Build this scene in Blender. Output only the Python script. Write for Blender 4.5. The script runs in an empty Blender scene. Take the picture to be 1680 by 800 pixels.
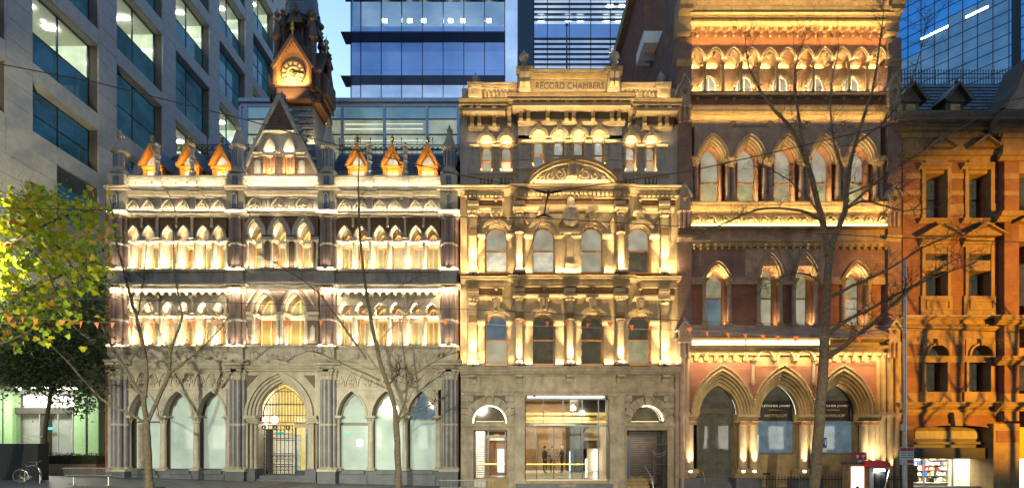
import bpy, math, random
from math import pi, sin, cos, radians, sqrt
from mathutils import Vector
rnd = random.Random(7)
SC = bpy.context.scene
COL = SC.collection
# ------------------------------------------------ camera, sky, sun, exposure
CAMZ, DIST = 2.333, 28.0
cam = bpy.data.cameras.new('camera'); co = bpy.data.objects.new('camera', cam); COL.objects.link(co)
co.location = (0, -DIST, CAMZ); co.rotation_euler = (pi / 2, 0, 0)
cam.sensor_width = 36; cam.lens = 18.0; cam.shift_y = 320 / 1680
cam.clip_start = .1; cam.clip_end = 2000
SC.camera = co
W = bpy.data.worlds.new('World'); SC.world = W; W.use_nodes = True
wn = W.node_tree; wn.nodes.clear()
sky = wn.nodes.new('ShaderNodeTexSky'); sky.sky_type = 'NISHITA'; sky.sun_disc = False
SUN_EL, SUN_ROT = radians(5.0), radians(-28)
sky.sun_elevation = SUN_EL; sky.sun_rotation = SUN_ROT
sky.air_density = 1.0; sky.dust_density = .6; sky.ozone_density = 2.5
bg = wn.nodes.new('ShaderNodeBackground'); bg.inputs[1].default_value = .15
wo = wn.nodes.new('ShaderNodeOutputWorld')
wn.links.new(sky.outputs[0], bg.inputs[0]); wn.links.new(bg.outputs[0], wo.inputs[0])
sl = bpy.data.lights.new('sun', 'SUN'); sl.energy = .12; sl.angle = radians(12); sl.color = (1, .86, .72)
so = bpy.data.objects.new('sun', sl); COL.objects.link(so)
so.rotation_euler = Vector((sin(SUN_ROT) * cos(SUN_EL), cos(SUN_ROT) * cos(SUN_EL), sin(radians(9)))).to_track_quat('Z', 'Y').to_euler()
VS = SC.view_settings; VS.view_transform = 'Standard'; VS.look = 'None'; VS.gamma = 1; VS.use_curve_mapping = False
VS.exposure = 2.2
LK, EK = 1 / 2.2, 1 / 2.0          # lamp scale that goes with the exposure
SC.render.engine = 'CYCLES'
SC.cycles.use_light_tree = True; SC.cycles.use_denoising = True
SC.cycles.light_sampling_threshold = .03; SC.cycles.max_bounces = 5; SC.cycles.diffuse_bounces = 2; SC.cycles.glossy_bounces = 3
SC.cycles.transmission_bounces = 4; SC.cycles.transparent_max_bounces = 8
SC.cycles.sample_clamp_indirect = .4; SC.cycles.caustics_reflective = False; SC.cycles.caustics_refractive = False
WARM, GOLD, AMBER, SODIUM, COOL = (1, .80, .50), (1, .70, .33), (1, .62, .22), (1, .44, .02), (.75, .9, 1)
LN = [0]
def area(loc, d, sx, sy, power, col, spread=pi):
    l = bpy.data.lights.new('lamp', 'AREA'); l.shape = 'RECTANGLE'; l.size = sx; l.size_y = sy
    l.energy = power * LK; l.color = col; l.spread = spread
    o = bpy.data.objects.new('lamp', l); COL.objects.link(o); o.location = loc
    o.rotation_euler = Vector(d).to_track_quat('-Z', 'Y').to_euler() if abs(d[0]) < .001 else Vector(d).to_track_quat('-Z', 'Y').to_euler()
    return o
def spot(loc, d, power, col, cone=60, blend=.6, r=.03):
    l = bpy.data.lights.new('lamp', 'SPOT'); l.energy = power * LK; l.color = col
    l.spot_size = radians(cone); l.spot_blend = blend; l.shadow_soft_size = r
    o = bpy.data.objects.new('lamp', l); COL.objects.link(o); o.location = loc
    o.rotation_euler = Vector(d).to_track_quat('-Z', 'Y').to_euler(); return o
# ------------------------------------------------ photograph -> metres (facades stand at y = 0)
DOFF = [0.0]      # standing depth of the piece being measured
def S(d=0): return (DIST + d + DOFF[0]) / DIST
def X(px, d=0): return (px - 840) / 30 * S(d)
def Z(py, d=0): return CAMZ + (720 - py) / 30 * S(d)
def GZ(x): return -.0277 * max(-42, min(42, x)) - .32
def strip(p0, p1, py, y, wpm, col=WARM, d=(0, .25, 1), w=.05):
    dd = min(y, 0); L = X(p1, dd) - X(p0, dd)
    n = max(1, round(L / .7))          # LED battens of about 0.7 m, end to end
    for i in range(n): area((X(p0, dd) + L * (i + .5) / n, y, Z(py, dd)), d, L / n, w, wpm * L / n, col, radians(130))
# ------------------------------------------------ materials
MT = {}
def nodes(name):
    m = bpy.data.materials.new(name); m.use_nodes = True; n = m.node_tree
    b = n.nodes['Principled BSDF']; MT[name] = m; return m, n, b
def pos(n):
    g = n.nodes.new('ShaderNodeNewGeometry'); return g.outputs['Position']
def noise(n, vec, sc, det=4, rough=.6):
    t = n.nodes.new('ShaderNodeTexNoise'); t.inputs['Scale'].default_value = sc; t.inputs['Detail'].default_value = det
    t.inputs['Roughness'].default_value = rough; n.links.new(vec, t.inputs['Vector']); return t.outputs['Fac']
def ramp(n, f, c0, c1, p0=.3, p1=.7):
    r = n.nodes.new('ShaderNodeValToRGB'); e = r.color_ramp.elements
    e[0].position, e[1].position = p0, p1; e[0].color, e[1].color = (*c0, 1), (*c1, 1); n.links.new(f, r.inputs[0]); return r.outputs[0]
def mul(n, a, b, f=1.0, mode='MULTIPLY'):
    x = n.nodes.new('ShaderNodeMix'); x.data_type = 'RGBA'; x.blend_type = mode; x.inputs[0].default_value = f
    n.links.new(a, x.inputs[6]); n.links.new(b, x.inputs[7]); return x.outputs[2]
def bump(n, b, h, st, dist=.02):
    u = n.nodes.new('ShaderNodeBump'); u.inputs['Strength'].default_value = st; u.inputs['Distance'].default_value = dist
    n.links.new(h, u.inputs['Height']); n.links.new(u.outputs[0], b.inputs['Normal'])
def stone(name, c, rough=.85, var=.16, sc=2.0, bm=.12, fine=11, carve=0, streak=True):
    m, n, b = nodes(name); p = pos(n)
    k0 = tuple(v * (1 - var) for v in c); k1 = tuple(min(1, v * (1 + var)) for v in c)
    col = ramp(n, noise(n, p, sc, 6), k0, k1)
    if streak:   # rain streaks and soot: tall narrow noise
        mp = n.nodes.new('ShaderNodeMapping'); mp.inputs['Scale'].default_value = (3, 3, .35); n.links.new(p, mp.inputs[0])
        col = mul(n, col, ramp(n, noise(n, mp.outputs[0], 1.5, 5), (.72, .7, .67), (1, 1, 1), .35, .6), .6)
    col = mul(n, col, ramp(n, noise(n, p, fine, 3), (.84, .84, .84), (1.1, 1.1, 1.1)), .6)
    n.links.new(col, b.inputs['Base Color']); b.inputs['Roughness'].default_value = rough
    h = noise(n, p, fine, 5)
    if carve:
        v = n.nodes.new('ShaderNodeTexVoronoi'); v.feature = 'SMOOTH_F1'; v.inputs['Scale'].default_value = carve; n.links.new(p, v.inputs['Vector'])
        bump(n, b, v.outputs['Distance'], .6, .03)
    else: bump(n, b, h, bm)
    return m
def brick(name, c1, c2, mo, bw=.235, bh=.078, rough=.85, ms=.012):
    m, n, b = nodes(name); p = pos(n)
    s = n.nodes.new('ShaderNodeSeparateXYZ'); n.links.new(p, s.inputs[0])
    a = n.nodes.new('ShaderNodeMath'); n.links.new(s.outputs[0], a.inputs[0]); n.links.new(s.outputs[1], a.inputs[1])
    cb = n.nodes.new('ShaderNodeCombineXYZ'); n.links.new(a.outputs[0], cb.inputs[0]); n.links.new(s.outputs[2], cb.inputs[1])
    t = n.nodes.new('ShaderNodeTexBrick'); t.inputs['Scale'].default_value = 1
    t.inputs['Brick Width'].default_value = bw; t.inputs['Row Height'].default_value = bh; t.inputs['Mortar Size'].default_value = ms
    t.inputs['Color1'].default_value = (*c1, 1); t.inputs['Color2'].default_value = (*c2, 1); t.inputs['Mortar'].default_value = (*mo, 1)
    t.inputs['Bias'].default_value = 0; n.links.new(cb.outputs[0], t.inputs['Vector'])
    col = mul(n, t.outputs['Color'], ramp(n, noise(n, p, 1.3, 6), (.6, .6, .6), (1.2, 1.2, 1.2)), .9)
    n.links.new(col, b.inputs['Base Color']); b.inputs['Roughness'].default_value = rough
    iv = n.nodes.new('ShaderNodeMath'); iv.operation = 'SUBTRACT'; iv.inputs[0].default_value = 1; n.links.new(t.outputs['Fac'], iv.inputs[1])
    bump(n, b, iv.outputs[0], .6, .012); return m
def plain(name, c, rough=.5, metal=0, var=.12, sc=6, bm=0.08, spec=.5):
    m, n, b = nodes(name); p = pos(n)
    col = ramp(n, noise(n, p, sc, 5), tuple(v * (1 - var) for v in c), tuple(min(1, v * (1 + var)) for v in c))
    n.links.new(col, b.inputs['Base Color']); b.inputs['Roughness'].default_value = rough; b.inputs['Metallic'].default_value = metal
    b.inputs['Specular IOR Level'].default_value = spec
    if bm: bump(n, b, noise(n, p, 40, 3), bm)
    return m
def emis(name, c, st, c2=None, sc=1.0, base=.1):
    m, n, b = nodes(name); b.inputs['Base Color'].default_value = (*[base * v for v in c], 1); b.inputs['Roughness'].default_value = .25
    if c2:
        n.links.new(ramp(n, noise(n, pos(n), sc, 3), c, c2), b.inputs['Emission Color'])
    else: b.inputs['Emission Color'].default_value = (*c, 1)
    b.inputs['Emission Strength'].default_value = st * EK; m.cycles.emission_sampling = 'NONE'; return m
def glass(name, tint, rough=.03, em=None, est=0, em2=None, sc=.8, wave=.02, spec=1.0):
    # window glass seen from the street: dark room tint, sharp reflection, slightly wavy panes, optional glow for lit rooms and for sky reflection on the towers
    m, n, b = nodes(name); p = pos(n)
    n.links.new(ramp(n, noise(n, p, sc, 4), tuple(v * .6 for v in tint), tuple(v * 1.4 for v in tint)), b.inputs['Base Color'])
    b.inputs['Roughness'].default_value = rough; b.inputs['Specular IOR Level'].default_value = spec
    if em:
        n.links.new(ramp(n, noise(n, p, sc * 1.7, 4), em, em2 or em), b.inputs['Emission Color']); b.inputs['Emission Strength'].default_value = est * EK; m.cycles.emission_sampling = 'NONE'
    bump(n, b, noise(n, p, 1.2, 2), wave, .05); return m
def clear(name, tint=(1, 1, 1), fac=.12):
    m, n, b = nodes(name); b.inputs['Base Color'].default_value = (*tint, 1); b.inputs['Roughness'].default_value = .02
    b.inputs['Metallic'].default_value = .0
    t = n.nodes.new('ShaderNodeBsdfTransparent'); t.inputs[0].default_value = (*tint, 1)
    gl = n.nodes.new('ShaderNodeBsdfGlossy'); gl.inputs['Roughness'].default_value = .02
    fr = n.nodes.new('ShaderNodeFresnel'); fr.inputs['IOR'].default_value = 1.5
    mx = n.nodes.new('ShaderNodeMixShader'); gm = n.nodes.new('ShaderNodeNewGeometry'); sb = n.nodes.new('ShaderNodeMath'); sb.operation = 'SUBTRACT'; sb.use_clamp = True
    n.links.new(fr.outputs[0], sb.inputs[0]); n.links.new(gm.outputs['Backfacing'], sb.inputs[1]); n.links.new(sb.outputs[0], mx.inputs[0])
    n.links.new(t.outputs[0], mx.inputs[1]); n.links.new(gl.outputs[0], mx.inputs[2])
    n.links.new(mx.outputs[0], n.nodes['Material Output'].inputs[0]); return m
# ------------------------------------------------ mesh builder
EPS = [0]
class MB:
    def __init__(s): s.v = []; s.f = []; s.sm = []
    def add(s, vs, fs, smooth=False):
        k = len(s.v); s.v += vs; s.f += [tuple(i + k for i in f) for f in fs]; s.sm += [smooth] * len(fs); return s
    def box(s, x0, x1, y0, y1, z0, z1):
        if x1 < x0: x0, x1 = x1, x0
        if z1 < z0: z0, z1 = z1, z0
        return s.add([(x0, y0, z0), (x1, y0, z0), (x1, y1, z0), (x0, y1, z0), (x0, y0, z1), (x1, y0, z1), (x1, y1, z1), (x0, y1, z1)],
                     [(0, 1, 5, 4), (1, 2, 6, 5), (2, 3, 7, 6), (3, 0, 4, 7), (4, 5, 6, 7), (3, 2, 1, 0)])
    def pb(s, p0, p1, q0, q1, yf, yb, d=None):       # box by pixel column / row range, front yf to back yb
        d = min(yf, 0) if d is None else d
        EPS[0] = (EPS[0] + 1) % 9
        return s.box(X(p0, d), X(p1, d), yf - EPS[0] * .0005, yb, Z(q1, d), Z(q0, d))
    def prism(s, poly, y0, y1):                       # poly in (x, z)
        n = len(poly); EPS[0] = (EPS[0] + 1) % 9; y0 -= EPS[0] * .0005
        a = sum(poly[i][0] * poly[(i + 1) % n][1] - poly[(i + 1) % n][0] * poly[i][1] for i in range(n))
        if a < 0: poly = poly[::-1]
        vs = [(x, y0, z) for x, z in poly] + [(x, y1, z) for x, z in poly]
        fs = [tuple(range(n)), tuple(range(2 * n - 1, n - 1, -1))] + [(i + n, (i + 1) % n + n, (i + 1) % n, i) for i in range(n)]
        return s.add(vs, fs)
    def band(s, a, b, y0, y1, closed=False):         # solid between two equal polylines in (x, z)
        n = len(a); k = len(s.v); EPS[0] = (EPS[0] + 1) % 9; y0 -= EPS[0] * .0005
        s.v += [(x, y0, z) for x, z in a] + [(x, y0, z) for x, z in b] + [(x, y1, z) for x, z in a] + [(x, y1, z) for x, z in b]
        A, B, C, D = k, k + n, k + 2 * n, k + 3 * n
        for i in range(n if closed else n - 1):
            j = (i + 1) % n
            s.f += [(A + i, A + j, B + j, B + i), (C + j, C + i, D + i, D + j), (A + j, A + i, C + i, C + j), (B + i, B + j, D + j, D + i)]
            s.sm += [False, False, True, True]
        if not closed:
            for i in (0, n - 1): s.f.append((A + i, B + i, D + i, C + i)); s.sm.append(False)
        return s
    def lathe(s, cx, cy, prof, n=10, cap=True, flute=0):   # prof: (r, z) upward
        k = len(s.v); m = len(prof)
        for r, z in prof:
            for i in range(n):
                rr = r * (1 - flute * (i % 2)); s.v.append((cx + rr * cos(2 * pi * (i + .5) / n), cy + rr * sin(2 * pi * (i + .5) / n), z))
        for j in range(m - 1):
            for i in range(n):
                s.f.append((k + j * n + i, k + j * n + (i + 1) % n, k + (j + 1) * n + (i + 1) % n, k + (j + 1) * n + i)); s.sm.append(n > 8 and not flute)
        if cap: s.f += [tuple(k + i for i in range(n))[::-1], tuple(k + (m - 1) * n + i for i in range(n))]; s.sm += [False, False]
        return s
    def tube(s, pts, rad, n=6, cap=True):
        pts = [Vector(p) for p in pts]; k = len(s.v); m = len(pts)
        if not hasattr(rad, '__len__'): rad = [rad] * m
        for j, p in enumerate(pts):
            t = (pts[min(j + 1, m - 1)] - pts[max(j - 1, 0)]).normalized()
            u = t.cross(Vector((0, 1, 0)) if abs(t.y) < .9 else Vector((1, 0, 0))).normalized(); w = t.cross(u)
            for i in range(n):
                a = 2 * pi * i / n; q = p + (u * cos(a) + w * sin(a)) * rad[j]; s.v.append(tuple(q))
        for j in range(m - 1):
            for i in range(n):
                s.f.append((k + j * n + i, k + (j + 1) * n + i, k + (j + 1) * n + (i + 1) % n, k + j * n + (i + 1) % n)); s.sm.append(n > 4)
        if cap: s.f += [tuple(k + i for i in range(n)), tuple(k + (m - 1) * n + i for i in range(n))[::-1]]; s.sm += [False, False]
        return s
    def extr(s, prof, x0, x1):                        # closed profile (y, z) run along x
        n = len(prof); a = sum(prof[i][0] * prof[(i + 1) % n][1] - prof[(i + 1) % n][0] * prof[i][1] for i in range(n))
        if a < 0: prof = prof[::-1]
        vs = [(x0, y, z) for y, z in prof] + [(x1, y, z) for y, z in prof]
        return s.add(vs, [tuple(range(n))[::-1], tuple(range(n, 2 * n))] + [(i, (i + 1) % n, (i + 1) % n + n, i + n) for i in range(n)])
    def mould(s, p0, p1, q0, q1, yf, yb, kind='cyma'):  # cornice: rows q0 (top) to q1 (bottom), projecting from yb to yf
        d = min(yf, 0); z1, z0 = Z(q0, d), Z(q1, d); h = z1 - z0; P = yf - yb; y = lambda f: yb + P * f
        EPS[0] = (EPS[0] + 1) % 9; e = EPS[0] * .0007
        pf = {'cyma': [(0, 0), (.22, 0), (.22, .12), (.34, .2), (.46, .3), (.5, .42), (.62, .42), (.62, .5), (.86, .5), (.86, .72), (.92, .76), (.96, .86), (1, .92), (1, 1)],
              'ledge': [(0, 0), (.3, .0), (.5, .25), (.75, .45), (.9, .5), (1, .55), (1, .9), (.93, 1)],
              'step': [(0, 0), (.3, 0), (.3, .3), (.6, .3), (.6, .6), (1, .6), (1, 1)],
              'slope': [(0, 0), (.8, 0), (1, .12), (1, .25), (.0, 1)]}[kind]
        return s.extr([(yb + .05, z0)] + [(y(f) - e, z0 + h * g) for f, g in pf] + [(yb + .05, z1)], X(p0, d), X(p1, d))
WL = {}
def thing(name, label, cat, loc=(0, 0, 0), group=None):
    o = bpy.data.objects.new(name, None); COL.objects.link(o); o.location = loc; o.empty_display_size = .2
    o['label'] = label; o['category'] = cat
    if group: o['group'] = group
    WL[o.name] = Vector(loc); return o
def part(par, name, mb, mat, kind=None, label=None):
    xs = [v[0] for v in mb.v]; ys = [v[1] for v in mb.v]; zs = [v[2] for v in mb.v]
    c = Vector(((min(xs) + max(xs)) / 2, (min(ys) + max(ys)) / 2, min(zs)))
    me = bpy.data.meshes.new(name); me.from_pydata([(x - c.x, y - c.y, z - c.z) for x, y, z in mb.v], [], mb.f)
    me.polygons.foreach_set('use_smooth', mb.sm)
    if any(mb.sm): me.set_sharp_from_angle(angle=.7)
    me.materials.append(mat if not isinstance(mat, str) else MT[mat]); me.update()
    o = bpy.data.objects.new(name, me); COL.objects.link(o); WL[o.name] = c
    if par is not None: o.parent = par; o.location = c - WL[par.name]
    else: o.location = c
    if kind: o['kind'] = kind
    if label: o['label'] = label
    return o
def tag(o, label, cat, group=None):
    o['label'] = label; o['category'] = cat
    if group: o['group'] = group
    return o
def struct(name, mb, mat): return part(None, name, mb, mat, 'structure')
def rep(o, dx, dy=0, dz=0, par=None, mat=None):
    n = o.copy(); COL.objects.link(n); w = WL[o.name] + Vector((dx, dy, dz)); WL[n.name] = w
    p = par if par is not None else o.parent
    if p is not None: n.parent = p; n.location = w - WL[p.name]
    else: n.location = w
    for c in o.children: rep(c, dx, dy, dz, n)
    return n
def series(make, cs, d=0):
    os_ = make(cs[0]); os_ = os_ if isinstance(os_, (list, tuple)) else [os_]; out = [list(os_)]
    for c in cs[1:]: out.append([rep(o, (c - cs[0]) / 30 * S(d)) for o in os_])
    return out
def arch(c, w, h, t=0, n=7, d=0, q=0, kind=None):    # polyline of an arch, pixel units: centre, half width, rise, offset t, springing row q
    pts = []
    if kind == 'flat':
        W_, H_ = w + t, h + t
        for i in range(-n, n + 1): u = i / n; pts.append((c + W_ * u, q - H_ * (1 - abs(u) ** 1.7)))
    elif h < w:
        W_, H_ = w + t, h + t
        for i in range(2 * n + 1): a = pi - pi * i / (2 * n); pts.append((c + W_ * cos(a), q - H_ * sin(a)))
    else:
        R = (h * h + w * w) / (2 * w); e = math.acos(max(-1, min(1, (w - R) / (R + t))))
        L = [(c - w + R + (R + t) * cos(pi - (pi - e) * i / n), q - (R + t) * sin(pi - (pi - e) * i / n)) for i in range(n + 1)]
        pts = L + [(2 * c - x, y) for x, y in L[-2::-1]]
    return [(X(x, d), Z(y, d)) for x, y in pts]
def spandrel(par, x0, x1, qt, qs, c, w, h, yf, yb, mat, name='spandrel', kind=None, qb=None):
    A = arch(c, w, h, q=qs, kind=kind); qb = qs if qb is None else qb
    poly = [(X(x0), Z(qt)), (X(x1), Z(qt)), (X(x1), Z(qb)), (X(c + w), Z(qb))] + A[::-1] + [(X(c - w), Z(qb)), (X(x0), Z(qb))]
    p2 = [poly[0]]
    for p in poly[1:]:
        if abs(p[0] - p2[-1][0]) + abs(p[1] - p2[-1][1]) > 1e-4: p2.append(p)
    return part(par, name, MB().prism(p2, yf, yb), mat)
def ring(par, c, w, h, t, qs, yf, yb, mat, name='arch_moulding', kind=None, legs=None, d=0):
    a = arch(c, w, h, q=qs, kind=kind, d=d); b = arch(c, w, h, t, q=qs, kind=kind, d=d)
    if legs: a = [(a[0][0], Z(legs, d))] + a + [(a[-1][0], Z(legs, d))]; b = [(b[0][0], Z(legs, d))] + b + [(b[-1][0], Z(legs, d))]
    return part(par, name, MB().band(a, b, yf, yb), mat)
def column(par, px, q0, q1, r, yc, shaft, cap, ch=8, bh=5, n=12, name='column', flute=0, d=0, capk='leaf', collar=None, taper=.9):
    x = X(px, d); zt, zb = Z(q0, d), Z(q1, d); c_, b_ = ch / 30, bh / 30
    o = part(par, name, MB().lathe(x, yc, [(r, zb + b_), (r * (1 + taper) / 2, (zt + zb) / 2), (r * taper, zt - c_)], n if not flute else 2 * n, flute=flute), shaft)
    m = MB()
    if capk == 'leaf':
        m.lathe(x, yc, [(r * .95, zt - c_), (r * 1.15, zt - c_ * .96), (r * 1.0, zt - c_ * .9), (r * 1.1, zt - c_ * .6), (r * 1.45, zt - c_ * .5), (r * 1.15, zt - c_ * .45), (r * 1.7, zt - c_ * .22), (r * 1.5, zt - c_ * .18)], 16, flute=.16)
    else: m.lathe(x, yc, [(r * .95, zt - c_), (r * 1.2, zt - c_ * .9), (r * 1.0, zt - c_ * .8), (r * 1.1, zt - c_ * .5), (r * 1.6, zt - c_ * .2)], n)
    m.box(x - r * 1.75, x + r * 1.75, yc - r * 1.75, yc + r * 1.75, zt - c_ * .18, zt)
    part(o, 'capital', m, cap)
    if bh: part(o, 'column_base', MB().lathe(x, yc, [(r * 1.5, zb + b_ * .35), (r * 1.55, zb + b_ * .5), (r * 1.2, zb + b_ * .65), (r * 1.3, zb + b_ * .85), (r, zb + b_)], n).box(x - r * 1.65, x + r * 1.65, yc - r * 1.65, yc + r * 1.65, zb, zb + b_ * .35), cap)
    if collar: part(o, 'collar', MB().lathe(x, yc, [(r * 1.02, Z(collar + 2, d)), (r * 1.22, Z(collar, d)), (r * 1.02, Z(collar - 2, d))], n), cap)
    return o
_F = {}
def text(par, s, px, py, h, y, mat, ext=.02, name='lettering', d=None, wpx=None, mirror=False):
    d = min(y, 0) if d is None else d
    cu = bpy.data.curves.new('lettering', 'FONT'); cu.body = s; cu.size = 1; cu.extrude = .02; cu.align_x = 'CENTER'; cu.align_y = 'CENTER'
    cu.resolution_u = 2
    o = bpy.data.objects.new('tmp', cu); COL.objects.link(o); bpy.context.view_layer.update()
    me = o.evaluated_get(bpy.context.evaluated_depsgraph_get()).to_mesh()
    vs = [tuple(v.co) for v in me.vertices]; fs = [tuple(p.vertices) for p in me.polygons]
    x0, x1 = min(v[0] for v in vs), max(v[0] for v in vs); y0, y1 = min(v[1] for v in vs), max(v[1] for v in vs)
    H = h / 30 * S(d); ky = H / (y1 - y0); kx = (wpx / 30 * S(d) / (x1 - x0)) if wpx else ky
    o.to_mesh_clear(); bpy.data.objects.remove(o); bpy.data.curves.remove(cu)
    cx, cz = X(px, d), Z(py, d); mb = MB(); sg = -1 if mirror else 1
    mb.add([(cx + sg * (v[0] - (x0 + x1) / 2) * kx, y - v[2] / .02 * ext / 2, cz + (v[1] - (y0 + y1) / 2) * ky) for v in vs], fs)
    return part(par, name, mb, mat)
def window(par, c, w, h, qs, qb, y, fmat, gmat, gmat2=None, tr=None, mull=0, fw=2.2, name='window', kind=None, depth=.1, sill=True, d=0, panes2=None):
    """framed sash window with arched head: frame > panes, transom, mullions"""
    a = arch(c, w - fw, max(h - fw, .5), q=qs, kind=kind, d=d); b = arch(c, w, h, q=qs, kind=kind, d=d)
    zb = Z(qb, d); a2 = [(a[0][0], Z(qb - fw, d))] + a + [(a[-1][0], Z(qb - fw, d))]; b2 = [(b[0][0], zb)] + b + [(b[-1][0], zb)]
    m = MB().band(a2, b2, y, y + depth); m.box(b2[0][0], b2[-1][0], y, y + depth, zb, Z(qb - fw, d))
    o = part(par, name, m, fmat)
    x0, x1 = a2[0][0], a2[-1][0]; yp = y + depth * .5
    zt = Z(tr, d) if tr else None
    if tr is None:
        part(o, 'pane', MB().prism(a + [(x1, zb), (x0, zb)], yp, yp + .012), gmat)
    else:
        part(o, 'transom', MB().box(x0, x1, y + .01, y + depth, zt - .04, zt + .04), fmat)
        if tr > qs: up = a + [(x1, zt), (x0, zt)]
        else: up = [p for p in a if p[1] > zt + .01]
        part(o, 'pane', MB().prism(up, yp, yp + .012), gmat)
        part(o, 'pane', MB().box(x0, x1, yp + .02, yp + .032, zb, zt), gmat2 or gmat)
    for i in range(mull):
        xm = x0 + (x1 - x0) * (i + 1) / (mull + 1)
        part(o, 'mullion', MB().box(xm - fw / 60, xm + fw / 60, y + .015, y + depth * .9, zb, Z(qs - h + fw, d) if mull == 1 else Z(qs, d)), fmat)
    return o
# ------------------------------------------------ material list
stone('cream_render', (.40, .36, .28)); stone('cream_carved', (.38, .34, .26), carve=9)
stone('grey_stone', (.36, .335, .30)); stone('grey_carved', (.29, .27, .245), carve=10)
stone('granite', (.15, .14, .145), rough=.45, var=.3, fine=14, streak=False); stone('brown_granite', (.17, .12, .105), rough=.4, var=.3, fine=14, streak=False)
stone('bluestone', (.085, .095, .115), rough=.6, var=.25, fine=12); stone('slate', (.10, .13, .19), rough=.5, var=.35, fine=14, streak=False)
stone('gold_stone', (.40, .315, .19)); stone('gold_carved', (.30, .23, .13), carve=10); stone('grey_render', (.30, .285, .26))
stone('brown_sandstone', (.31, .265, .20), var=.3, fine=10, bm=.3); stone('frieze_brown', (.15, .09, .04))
stone('ochre_sandstone', (.32, .235, .12), var=.22); stone('ochre_carved', (.30, .215, .11), carve=9); stone('mauve_stone', (.31, .225, .17), var=.3, fine=10)
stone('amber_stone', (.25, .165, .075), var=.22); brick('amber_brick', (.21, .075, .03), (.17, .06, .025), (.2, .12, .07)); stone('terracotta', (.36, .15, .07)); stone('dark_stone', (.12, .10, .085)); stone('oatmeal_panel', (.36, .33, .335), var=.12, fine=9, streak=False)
brick('red_brick', (.28, .09, .05), (.22, .07, .04), (.17, .12, .09)); brick('dark_brick', (.13, .075, .05), (.10, .06, .045), (.2, .16, .12))
brick('gold_brick', (.36, .20, .09), (.28, .15, .065), (.34, .24, .14)); brick('umber_brick', (.17, .10, .05), (.13, .075, .04), (.2, .14, .08)); brick('orange_brick', (.34, .13, .05), (.28, .10, .045), (.3, .2, .12)); brick('mauve_brick', (.21, .10, .07), (.17, .085, .06), (.22, .17, .15))
brick('paving', (.16, .155, .15), (.13, .13, .13), (.06, .06, .06), 1.1, .55, .6, .02)
brick('slate_roof', (.09, .115, .165), (.12, .145, .2), (.03, .035, .05), .28, .2, .45, .02)
plain('orange_timber', (.40, .17, .035), .4); plain('brown_timber', (.22, .10, .04), .45); plain('dark_timber', (.05, .04, .03), .4); plain('iron', (.02, .02, .022), .45, .3); plain('gilt', (.65, .42, .12), .3, .9)
plain('painted_glow_timber', (.30, .15, .045), .5); plain('brown_paint', (.075, .042, .028), .55); plain('orange_paint', (.52, .23, .04), .5); plain('blue_metal', (.30, .36, .46), .4, .3); plain('dark_metal', (.035, .045, .06), .35, .5); plain('black', (.012, .012, .014), .6)
plain('steel', (.45, .45, .45), .35, .8); plain('white_paint', (.75, .75, .73), .5); plain('red_plastic', (.6, .02, .04), .3); plain('maroon', (.22, .02, .06), .45); plain('cable', (.015, .015, .018), .6)
plain('orange_cloth', (.7, .16, .03), .8); plain('olive_cloth', (.15, .13, .05), .8); plain('asphalt', (.05, .05, .052), .85, 0, .25, 20, .4); plain('kerb_stone', (.17, .17, .18), .7); plain('soil', (.05, .03, .02), .9)
plain('green_wall', (.27, .42, .22), .5, 0, .1); plain('cream_wall', (.72, .58, .4), .6, 0, .05); plain('walnut', (.25, .15, .07), .45, 0, .25, 3); plain('lobby_floor', (.6, .55, .45), .3); plain('plaster', (.6, .57, .5), .7)
plain('skin', (.45, .25, .17), .6); plain('dark_cloth', (.02, .02, .024), .8); plain('grey_cloth', (.2, .2, .22), .8); plain('hair', (.03, .02, .015), .7); plain('white_cloth', (.6, .6, .6), .8); plain('blue_sign', (.02, .08, .5), .4)
plain('yellow_card', (.6, .35, .05), .6); plain('hedge_leaf', (.05, .055, .02), .7); plain('bark', (.135, .108, .07), .9, 0, .45, 9, .5); plain('dark_bark', (.075, .06, .045), .9, 0, .35, 14, .4)
for nm, c in (('leaf_yellow', (.52, .47, .012)), ('leaf_lime', (.30, .43, .018)), ('leaf_orange', (.45, .24, .03)), ('leaf_green', (.05, .085, .025)), ('leaf_deep', (.03, .055, .02))):
    m, n, b = nodes(nm); b.inputs['Base Color'].default_value = (*c, 1); b.inputs['Roughness'].default_value = .5
    tr = n.nodes.new('ShaderNodeBsdfTranslucent'); tr.inputs[0].default_value = (*c, 1); mx = n.nodes.new('ShaderNodeMixShader'); mx.inputs[0].default_value = .35
    n.links.new(b.outputs[0], mx.inputs[1]); n.links.new(tr.outputs[0], mx.inputs[2]); n.links.new(mx.outputs[0], n.nodes['Material Output'].inputs[0])
glass('glass_olive', (.05, .05, .03), em=(.16, .15, .08), em2=(.34, .33, .2), est=.4, sc=1.5)
glass('glass_amber', (.06, .045, .02), em=(.2, .13, .05), em2=(.36, .27, .13), est=.3, sc=1.5)
glass('glass_grey', (.06, .06, .05), em=(.25, .23, .16), em2=(.44, .42, .32), est=.4, sc=.9)
glass('glass_dark', (.022, .02, .015), em=(.05, .045, .03), em2=(.12, .11, .07), est=.25, sc=1.5)
glass('glass_pale', (.3, .33, .33), em=(.2, .22, .2), em2=(.6, .64, .58), est=.3, sc=2.2)
glass('glass_blue', (.03, .05, .07), em=(.08, .13, .17), em2=(.2, .28, .33), est=.25, sc=1.2)
glass('glass_frost', (.24, .30, .265), rough=.05, em=(.36, .45, .38), em2=(.48, .58, .49), est=.22, sc=.35, spec=.9)
glass('glass_office_lit', (.2, .22, .16), em=(.34, .42, .28), em2=(.75, .82, .58), est=.6, sc=.45)
glass('glass_office', (.012, .026, .034), em=(.005, .02, .03), em2=(.015, .07, .12), est=.4, sc=.3, spec=.6)
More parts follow.
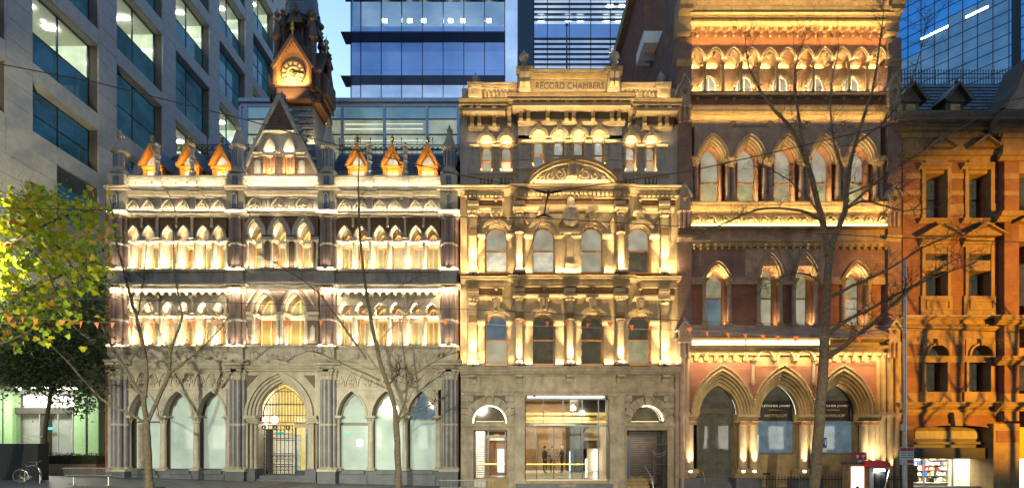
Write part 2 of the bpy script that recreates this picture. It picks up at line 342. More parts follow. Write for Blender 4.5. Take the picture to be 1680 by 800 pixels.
glass('glass_tower', (.02, .05, .13), em=(.035, .09, .26), em2=(.10, .19, .46), est=.5, sc=.09)  # blue emission put in for the sky that tower glass reflects
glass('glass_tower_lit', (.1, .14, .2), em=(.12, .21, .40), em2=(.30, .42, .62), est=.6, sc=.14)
glass('glass_blue_tower', (.01, .06, .16), em=(.0, .055, .24), em2=(.01, .14, .46), est=.5, sc=.07)  # sky reflection put into the emission here as well
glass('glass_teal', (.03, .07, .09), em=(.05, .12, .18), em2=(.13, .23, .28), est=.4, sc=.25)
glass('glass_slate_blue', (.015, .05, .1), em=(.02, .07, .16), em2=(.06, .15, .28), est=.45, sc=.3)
glass('glass_link', (.07, .09, .08), em=(.12, .15, .12), em2=(.36, .37, .24), est=.5, sc=.4)
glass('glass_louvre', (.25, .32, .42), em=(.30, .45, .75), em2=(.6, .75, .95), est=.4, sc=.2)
clear('clear_glass', (.93, .96, .95)); clear('street_glass', (.75, .8, .78))
emis('led_warm', (1, .78, .42), 4); emis('led_gold', (1, .66, .24), 4); emis('lamp_white', (1, .95, .85), 14); emis('lamp_office', (1, .98, .9), 15); emis('screen_white', (1, .93, .85), 2.6)
emis('door_light', (.65, .85, 1), 2.2); emis('room_gold_glow', (.62, .42, .09), .55, (.85, .62, .2), 3); emis('sign_green', (.1, .8, .5), .35); emis('sign_cyan', (.1, .75, .85), .6); emis('shop_lit', (1, .95, .8), 1.8, (.6, .62, .5), .7); emis('shop_white', (1, .95, .82), 1.6); emis('pink_screen', (1, .45, .65), 1.2); emis('lift_light', (1, .75, .6), 1.5)
# ------------------------------------------------ ground, road, pavements
def sheet(name, xs, ys, dz, mat):
    mb = MB(); n = len(xs)
    mb.add([(x, y, GZ(x) + dz) for y in ys for x in xs], [(j * n + i, j * n + i + 1, (j + 1) * n + i + 1, (j + 1) * n + i) for j in range(len(ys) - 1) for i in range(n - 1)])
    return struct(name, mb, mat)
gx = [-900, -300, -120, -42, -21, 0, 21, 42, 120, 300, 900]
sheet('ground', gx, [-700, -200, -60, 0, 60, 200, 900], -.35, 'asphalt')
px_ = [-120, -42, -21, 0, 21, 42, 120]
for nm, y0, y1 in (('pavement', -6.4, 0), ('pavement', -42, -30)):
    sheet(nm, px_, [y0, y1], 0, 'paving')
def slab(name, y0, y1, dz, mat):
    mb = MB()
    for a, b in zip(px_, px_[1:]):
        v = [(a, y0, GZ(a) + dz), (b, y0, GZ(b) + dz), (b, y1, GZ(b) + dz), (a, y1, GZ(a) + dz)]
        mb.add(v + [(x, y, z - .3) for x, y, z in v], [(0, 1, 2, 3), (4, 5, 1, 0), (6, 7, 3, 2)])
    return struct(name, mb, mat)
slab('kerb', -6.75, -6.4, .004, 'kerb_stone')
sheet('road', px_, [-29.6, -6.7], -.14, 'asphalt')
mb = MB()
for y in (-8.6, -13.4, -14.6, -16.6, -17.8, -22.5):
    for a, b in zip(px_, px_[1:]): mb.add([(a, y, GZ(a) - .136), (b, y, GZ(b) - .136), (b, y + .12, GZ(b) - .136), (a, y + .12, GZ(a) - .136)], [(0, 1, 2, 3)])
struct('road_marking', mb, 'white_paint')
mb = MB(); mb.add([(-60, 0, GZ(-60) + .0), (-22.2, 0, GZ(-22.2) + .0), (-22.2, 60, GZ(-22.2)), (-60, 60, GZ(-60))], [(0, 1, 2, 3)])
struct('lane_paving', mb, 'paving')

# ------------------------------------------------ the gothic building on the left
O = thing('gothic_building', 'pale Gothic building with lit arcades, gabled dormers and THE OLDERFLEET over its door', 'building', (X(462), 0, Z(785)))
CR, GS = 'cream_render', 'grey_stone'
part(O, 'wall', MB().box(X(172), X(752), 1.15, 9, Z(610), Z(292)), 'red_brick'); part(O, 'wall', MB().box(X(172), X(412), 1.15, 9, Z(800), Z(610)), 'red_brick'); part(O, 'wall', MB().box(X(506), X(752), 1.15, 9, Z(800), Z(610)), 'red_brick'); part(O, 'wall', MB().box(X(412), X(506), 3.4, 9, Z(800), Z(610)), 'red_brick')
for a, b in ((172, 182), (745, 752)): part(O, 'wall', MB().pb(a, b, 300, 795, .02, 1.3), 'red_brick', label='red brick party wall')
BAY = [dict(x0=203, x1=374, A=[219.5, 244.5, 276.5, 302, 334, 359.5], B=[207, 259.5, 317.5, 371], M=[232, 289, 347], G=[235, 291.5, 347], GC=[206, 264, 319, 372], pil=[259, 316]),
       dict(x0=546, x1=727, A=[565.6, 592, 623.6, 649, 682.4, 707.6], B=[551, 606.5, 665, 722], M=[579, 636, 695], G=[577, 633.5, 692], GC=[551.5, 606.6, 664, 719], pil=[606, 665])]
def roundel(c, q, r, y, mat):
    x, z = X(c, 0), Z(q, 0); m = MB(); n = 14; R = r / 30
    o1 = [(x + R * cos(2 * pi * i / n), z + R * sin(2 * pi * i / n)) for i in range(n)]; o2 = [(x + R * .72 * cos(2 * pi * i / n), z + R * .72 * sin(2 * pi * i / n)) for i in range(n)]
    m.band(o1, o2, y - .05, y + .02, True)
    for i in range(5):
        a = 2 * pi * i / 5 + .3; m.box(x + R * .36 * cos(a) - R * .17, x + R * .36 * cos(a) + R * .17, y - .03, y + .02, z + R * .36 * sin(a) - R * .17, z + R * .36 * sin(a) + R * .17)
    return part(O, 'roundel', m, mat)
def tracery(c, q, w, h, y, mat):
    """blind pointed arch with trefoil tracery in it"""
    r = ring(O, c, w - 2, h - 3, 2.2, q, y - .12, y + .02, mat, 'blind_arch')
    m = MB()
    for dx, dq, rr in ((-.36, .18, .3), (.36, .18, .3), (0, .52, .3)):
        n = 10; x, z, R = X(c + dx * w), Z(q - dq * h), rr * w / 30
        m.band([(x + R * cos(2 * pi * i / n), z + R * sin(2 * pi * i / n)) for i in range(n)], [(x + R * .6 * cos(2 * pi * i / n), z + R * .6 * sin(2 * pi * i / n)) for i in range(n)], y - .08, y + .02, True)
    part(r, 'tracery', m, mat)
    a = arch(c, w - 2, h - 3, q=q); part(r, 'tracery_panel', MB().prism(a, y - .02, y + .03), CR)
    return r
def stage(b, top, spt, spr, rise, sill, mat, hood):
    part(O, 'back_wall', MB().pb(b['x0'], b['x1'], top, sill, .98, 1.2), CR)
    part(O, 'soffit_slab', MB().pb(b['x0'], b['x1'], top - 5, spt, .02, 1.1), CR)
    part(O, 'window_sill', MB().pb(b['x0'], b['x1'], sill, sill + 4, -.14, 1.1), CR)
    A, B, M = b['A'], b['B'], b['M']
    for i in range(3):
        for k in (0, 1):
            c = A[2 * i + k]; l = (B[i] if k == 0 else M[i]); r = (M[i] if k == 0 else B[i + 1])
            spandrel(O, l, r, spt, spr, c, 10.5, rise, .02, .34, mat)
            w = window(O, c, 9.2, rise * .9, spr + 3, sill, .78, 'orange_timber', rnd.choice(['glass_olive', 'glass_grey', 'glass_amber']), tr=spr + 8, mull=1, fw=1.7)
            part(O, 'transom_band', MB().pb(c - 9.3, c + 9.3, spr + 1, spr + 7, .74, .9), CR)
    part(O, 'light_strip', MB().pb(b['x0'] + 2, b['x1'] - 2, spr + 1.2, spr + 3.4, .40, .43), 'led_warm')
    for lst, ww in ((B, 4.5), (M, 3.6)):
        for c in lst: part(O, 'jamb_pier', MB().pb(c - ww * .6, c + ww * .6, spt, sill, .36, .97), CR)
    for c in A:
        ring(O, c, 10.5, rise, 2.2, spr, -.07, .06, hood, 'hood_moulding')
    series(lambda c: column(O, c, spr, sill, .085, .14, CR, CR, 7, 4, 10), B)
    series(lambda c: column(O, c, spr, sill, .075, .14, CR, CR, 7, 4, 10), M)
    series(lambda c: part(O, 'impost', MB().pb(c - 6.5, c + 6.5, spr - 1, spr + 4, -.06, .6), CR), B + M)
    strip(b['x0'] + 3, b['x1'] - 3, sill - 1, .22, 54, WARM, (0, .22, 1), .05); strip(b['x0'] + 3, b['x1'] - 3, spr + .5, .50, 34, WARM, (0, -.25, 1), .04); strip(b['x0'] + 3, b['x1'] - 3, sill - .5, -.11, 9, WARM, (0, .3, 1), .03)
for b in BAY:
    x0, x1 = b['x0'], b['x1']; bl = [x0] + b['pil'] + [x1]
    # parapet
    part(O, 'parapet', MB().pb(x0, x1, 290, 307, -.02, .3), CR); part(O, 'coping', MB().pb(x0, x1, 287.5, 292, -.14, .36), CR)
    for a, c in zip(bl, bl[1:]):
        m = MB(); m.pb(a + 5, c - 5, 293, 297, -.09, .02); m.pb(a + 5, a + 8, 297, 306, -.09, .02); m.pb(c - 8, c - 5, 297, 306, -.09, .02)
        for k in range(4):
            t = a + 10 + (c - a - 20) * (k + .5) / 4; m.band(arch(t, 5, 5, q=303), arch(t, 5, 5, 1.2, q=303), -.08, .02)
        part(O, 'parapet_panel', m, CR)
    part(O, 'cornice', MB().mould(x0, x1, 305.5, 319, -.42, .0), CR)
    strip(x0 + 2, x1 - 2, 306, -.30, 7, WARM, (0, .55, 1), .04)
    part(O, 'frieze', MB().pb(x0, x1, 318, 350, .04, 1.2), 'grey_carved')
    part(O, 'string_course', MB().pb(x0, x1, 319, 322, -.05, .1), CR)
    for c in b['A']: tracery(c - .8, 346, 11, 19, .03, CR)
    strip(x0 + 2, x1 - 2, 345.5, -.16, 6, WARM, (0, .4, 1), .04)
    for c in b['pil']:
        part(O, 'pilaster', MB().pb(c - 4.5, c + 4.5, 318, 347, -.16, .1), GS); part(O, 'pier_block', MB().pb(c - 5, c + 5, 289, 306, -.2, .3), CR)
        part(O, 'bracket', MB().mould(c - 11, c + 11, 307, 319, -.55, 0), CR)
        p = part(O, 'pinnacle', MB().lathe(X(c), -.02, [(.15, Z(290)), (.15, Z(284)), (.2, Z(283)), (.11, Z(279)), (.11, Z(268)), (.18, Z(266)), (.1, Z(262)), (.17, Z(256)), (.09, Z(253)), (.15, Z(246)), (.07, Z(243)), (.2, Z(239)), (.03, Z(234))], 8), 'grey_render')
    part(O, 'ledge', MB().mould(x0, x1, 346, 353, -.30, 0, 'ledge'), CR)
    # third-floor arcade, apron, second-floor arcade
    stage(b, 352, 353, 391, 20, 441, 'umber_brick', GS)
    for c in b['M']:
        part(O, 'corbel', MB().lathe(X(c, -.08), -.06, [(.03, Z(374)), (.09, Z(372)), (.06, Z(369)), (.07, Z(357)), (.12, Z(353))], 8), CR)
    for c in b['pil']: column(O, c, 353, 392, .08, -.05, CR, CR, 8, 3, 10, 'colonnette')
    part(O, 'apron', MB().pb(x0, x1, 444, 468, -.04, 1.2), GS)
    for a, c in zip(bl, bl[1:]): part(O, 'carved_panel', MB().pb(a + 9, c - 7, 446, 462, -.055, .1), 'grey_carved')
    part(O, 'cornice', MB().mould(x0, x1, 462, 471, -.34, 0, 'ledge'), GS)
    strip(x0 + 2, x1 - 2, 473, -.22, 13, WARM, (0, .65, -.6), .05)
    part(O, 'frieze', MB().pb(x0, x1, 470, 478, -.02, 1.1), CR)
    m0 = None
    n = int((x1 - x0) / 12.8); cs = [x0 + (x1 - x0) * (i + .5) / n for i in range(n)]
    series(lambda c: ring(O, c, 4.2, 6, 2.0, 485, -.16, .05, CR, 'corbel_arch'), cs)
    part(O, 'frieze', MB().pb(x0, x1, 477, 489, .03, 1.1), 'ochre_carved')
    stage(b, 486, 488, 514, 18.5, 567, 'cream_carved', CR)
    for c in b['pil']: column(O, c, 486, 515, .08, -.05, CR, CR, 7, 3, 10, 'colonnette')
    # roundel band, cornice, fleur-de-lis frieze
    part(O, 'apron', MB().pb(x0, x1, 569, 592, -.05, 1.2), CR); part(O, 'ledge', MB().mould(x0, x1, 566.5, 572, -.18, 0, 'ledge'), CR)
    for a, c in zip(bl, bl[1:]):
        for k in range(3): roundel(a + 13 + (c - a - 26) * k / 2, 582, 6, -.05, CR)
        part(O, 'panel_border', MB().pb(a + 4, c - 4, 573.5, 575, -.075, 0).pb(a + 4, c - 4, 589, 590.5, -.075, 0), CR)
    part(O, 'cornice', MB().mould(x0, x1, 590, 607, -.48, 0), CR)
    part(O, 'frieze', MB().pb(x0, x1, 606, 638, .04, 1.2), CR)
    n = 9; cs = [x0 + (x1 - x0) * (i + .5) / n for i in range(n)]
    def fleur(c):
        r = ring(O, c, 8.2, 21, 1.3, 633, -.04, .06, CR, 'ogive_panel'); m = MB(); x = X(c)
        m.box(x - .025, x + .025, -.03, .05, Z(634), Z(616))
        for s in (-1, 1):
            for dq, w in ((621, .13), (627, .17), (632, .1)):
                m.prism([(x, Z(dq)), (x + s * w, Z(dq - 3)), (x + s * w * 1.2, Z(dq + .5)), (x + s * w * .5, Z(dq + 2))], -.03, .05)
        part(r, 'fleur_ornament', m, CR); return r
    series(fleur, cs)
    part(O, 'string_course', MB().pb(x0, x1, 609, 611, -.03, .1).pb(x0, x1, 636, 639, -.06, .1), CR)
    # ground arcade
    GC = b['GC']
    for i, c in enumerate(b['G']):
        spandrel(O, GC[i], GC[i + 1], 638, 683, c, 23, 42, .0, .42, CR)
        ring(O, c, 23, 42, 3.2, 683, -.07, .02, CR, 'hood_moulding')
        last = x0 > 500 and i == 2; first = x0 < 500 and i == 0
        w = window(O, c + 1, 24.5, 42, 683, 770 if x0 < 500 else 772, .46, 'dark_timber', 'glass_blue' if last else 'glass_frost', 'glass_frost', tr=(687 if last else 691), fw=1.4)
        for ch in w.children:
            if ch.name.startswith('transom') and not (last or first): bpy.data.objects.remove(ch)
        # cusped timber tracery at the window head
        m = MB(); a = arch(c + 1, 23.5, 40, q=683); q = arch(c + 1, 23.5, 40, -3.4, q=683)
        q = [(p[0], p[1] - (.14 if k in (4, 10) else 0)) for k, p in enumerate(q)]; part(w, 'cusped_head', m.band(a, q, .40, .45), 'dark_timber')
    for k in range(2):
        c = GC[k + 1]; roundel(c + (1 if x0 < 500 else 0), 651, 6.5, 0, CR)
        m = MB(); x = X(c); m.prism([(x - .16, Z(664)), (x + .16, Z(664)), (x, Z(677))], -.05, .02); part(O, 'spandrel_ornament', m, CR)
    series(lambda c: column(O, c, 683, 771, .165, .2, CR, CR, 11, 6, 16, 'column'), GC)
    series(lambda c: part(O, 'impost', MB().pb(c - 8, c + 8, 681, 684.5, -.14, .5), CR), GC)
    gb = 784 if x0 < 500 else 797
    part(O, 'plinth', MB().pb(x0, x1, 770 if x0 < 500 else 772, gb + 12, .02, 1.2), 'bluestone')
    for i in range(3): part(O, 'sill_block', MB().pb(GC[i] + 9, GC[i + 1] - 9, 771, 777, -.12, .3).pb(GC[i] + 5, GC[i + 1] - 5, 777.5, gb + 10, -.05, .2), 'bluestone')
# piers
def pier(c, turret_top, cap_q, lit=True):
    hw = 13; Y = -.36
    part(O, 'pier', MB().pb(c - 12, c + 12, 607, 805, Y + .2, 1.2), GS)
    for nm, q0, q1, mat, ch in (('ground', 606, 770, 'granite', 16), ('second', 469, 567, 'brown_granite', 12), ('third', 346, 441, 'brown_granite', 10)):
        part(O, 'pier', MB().pb(c - 10, c + 10, q0 + 2, q1, Y + .24, 1.2), 'brown_granite' if nm != 'ground' else 'granite')
        for dx, yy, r in ((-9.5, Y + .20, .14), (-3.2, Y, .16), (4.2, Y, .16), (9.8, Y + .22, .14)):
            column(O, c + dx, q0, q1, r, yy + .1, mat, CR, ch, 5, 12, 'colonnette', d=Y, collar={'ground': 696, 'second': 524, 'third': 399}[nm])
    for q0, q1, hw, y in ((567, 592, 13, Y - .05), (441, 469, 13, Y - .05), (311, 346, 14, Y - .02), (284, 305, 13.5, Y - .05)):
        part(O, 'pier_block', MB().pb(c - hw, c + hw, q0, q1, y, 1.2), CR if q0 != 441 else GS)
    part(O, 'pier_panel', MB().pb(c - 5, c + 5, 314, 341, Y - .06, Y + .1), 'slate', label='blue grey sunk panel in the pier')
    ring(O, c, 3.4, 5, 1.4, 323, Y - .10, Y, CR, 'niche_arch', legs=341, d=Y)
    part(O, 'pier_panel', MB().pb(c - 4.5, c + 4.5, 288, 302, Y - .10, Y), 'slate', label='blue grey sunk panel in the pier')
    for q0, q1, ex in ((589, 606, 8), (462, 470, 6), (303, 312, 7), (343, 350, 5), (566, 572, 3), (440, 445, 3)):
        part(O, 'cornice', MB().mould(c - 13 - ex, c + 13 + ex, q0, q1, Y - ex * .045, .3, 'ledge' if q1 - q0 < 9 else 'cyma'), CR if q0 not in (462, 440) else GS)
    part(O, 'pier_base', MB().pb(c - 15, c + 15, 771, 806, Y - .16, 1), 'bluestone'); part(O, 'pier_base', MB().pb(c - 16, c + 16, 769, 773, Y - .2, .5), CR)
    # turret, octagonal with a spirelet
    x = X(c, Y); y = .05; z = lambda q: Z(q, -.2)
    t = part(O, 'turret', MB().lathe(x, y, [(.52, z(285)), (.52, z(281)), (.36, z(276)), (.33, z(274)), (.33, z(cap_q + 4)), (.36, z(cap_q + 3)), (.46, z(cap_q + 1)), (.46, z(cap_q - 1))], 8), 'grey_render')
    part(t, 'spirelet', MB().lathe(x, y, [(.40, z(cap_q - 1)), (.13, z(turret_top + 12)), (.2, z(turret_top + 10.5)), (.1, z(turret_top + 9))], 8), 'grey_render')
    part(t, 'finial', MB().lathe(x, y, [(.08, z(turret_top + 9.5)), (.2, z(turret_top + 6)), (.1, z(turret_top + 3)), (.02, z(turret_top - 4))], 6), 'grey_render')
    for k in range(8):
        a = 2 * pi * k / 8; part(t, 'turret_niche', MB().box(-.07, .07, -.02, .02, z(272), z(cap_q + 7)), 'slate').rotation_euler = (0, 0, a + pi / 2)
        o = t.children[-1]; o.location = Vector((x + .335 * cos(a), y + .335 * sin(a), z(272))) - WL[t.name]
    if lit:
        for q, w in ((305.5, 13), (347, 13), (472, 16), (567, 9), (441, 9)): strip(c - 16, c + 16, q, Y - .26, w, WARM, (0, .7, -.5 if q == 472 else 1), .04)
for c, tt, cq in ((189, 211, 247), (385, 199, 238), (535, 194, 239), (736, 204, 241)): pier(c, tt, cq)
# ---- centre bay
x0, x1 = 398, 522
part(O, 'back_wall', MB().pb(x0, x1, 350, 567, 1.0, 1.2), CR)
part(O, 'parapet', MB().pb(x0, x1, 289, 307, -.16, .3), CR); part(O, 'coping', MB().mould(x0, x1, 286, 293, -.34, -.1, 'ledge'), CR)
part(O, 'cornice', MB().mould(x0, x1, 305.5, 319, -.52, -.1), CR); strip(x0, x1, 306, -.44, 8, WARM, (0, .55, 1), .04)
part(O, 'frieze', MB().pb(x0, x1, 317, 350, -.08, 1.2), GS)
for c in (419, 458.4, 498):
    part(O, 'carved_panel', MB().pb(c - 17, c + 17, 323, 346, -.095, 0), 'grey_carved'); tracery(c, 346, 13.5, 22, -.09, CR)
for c in (438.5, 478.3): part(O, 'niche_arch', MB().band(arch(c, 2.2, 4, q=326), arch(c, 2.2, 4, 1.6, q=326), -.14, -.07).pb(c - 3.8, c - 2.2, 326, 344, -.13, -.07).pb(c + 2.2, c + 3.8, 326, 344, -.13, -.07), CR)
strip(x0 + 2, x1 - 2, 345.5, -.24, 6, WARM, (0, .4, 1), .04)
part(O, 'ledge', MB().mould(x0, x1, 346, 351, -.32, -.1, 'ledge'), CR)
cs = [418.4, 458.4, 498.6]; ed = [398, 438.4, 478.5, 522]
for i, c in enumerate(cs):
    spandrel(O, ed[i], ed[i + 1], 350, 390, c, 12, 26, .0, .4, 'dark_brick')
    ring(O, c, 12, 26, 7, 386, -.1, .03, GS, 'hood_moulding'); ring(O, c, 11, 25, 1.5, 388, -.04, .35, CR, 'arch_moulding')
    window(O, c, 12, 22, 392, 441, .78, 'orange_timber', 'glass_olive', tr=397, mull=1, fw=2); part(O, 'transom_band', MB().pb(c - 12, c + 12, 391, 397, .72, .9), CR)
for a, b_ in ((398, 407), (430, 447), (470, 487), (511, 522)):
    part(O, 'wall_pier', MB().pb(a, b_, 390, 442, .04, .96), 'dark_brick'); part(O, 'impost', MB().pb(a - 1, b_ + 1, 388, 394, -.07, .95), CR)
    for c in (a + 1.5, b_ - 1.5): column(O, c, 394, 441, .075, .0, CR, CR, 6, 3, 10, 'colonnette')
strip(404, 516, 440, .3, 60, WARM, (0, .28, 1), .05); strip(404, 516, 391, .5, 34, WARM, (0, .0, 1), .04)
part(O, 'apron', MB().pb(x0, x1, 441, 468, -.1, 1.2), GS); part(O, 'carved_panel', MB().pb(408, 514, 449, 459, -.115, 0), 'grey_carved'); part(O, 'ledge', MB().mould(x0, x1, 440, 444, -.2, 0, 'ledge'), GS)
part(O, 'cornice', MB().mould(x0, x1, 461, 472, -.40, 0), GS); strip(x0 + 4, x1 - 4, 474, -.22, 4, WARM, (0, .7, -.6), .04)
cs = [434, 483]; ed = [398, 458.4, 522]
for i, c in enumerate(cs):
    spandrel(O, ed[i], ed[i + 1], 470, 514, c, 18, 33, .0, .4, 'dark_brick')
    ring(O, c, 18, 33, 3, 512, -.1, .03, CR, 'hood_moulding'); ring(O, c, 21, 36, 3, 512, -.06, .03, 'brown_granite', 'hood_moulding')
    window(O, c, 17, 30, 515, 567, .78, 'orange_timber', 'glass_olive', 'glass_amber', tr=518, mull=1, fw=2); part(O, 'transom_band', MB().pb(c - 17, c + 17, 512, 519, .72, .9), CR)
for s, c in ((-1, 404), (1, 515)):
    xa, xb = (400, 424) if s < 0 else (496, 520)
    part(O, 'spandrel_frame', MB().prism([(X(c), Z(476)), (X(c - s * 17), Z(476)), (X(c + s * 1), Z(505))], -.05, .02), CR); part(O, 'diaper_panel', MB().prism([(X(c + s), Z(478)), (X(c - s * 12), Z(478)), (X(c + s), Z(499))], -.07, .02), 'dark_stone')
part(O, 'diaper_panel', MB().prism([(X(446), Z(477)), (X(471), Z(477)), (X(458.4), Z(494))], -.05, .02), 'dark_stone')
for a, b_ in ((398, 414), (452, 465), (502, 522)):
    part(O, 'wall_pier', MB().pb(a, b_, 513, 568, .04, .96), 'dark_brick'); part(O, 'impost', MB().pb(a - 1, b_ + 1, 511, 516, -.08, .95), CR); part(O, 'impost', MB().pb(a, b_, 518, 524, -.03, .2), CR)
for c in (415.5, 455, 462, 501.5): column(O, c, 516, 567, .085, .02, CR, CR, 7, 5, 10, 'colonnette')
for c in (403, 513): part(O, 'lancet_niche', MB().prism(arch(c, 3.6, 7, q=540) + [(X(c + 3.6), Z(558)), (X(c - 3.6), Z(558))], -.03, .06), 'grey_render')
strip(404, 516, 566, .3, 60, WARM, (0, .28, 1), .05); strip(404, 516, 513, .5, 34, WARM, (0, .0, 1), .04)
part(O, 'apron', MB().pb(x0, x1, 566, 592, -.12, 1.2), CR); part(O, 'ledge', MB().mould(x0, x1, 565.5, 571, -.24, -.1, 'ledge'), CR)
part(O, 'panel_border', MB().pb(401, 519, 573.5, 575, -.15, -.1).pb(401, 519, 589, 590.5, -.15, -.1), CR)
text(O, 'THE OLDERFLEET', 460, 582, 11, -.13, 'grey_stone', .05, wpx=108)
part(O, 'cornice', MB().mould(x0, x1, 590, 607, -.5, -.1), CR)
# entrance arch: nested orders stepping back
c = 459
spandrel(O, 397, 523, 606, 683, c, 54, 68, .05, .4, CR)
for k, (w, h, y) in enumerate(((54, 70, -.16), (50, 66.5, -.02), (46, 62, .12), (42, 58, .26))): ring(O, c, w - 2, h, 4.2, 683, y, y + .3, CR, 'arch_moulding')
for s, cc in ((-1, 412), (1, 508)): part(O, 'diaper_panel', MB().prism([(X(cc + s * 8), Z(615)), (X(cc - s * 10), Z(615)), (X(cc + s * 8), Z(636))], .0, .1), 'dark_stone')
for s in (-1, 1):
    for k, (dx, y) in enumerate(((54, -.05), (49, .10), (44.5, .24))): column(O, c + s * dx, 693, 771, .085, y + .05, CR, CR, 3, 4, 12, 'colonnette')
    part(O, 'jamb', MB().pb(c + s * 42, c + s * 58, 690, 790, .3, 1.2), CR); part(O, 'capital', MB().mould(c + s * 50 - 10, c + s * 50 + 10, 681, 694, -.2, .2, 'step'), CR)
    part(O, 'plinth', MB().pb(c + s * 50 - 9, c + s * 50 + 9, 769, 806, -.2, .9), 'bluestone')
# porch room behind the gate
m = MB(); m.box(X(413), X(505), 3.2, 3.3, Z(790), Z(615)); part(O, 'porch_wall', m, 'room_gold_glow')  # back wall emits its own gold glow to look lamp lit
part(O, 'porch_wall', MB().box(X(413) - .1, X(413), 1.2, 3.3, Z(790), Z(615)), 'plaster'); part(O, 'porch_wall', MB().box(X(505), X(505) + .1, 1.2, 3.3, Z(790), Z(615)), 'plaster')
part(O, 'porch_floor', MB().pb(400, 518, 781, 800, .3, 3.2, 0), 'bluestone')
for k, q in enumerate((779.5, 785, 790.5)): part(O, 'step', MB().pb(416 - k * 4, 503 + k * 4, q, q + 18, .28 - .3 * k, 1.2, 0), 'bluestone')
area((X(459), 2, Z(625)), (0, 0, -1), 2, 1.2, 60, (1, .8, .45)); part(O, 'porch_ceiling', MB().box(X(413), X(505), .9, 3.3, Z(616), Z(612)), 'plaster')
fan = MB(); yb = .62
for i in range(15):
    px = 424 + i * 5; r = sqrt(max(0, 1 - ((px - 459) / 41) ** 2)); top = 683 - 52 * min(1, (1 - abs(px - 459) / 42) ** .62)
    fan.box(X(px) - .014, X(px) + .014, yb, yb + .03, Z(693), Z(top))
for q, hw in ((640, 16), (662, 32), (680, 39), (692, 42)): fan.box(X(459 - hw), X(459 + hw), yb - .01, yb + .03, Z(q) - .022, Z(q) + .022)
for w in (41, 36): fan.band(arch(459, w, w * 1.36, q=683), arch(459, w, w * 1.36, 1.2, q=683), yb, yb + .03)
for i in range(14):
    px = 426 + i * 5.1; fan.band(arch(px, 2.3, 2.3, q=662), arch(px, 2.3, 2.3, -.7, q=662), yb, yb + .03)
part(O, 'iron_fanlight', fan, 'iron')
gate = MB()
for i in range(8): gate.box(X(425 + i * 6.7) - .016, X(425 + i * 6.7) + .016, yb, yb + .03, Z(779), Z(696))
for q in (697, 718, 744, 762, 778): gate.box(X(423), X(473), yb - .01, yb + .03, Z(q) - .025, Z(q) + .025)
for i in range(7):
    for q in (705, 712, 749, 755, 767, 773): gate.band(arch(428.5 + i * 6.7, 2.6, 2.6, q=q), arch(428.5 + i * 6.7, 2.6, 2.6, -.9, q=q), yb, yb + .03)
for px in (424, 443, 464): gate.band(*[[(X(px) + r * cos(2 * pi * i / 10), Z(700) + r * sin(2 * pi * i / 10)) for i in range(10)] for r in (.13, .06)], yb - .02, yb + .03, True)
part(O, 'iron_gate', gate, 'iron')
gate2 = MB()
for i in range(4): gate2.box(X(508 - .4 * i), X(509.5), .62 + i * .2, .65 + i * .2, Z(779), Z(697))
part(O, 'iron_gate', gate2, 'iron', label='open leaf of the iron gate seen edge on')
part(O, 'transom', MB().pb(474, 506, 692, 700, .7, .8), 'gold_stone')
d = part(O, 'glass_door', MB().pb(473.5, 476, 700, 781, .8, .86).pb(503, 506, 700, 781, .8, .86).pb(476, 503, 772, 781, .8, .86), 'dark_metal'); part(d, 'pane', MB().pb(476, 503, 700, 772, .82, .84), 'clear_glass')
part(O, 'light_panel', MB().pb(489, 496, 707, 770, 2.2, 2.25, 0), 'door_light'); part(O, 'light_panel', MB().pb(478, 496, 703, 708, 2.3, 2.35, 0), 'door_light')
part(O, 'hall_wall', MB().pb(470, 507, 700, 781, 2.6, 2.65, 0), 'glass_blue'); part(O, 'notice_board', MB().pb(429, 473, 712, 779, 1.6, 1.65, 0), 'plaster'); part(O, 'inner_door', MB().pb(417, 428.5, 702, 781, 1.3, 1.4, 0), 'black'); part(O, 'illuminated_sign', MB().pb(425, 440, 706, 716, 2.0, 2.05, 0), 'sign_green')
part(O, 'lamp_globe', MB().lathe(X(431), 1.4, [(.01, Z(693)), (.16, Z(690)), (.2, Z(686)), (.14, Z(682)), (.01, Z(680))], 12), 'lamp_white')
part(O, 'window_blind', MB().pb(554, 600, 692, 697, .52, .54), 'dark_timber'); part(O, 'brown_panel', MB().pb(217, 231, 694, 769, .44, .45, 0), 'brown_sandstone')
# interior glimpses of the shops behind frosted panes
for px, q, w, h, m_ in ((566, 709, 9, 4, 'sign_green'), (586, 726, 9, 12, 'pink_screen')): part(O, 'illuminated_sign', MB().pb(px - w / 2, px + w / 2, q - h / 2, q + h / 2, .46, .50), m_)
# ---- gable over the entrance
DOFF[0] = .25
yg = .12; GR = 'grey_stone'
gz = lambda q: Z(q)
def trap(q0, a0, b0, q1, a1, b1, y0, y1, mat, name): return part(O, name, MB().prism([(X(a0), Z(q0)), (X(b0), Z(q0)), (X(b1), Z(q1)), (X(a1), Z(q1))], y0, y1), mat)
trap(217, 432, 487, 251, 414, 501, .3, .9, GR, 'gable_wall'); trap(251, 414, 501, 287, 397, 518, .3, .9, 'dark_brick', 'gable_wall'); part(O, 'gable_wall', MB().prism([(X(459), Z(163)), (X(487), Z(219)), (X(431), Z(219))], .3, .9), 'dark_brick')
for s in (-1, 1):
    L = lambda q, o: (X(459 + s * ((q - 160) * .485 + o)), Z(q))
    part(O, 'raking_coping', MB().prism([L(158, -2), L(158, 4), L(288, 4), L(288, -2)], .1, 1.0), 'grey_render')
    for k in range(7): q = 180 + k * 16; p = L(q, 5); part(O, 'crocket', MB().prism([(p[0], p[1] - .08), (p[0] + s * .16, p[1] + .02), (p[0] + s * .1, p[1] + .16), (p[0] - s * .04, p[1] + .1)], .35, .55), 'grey_render')
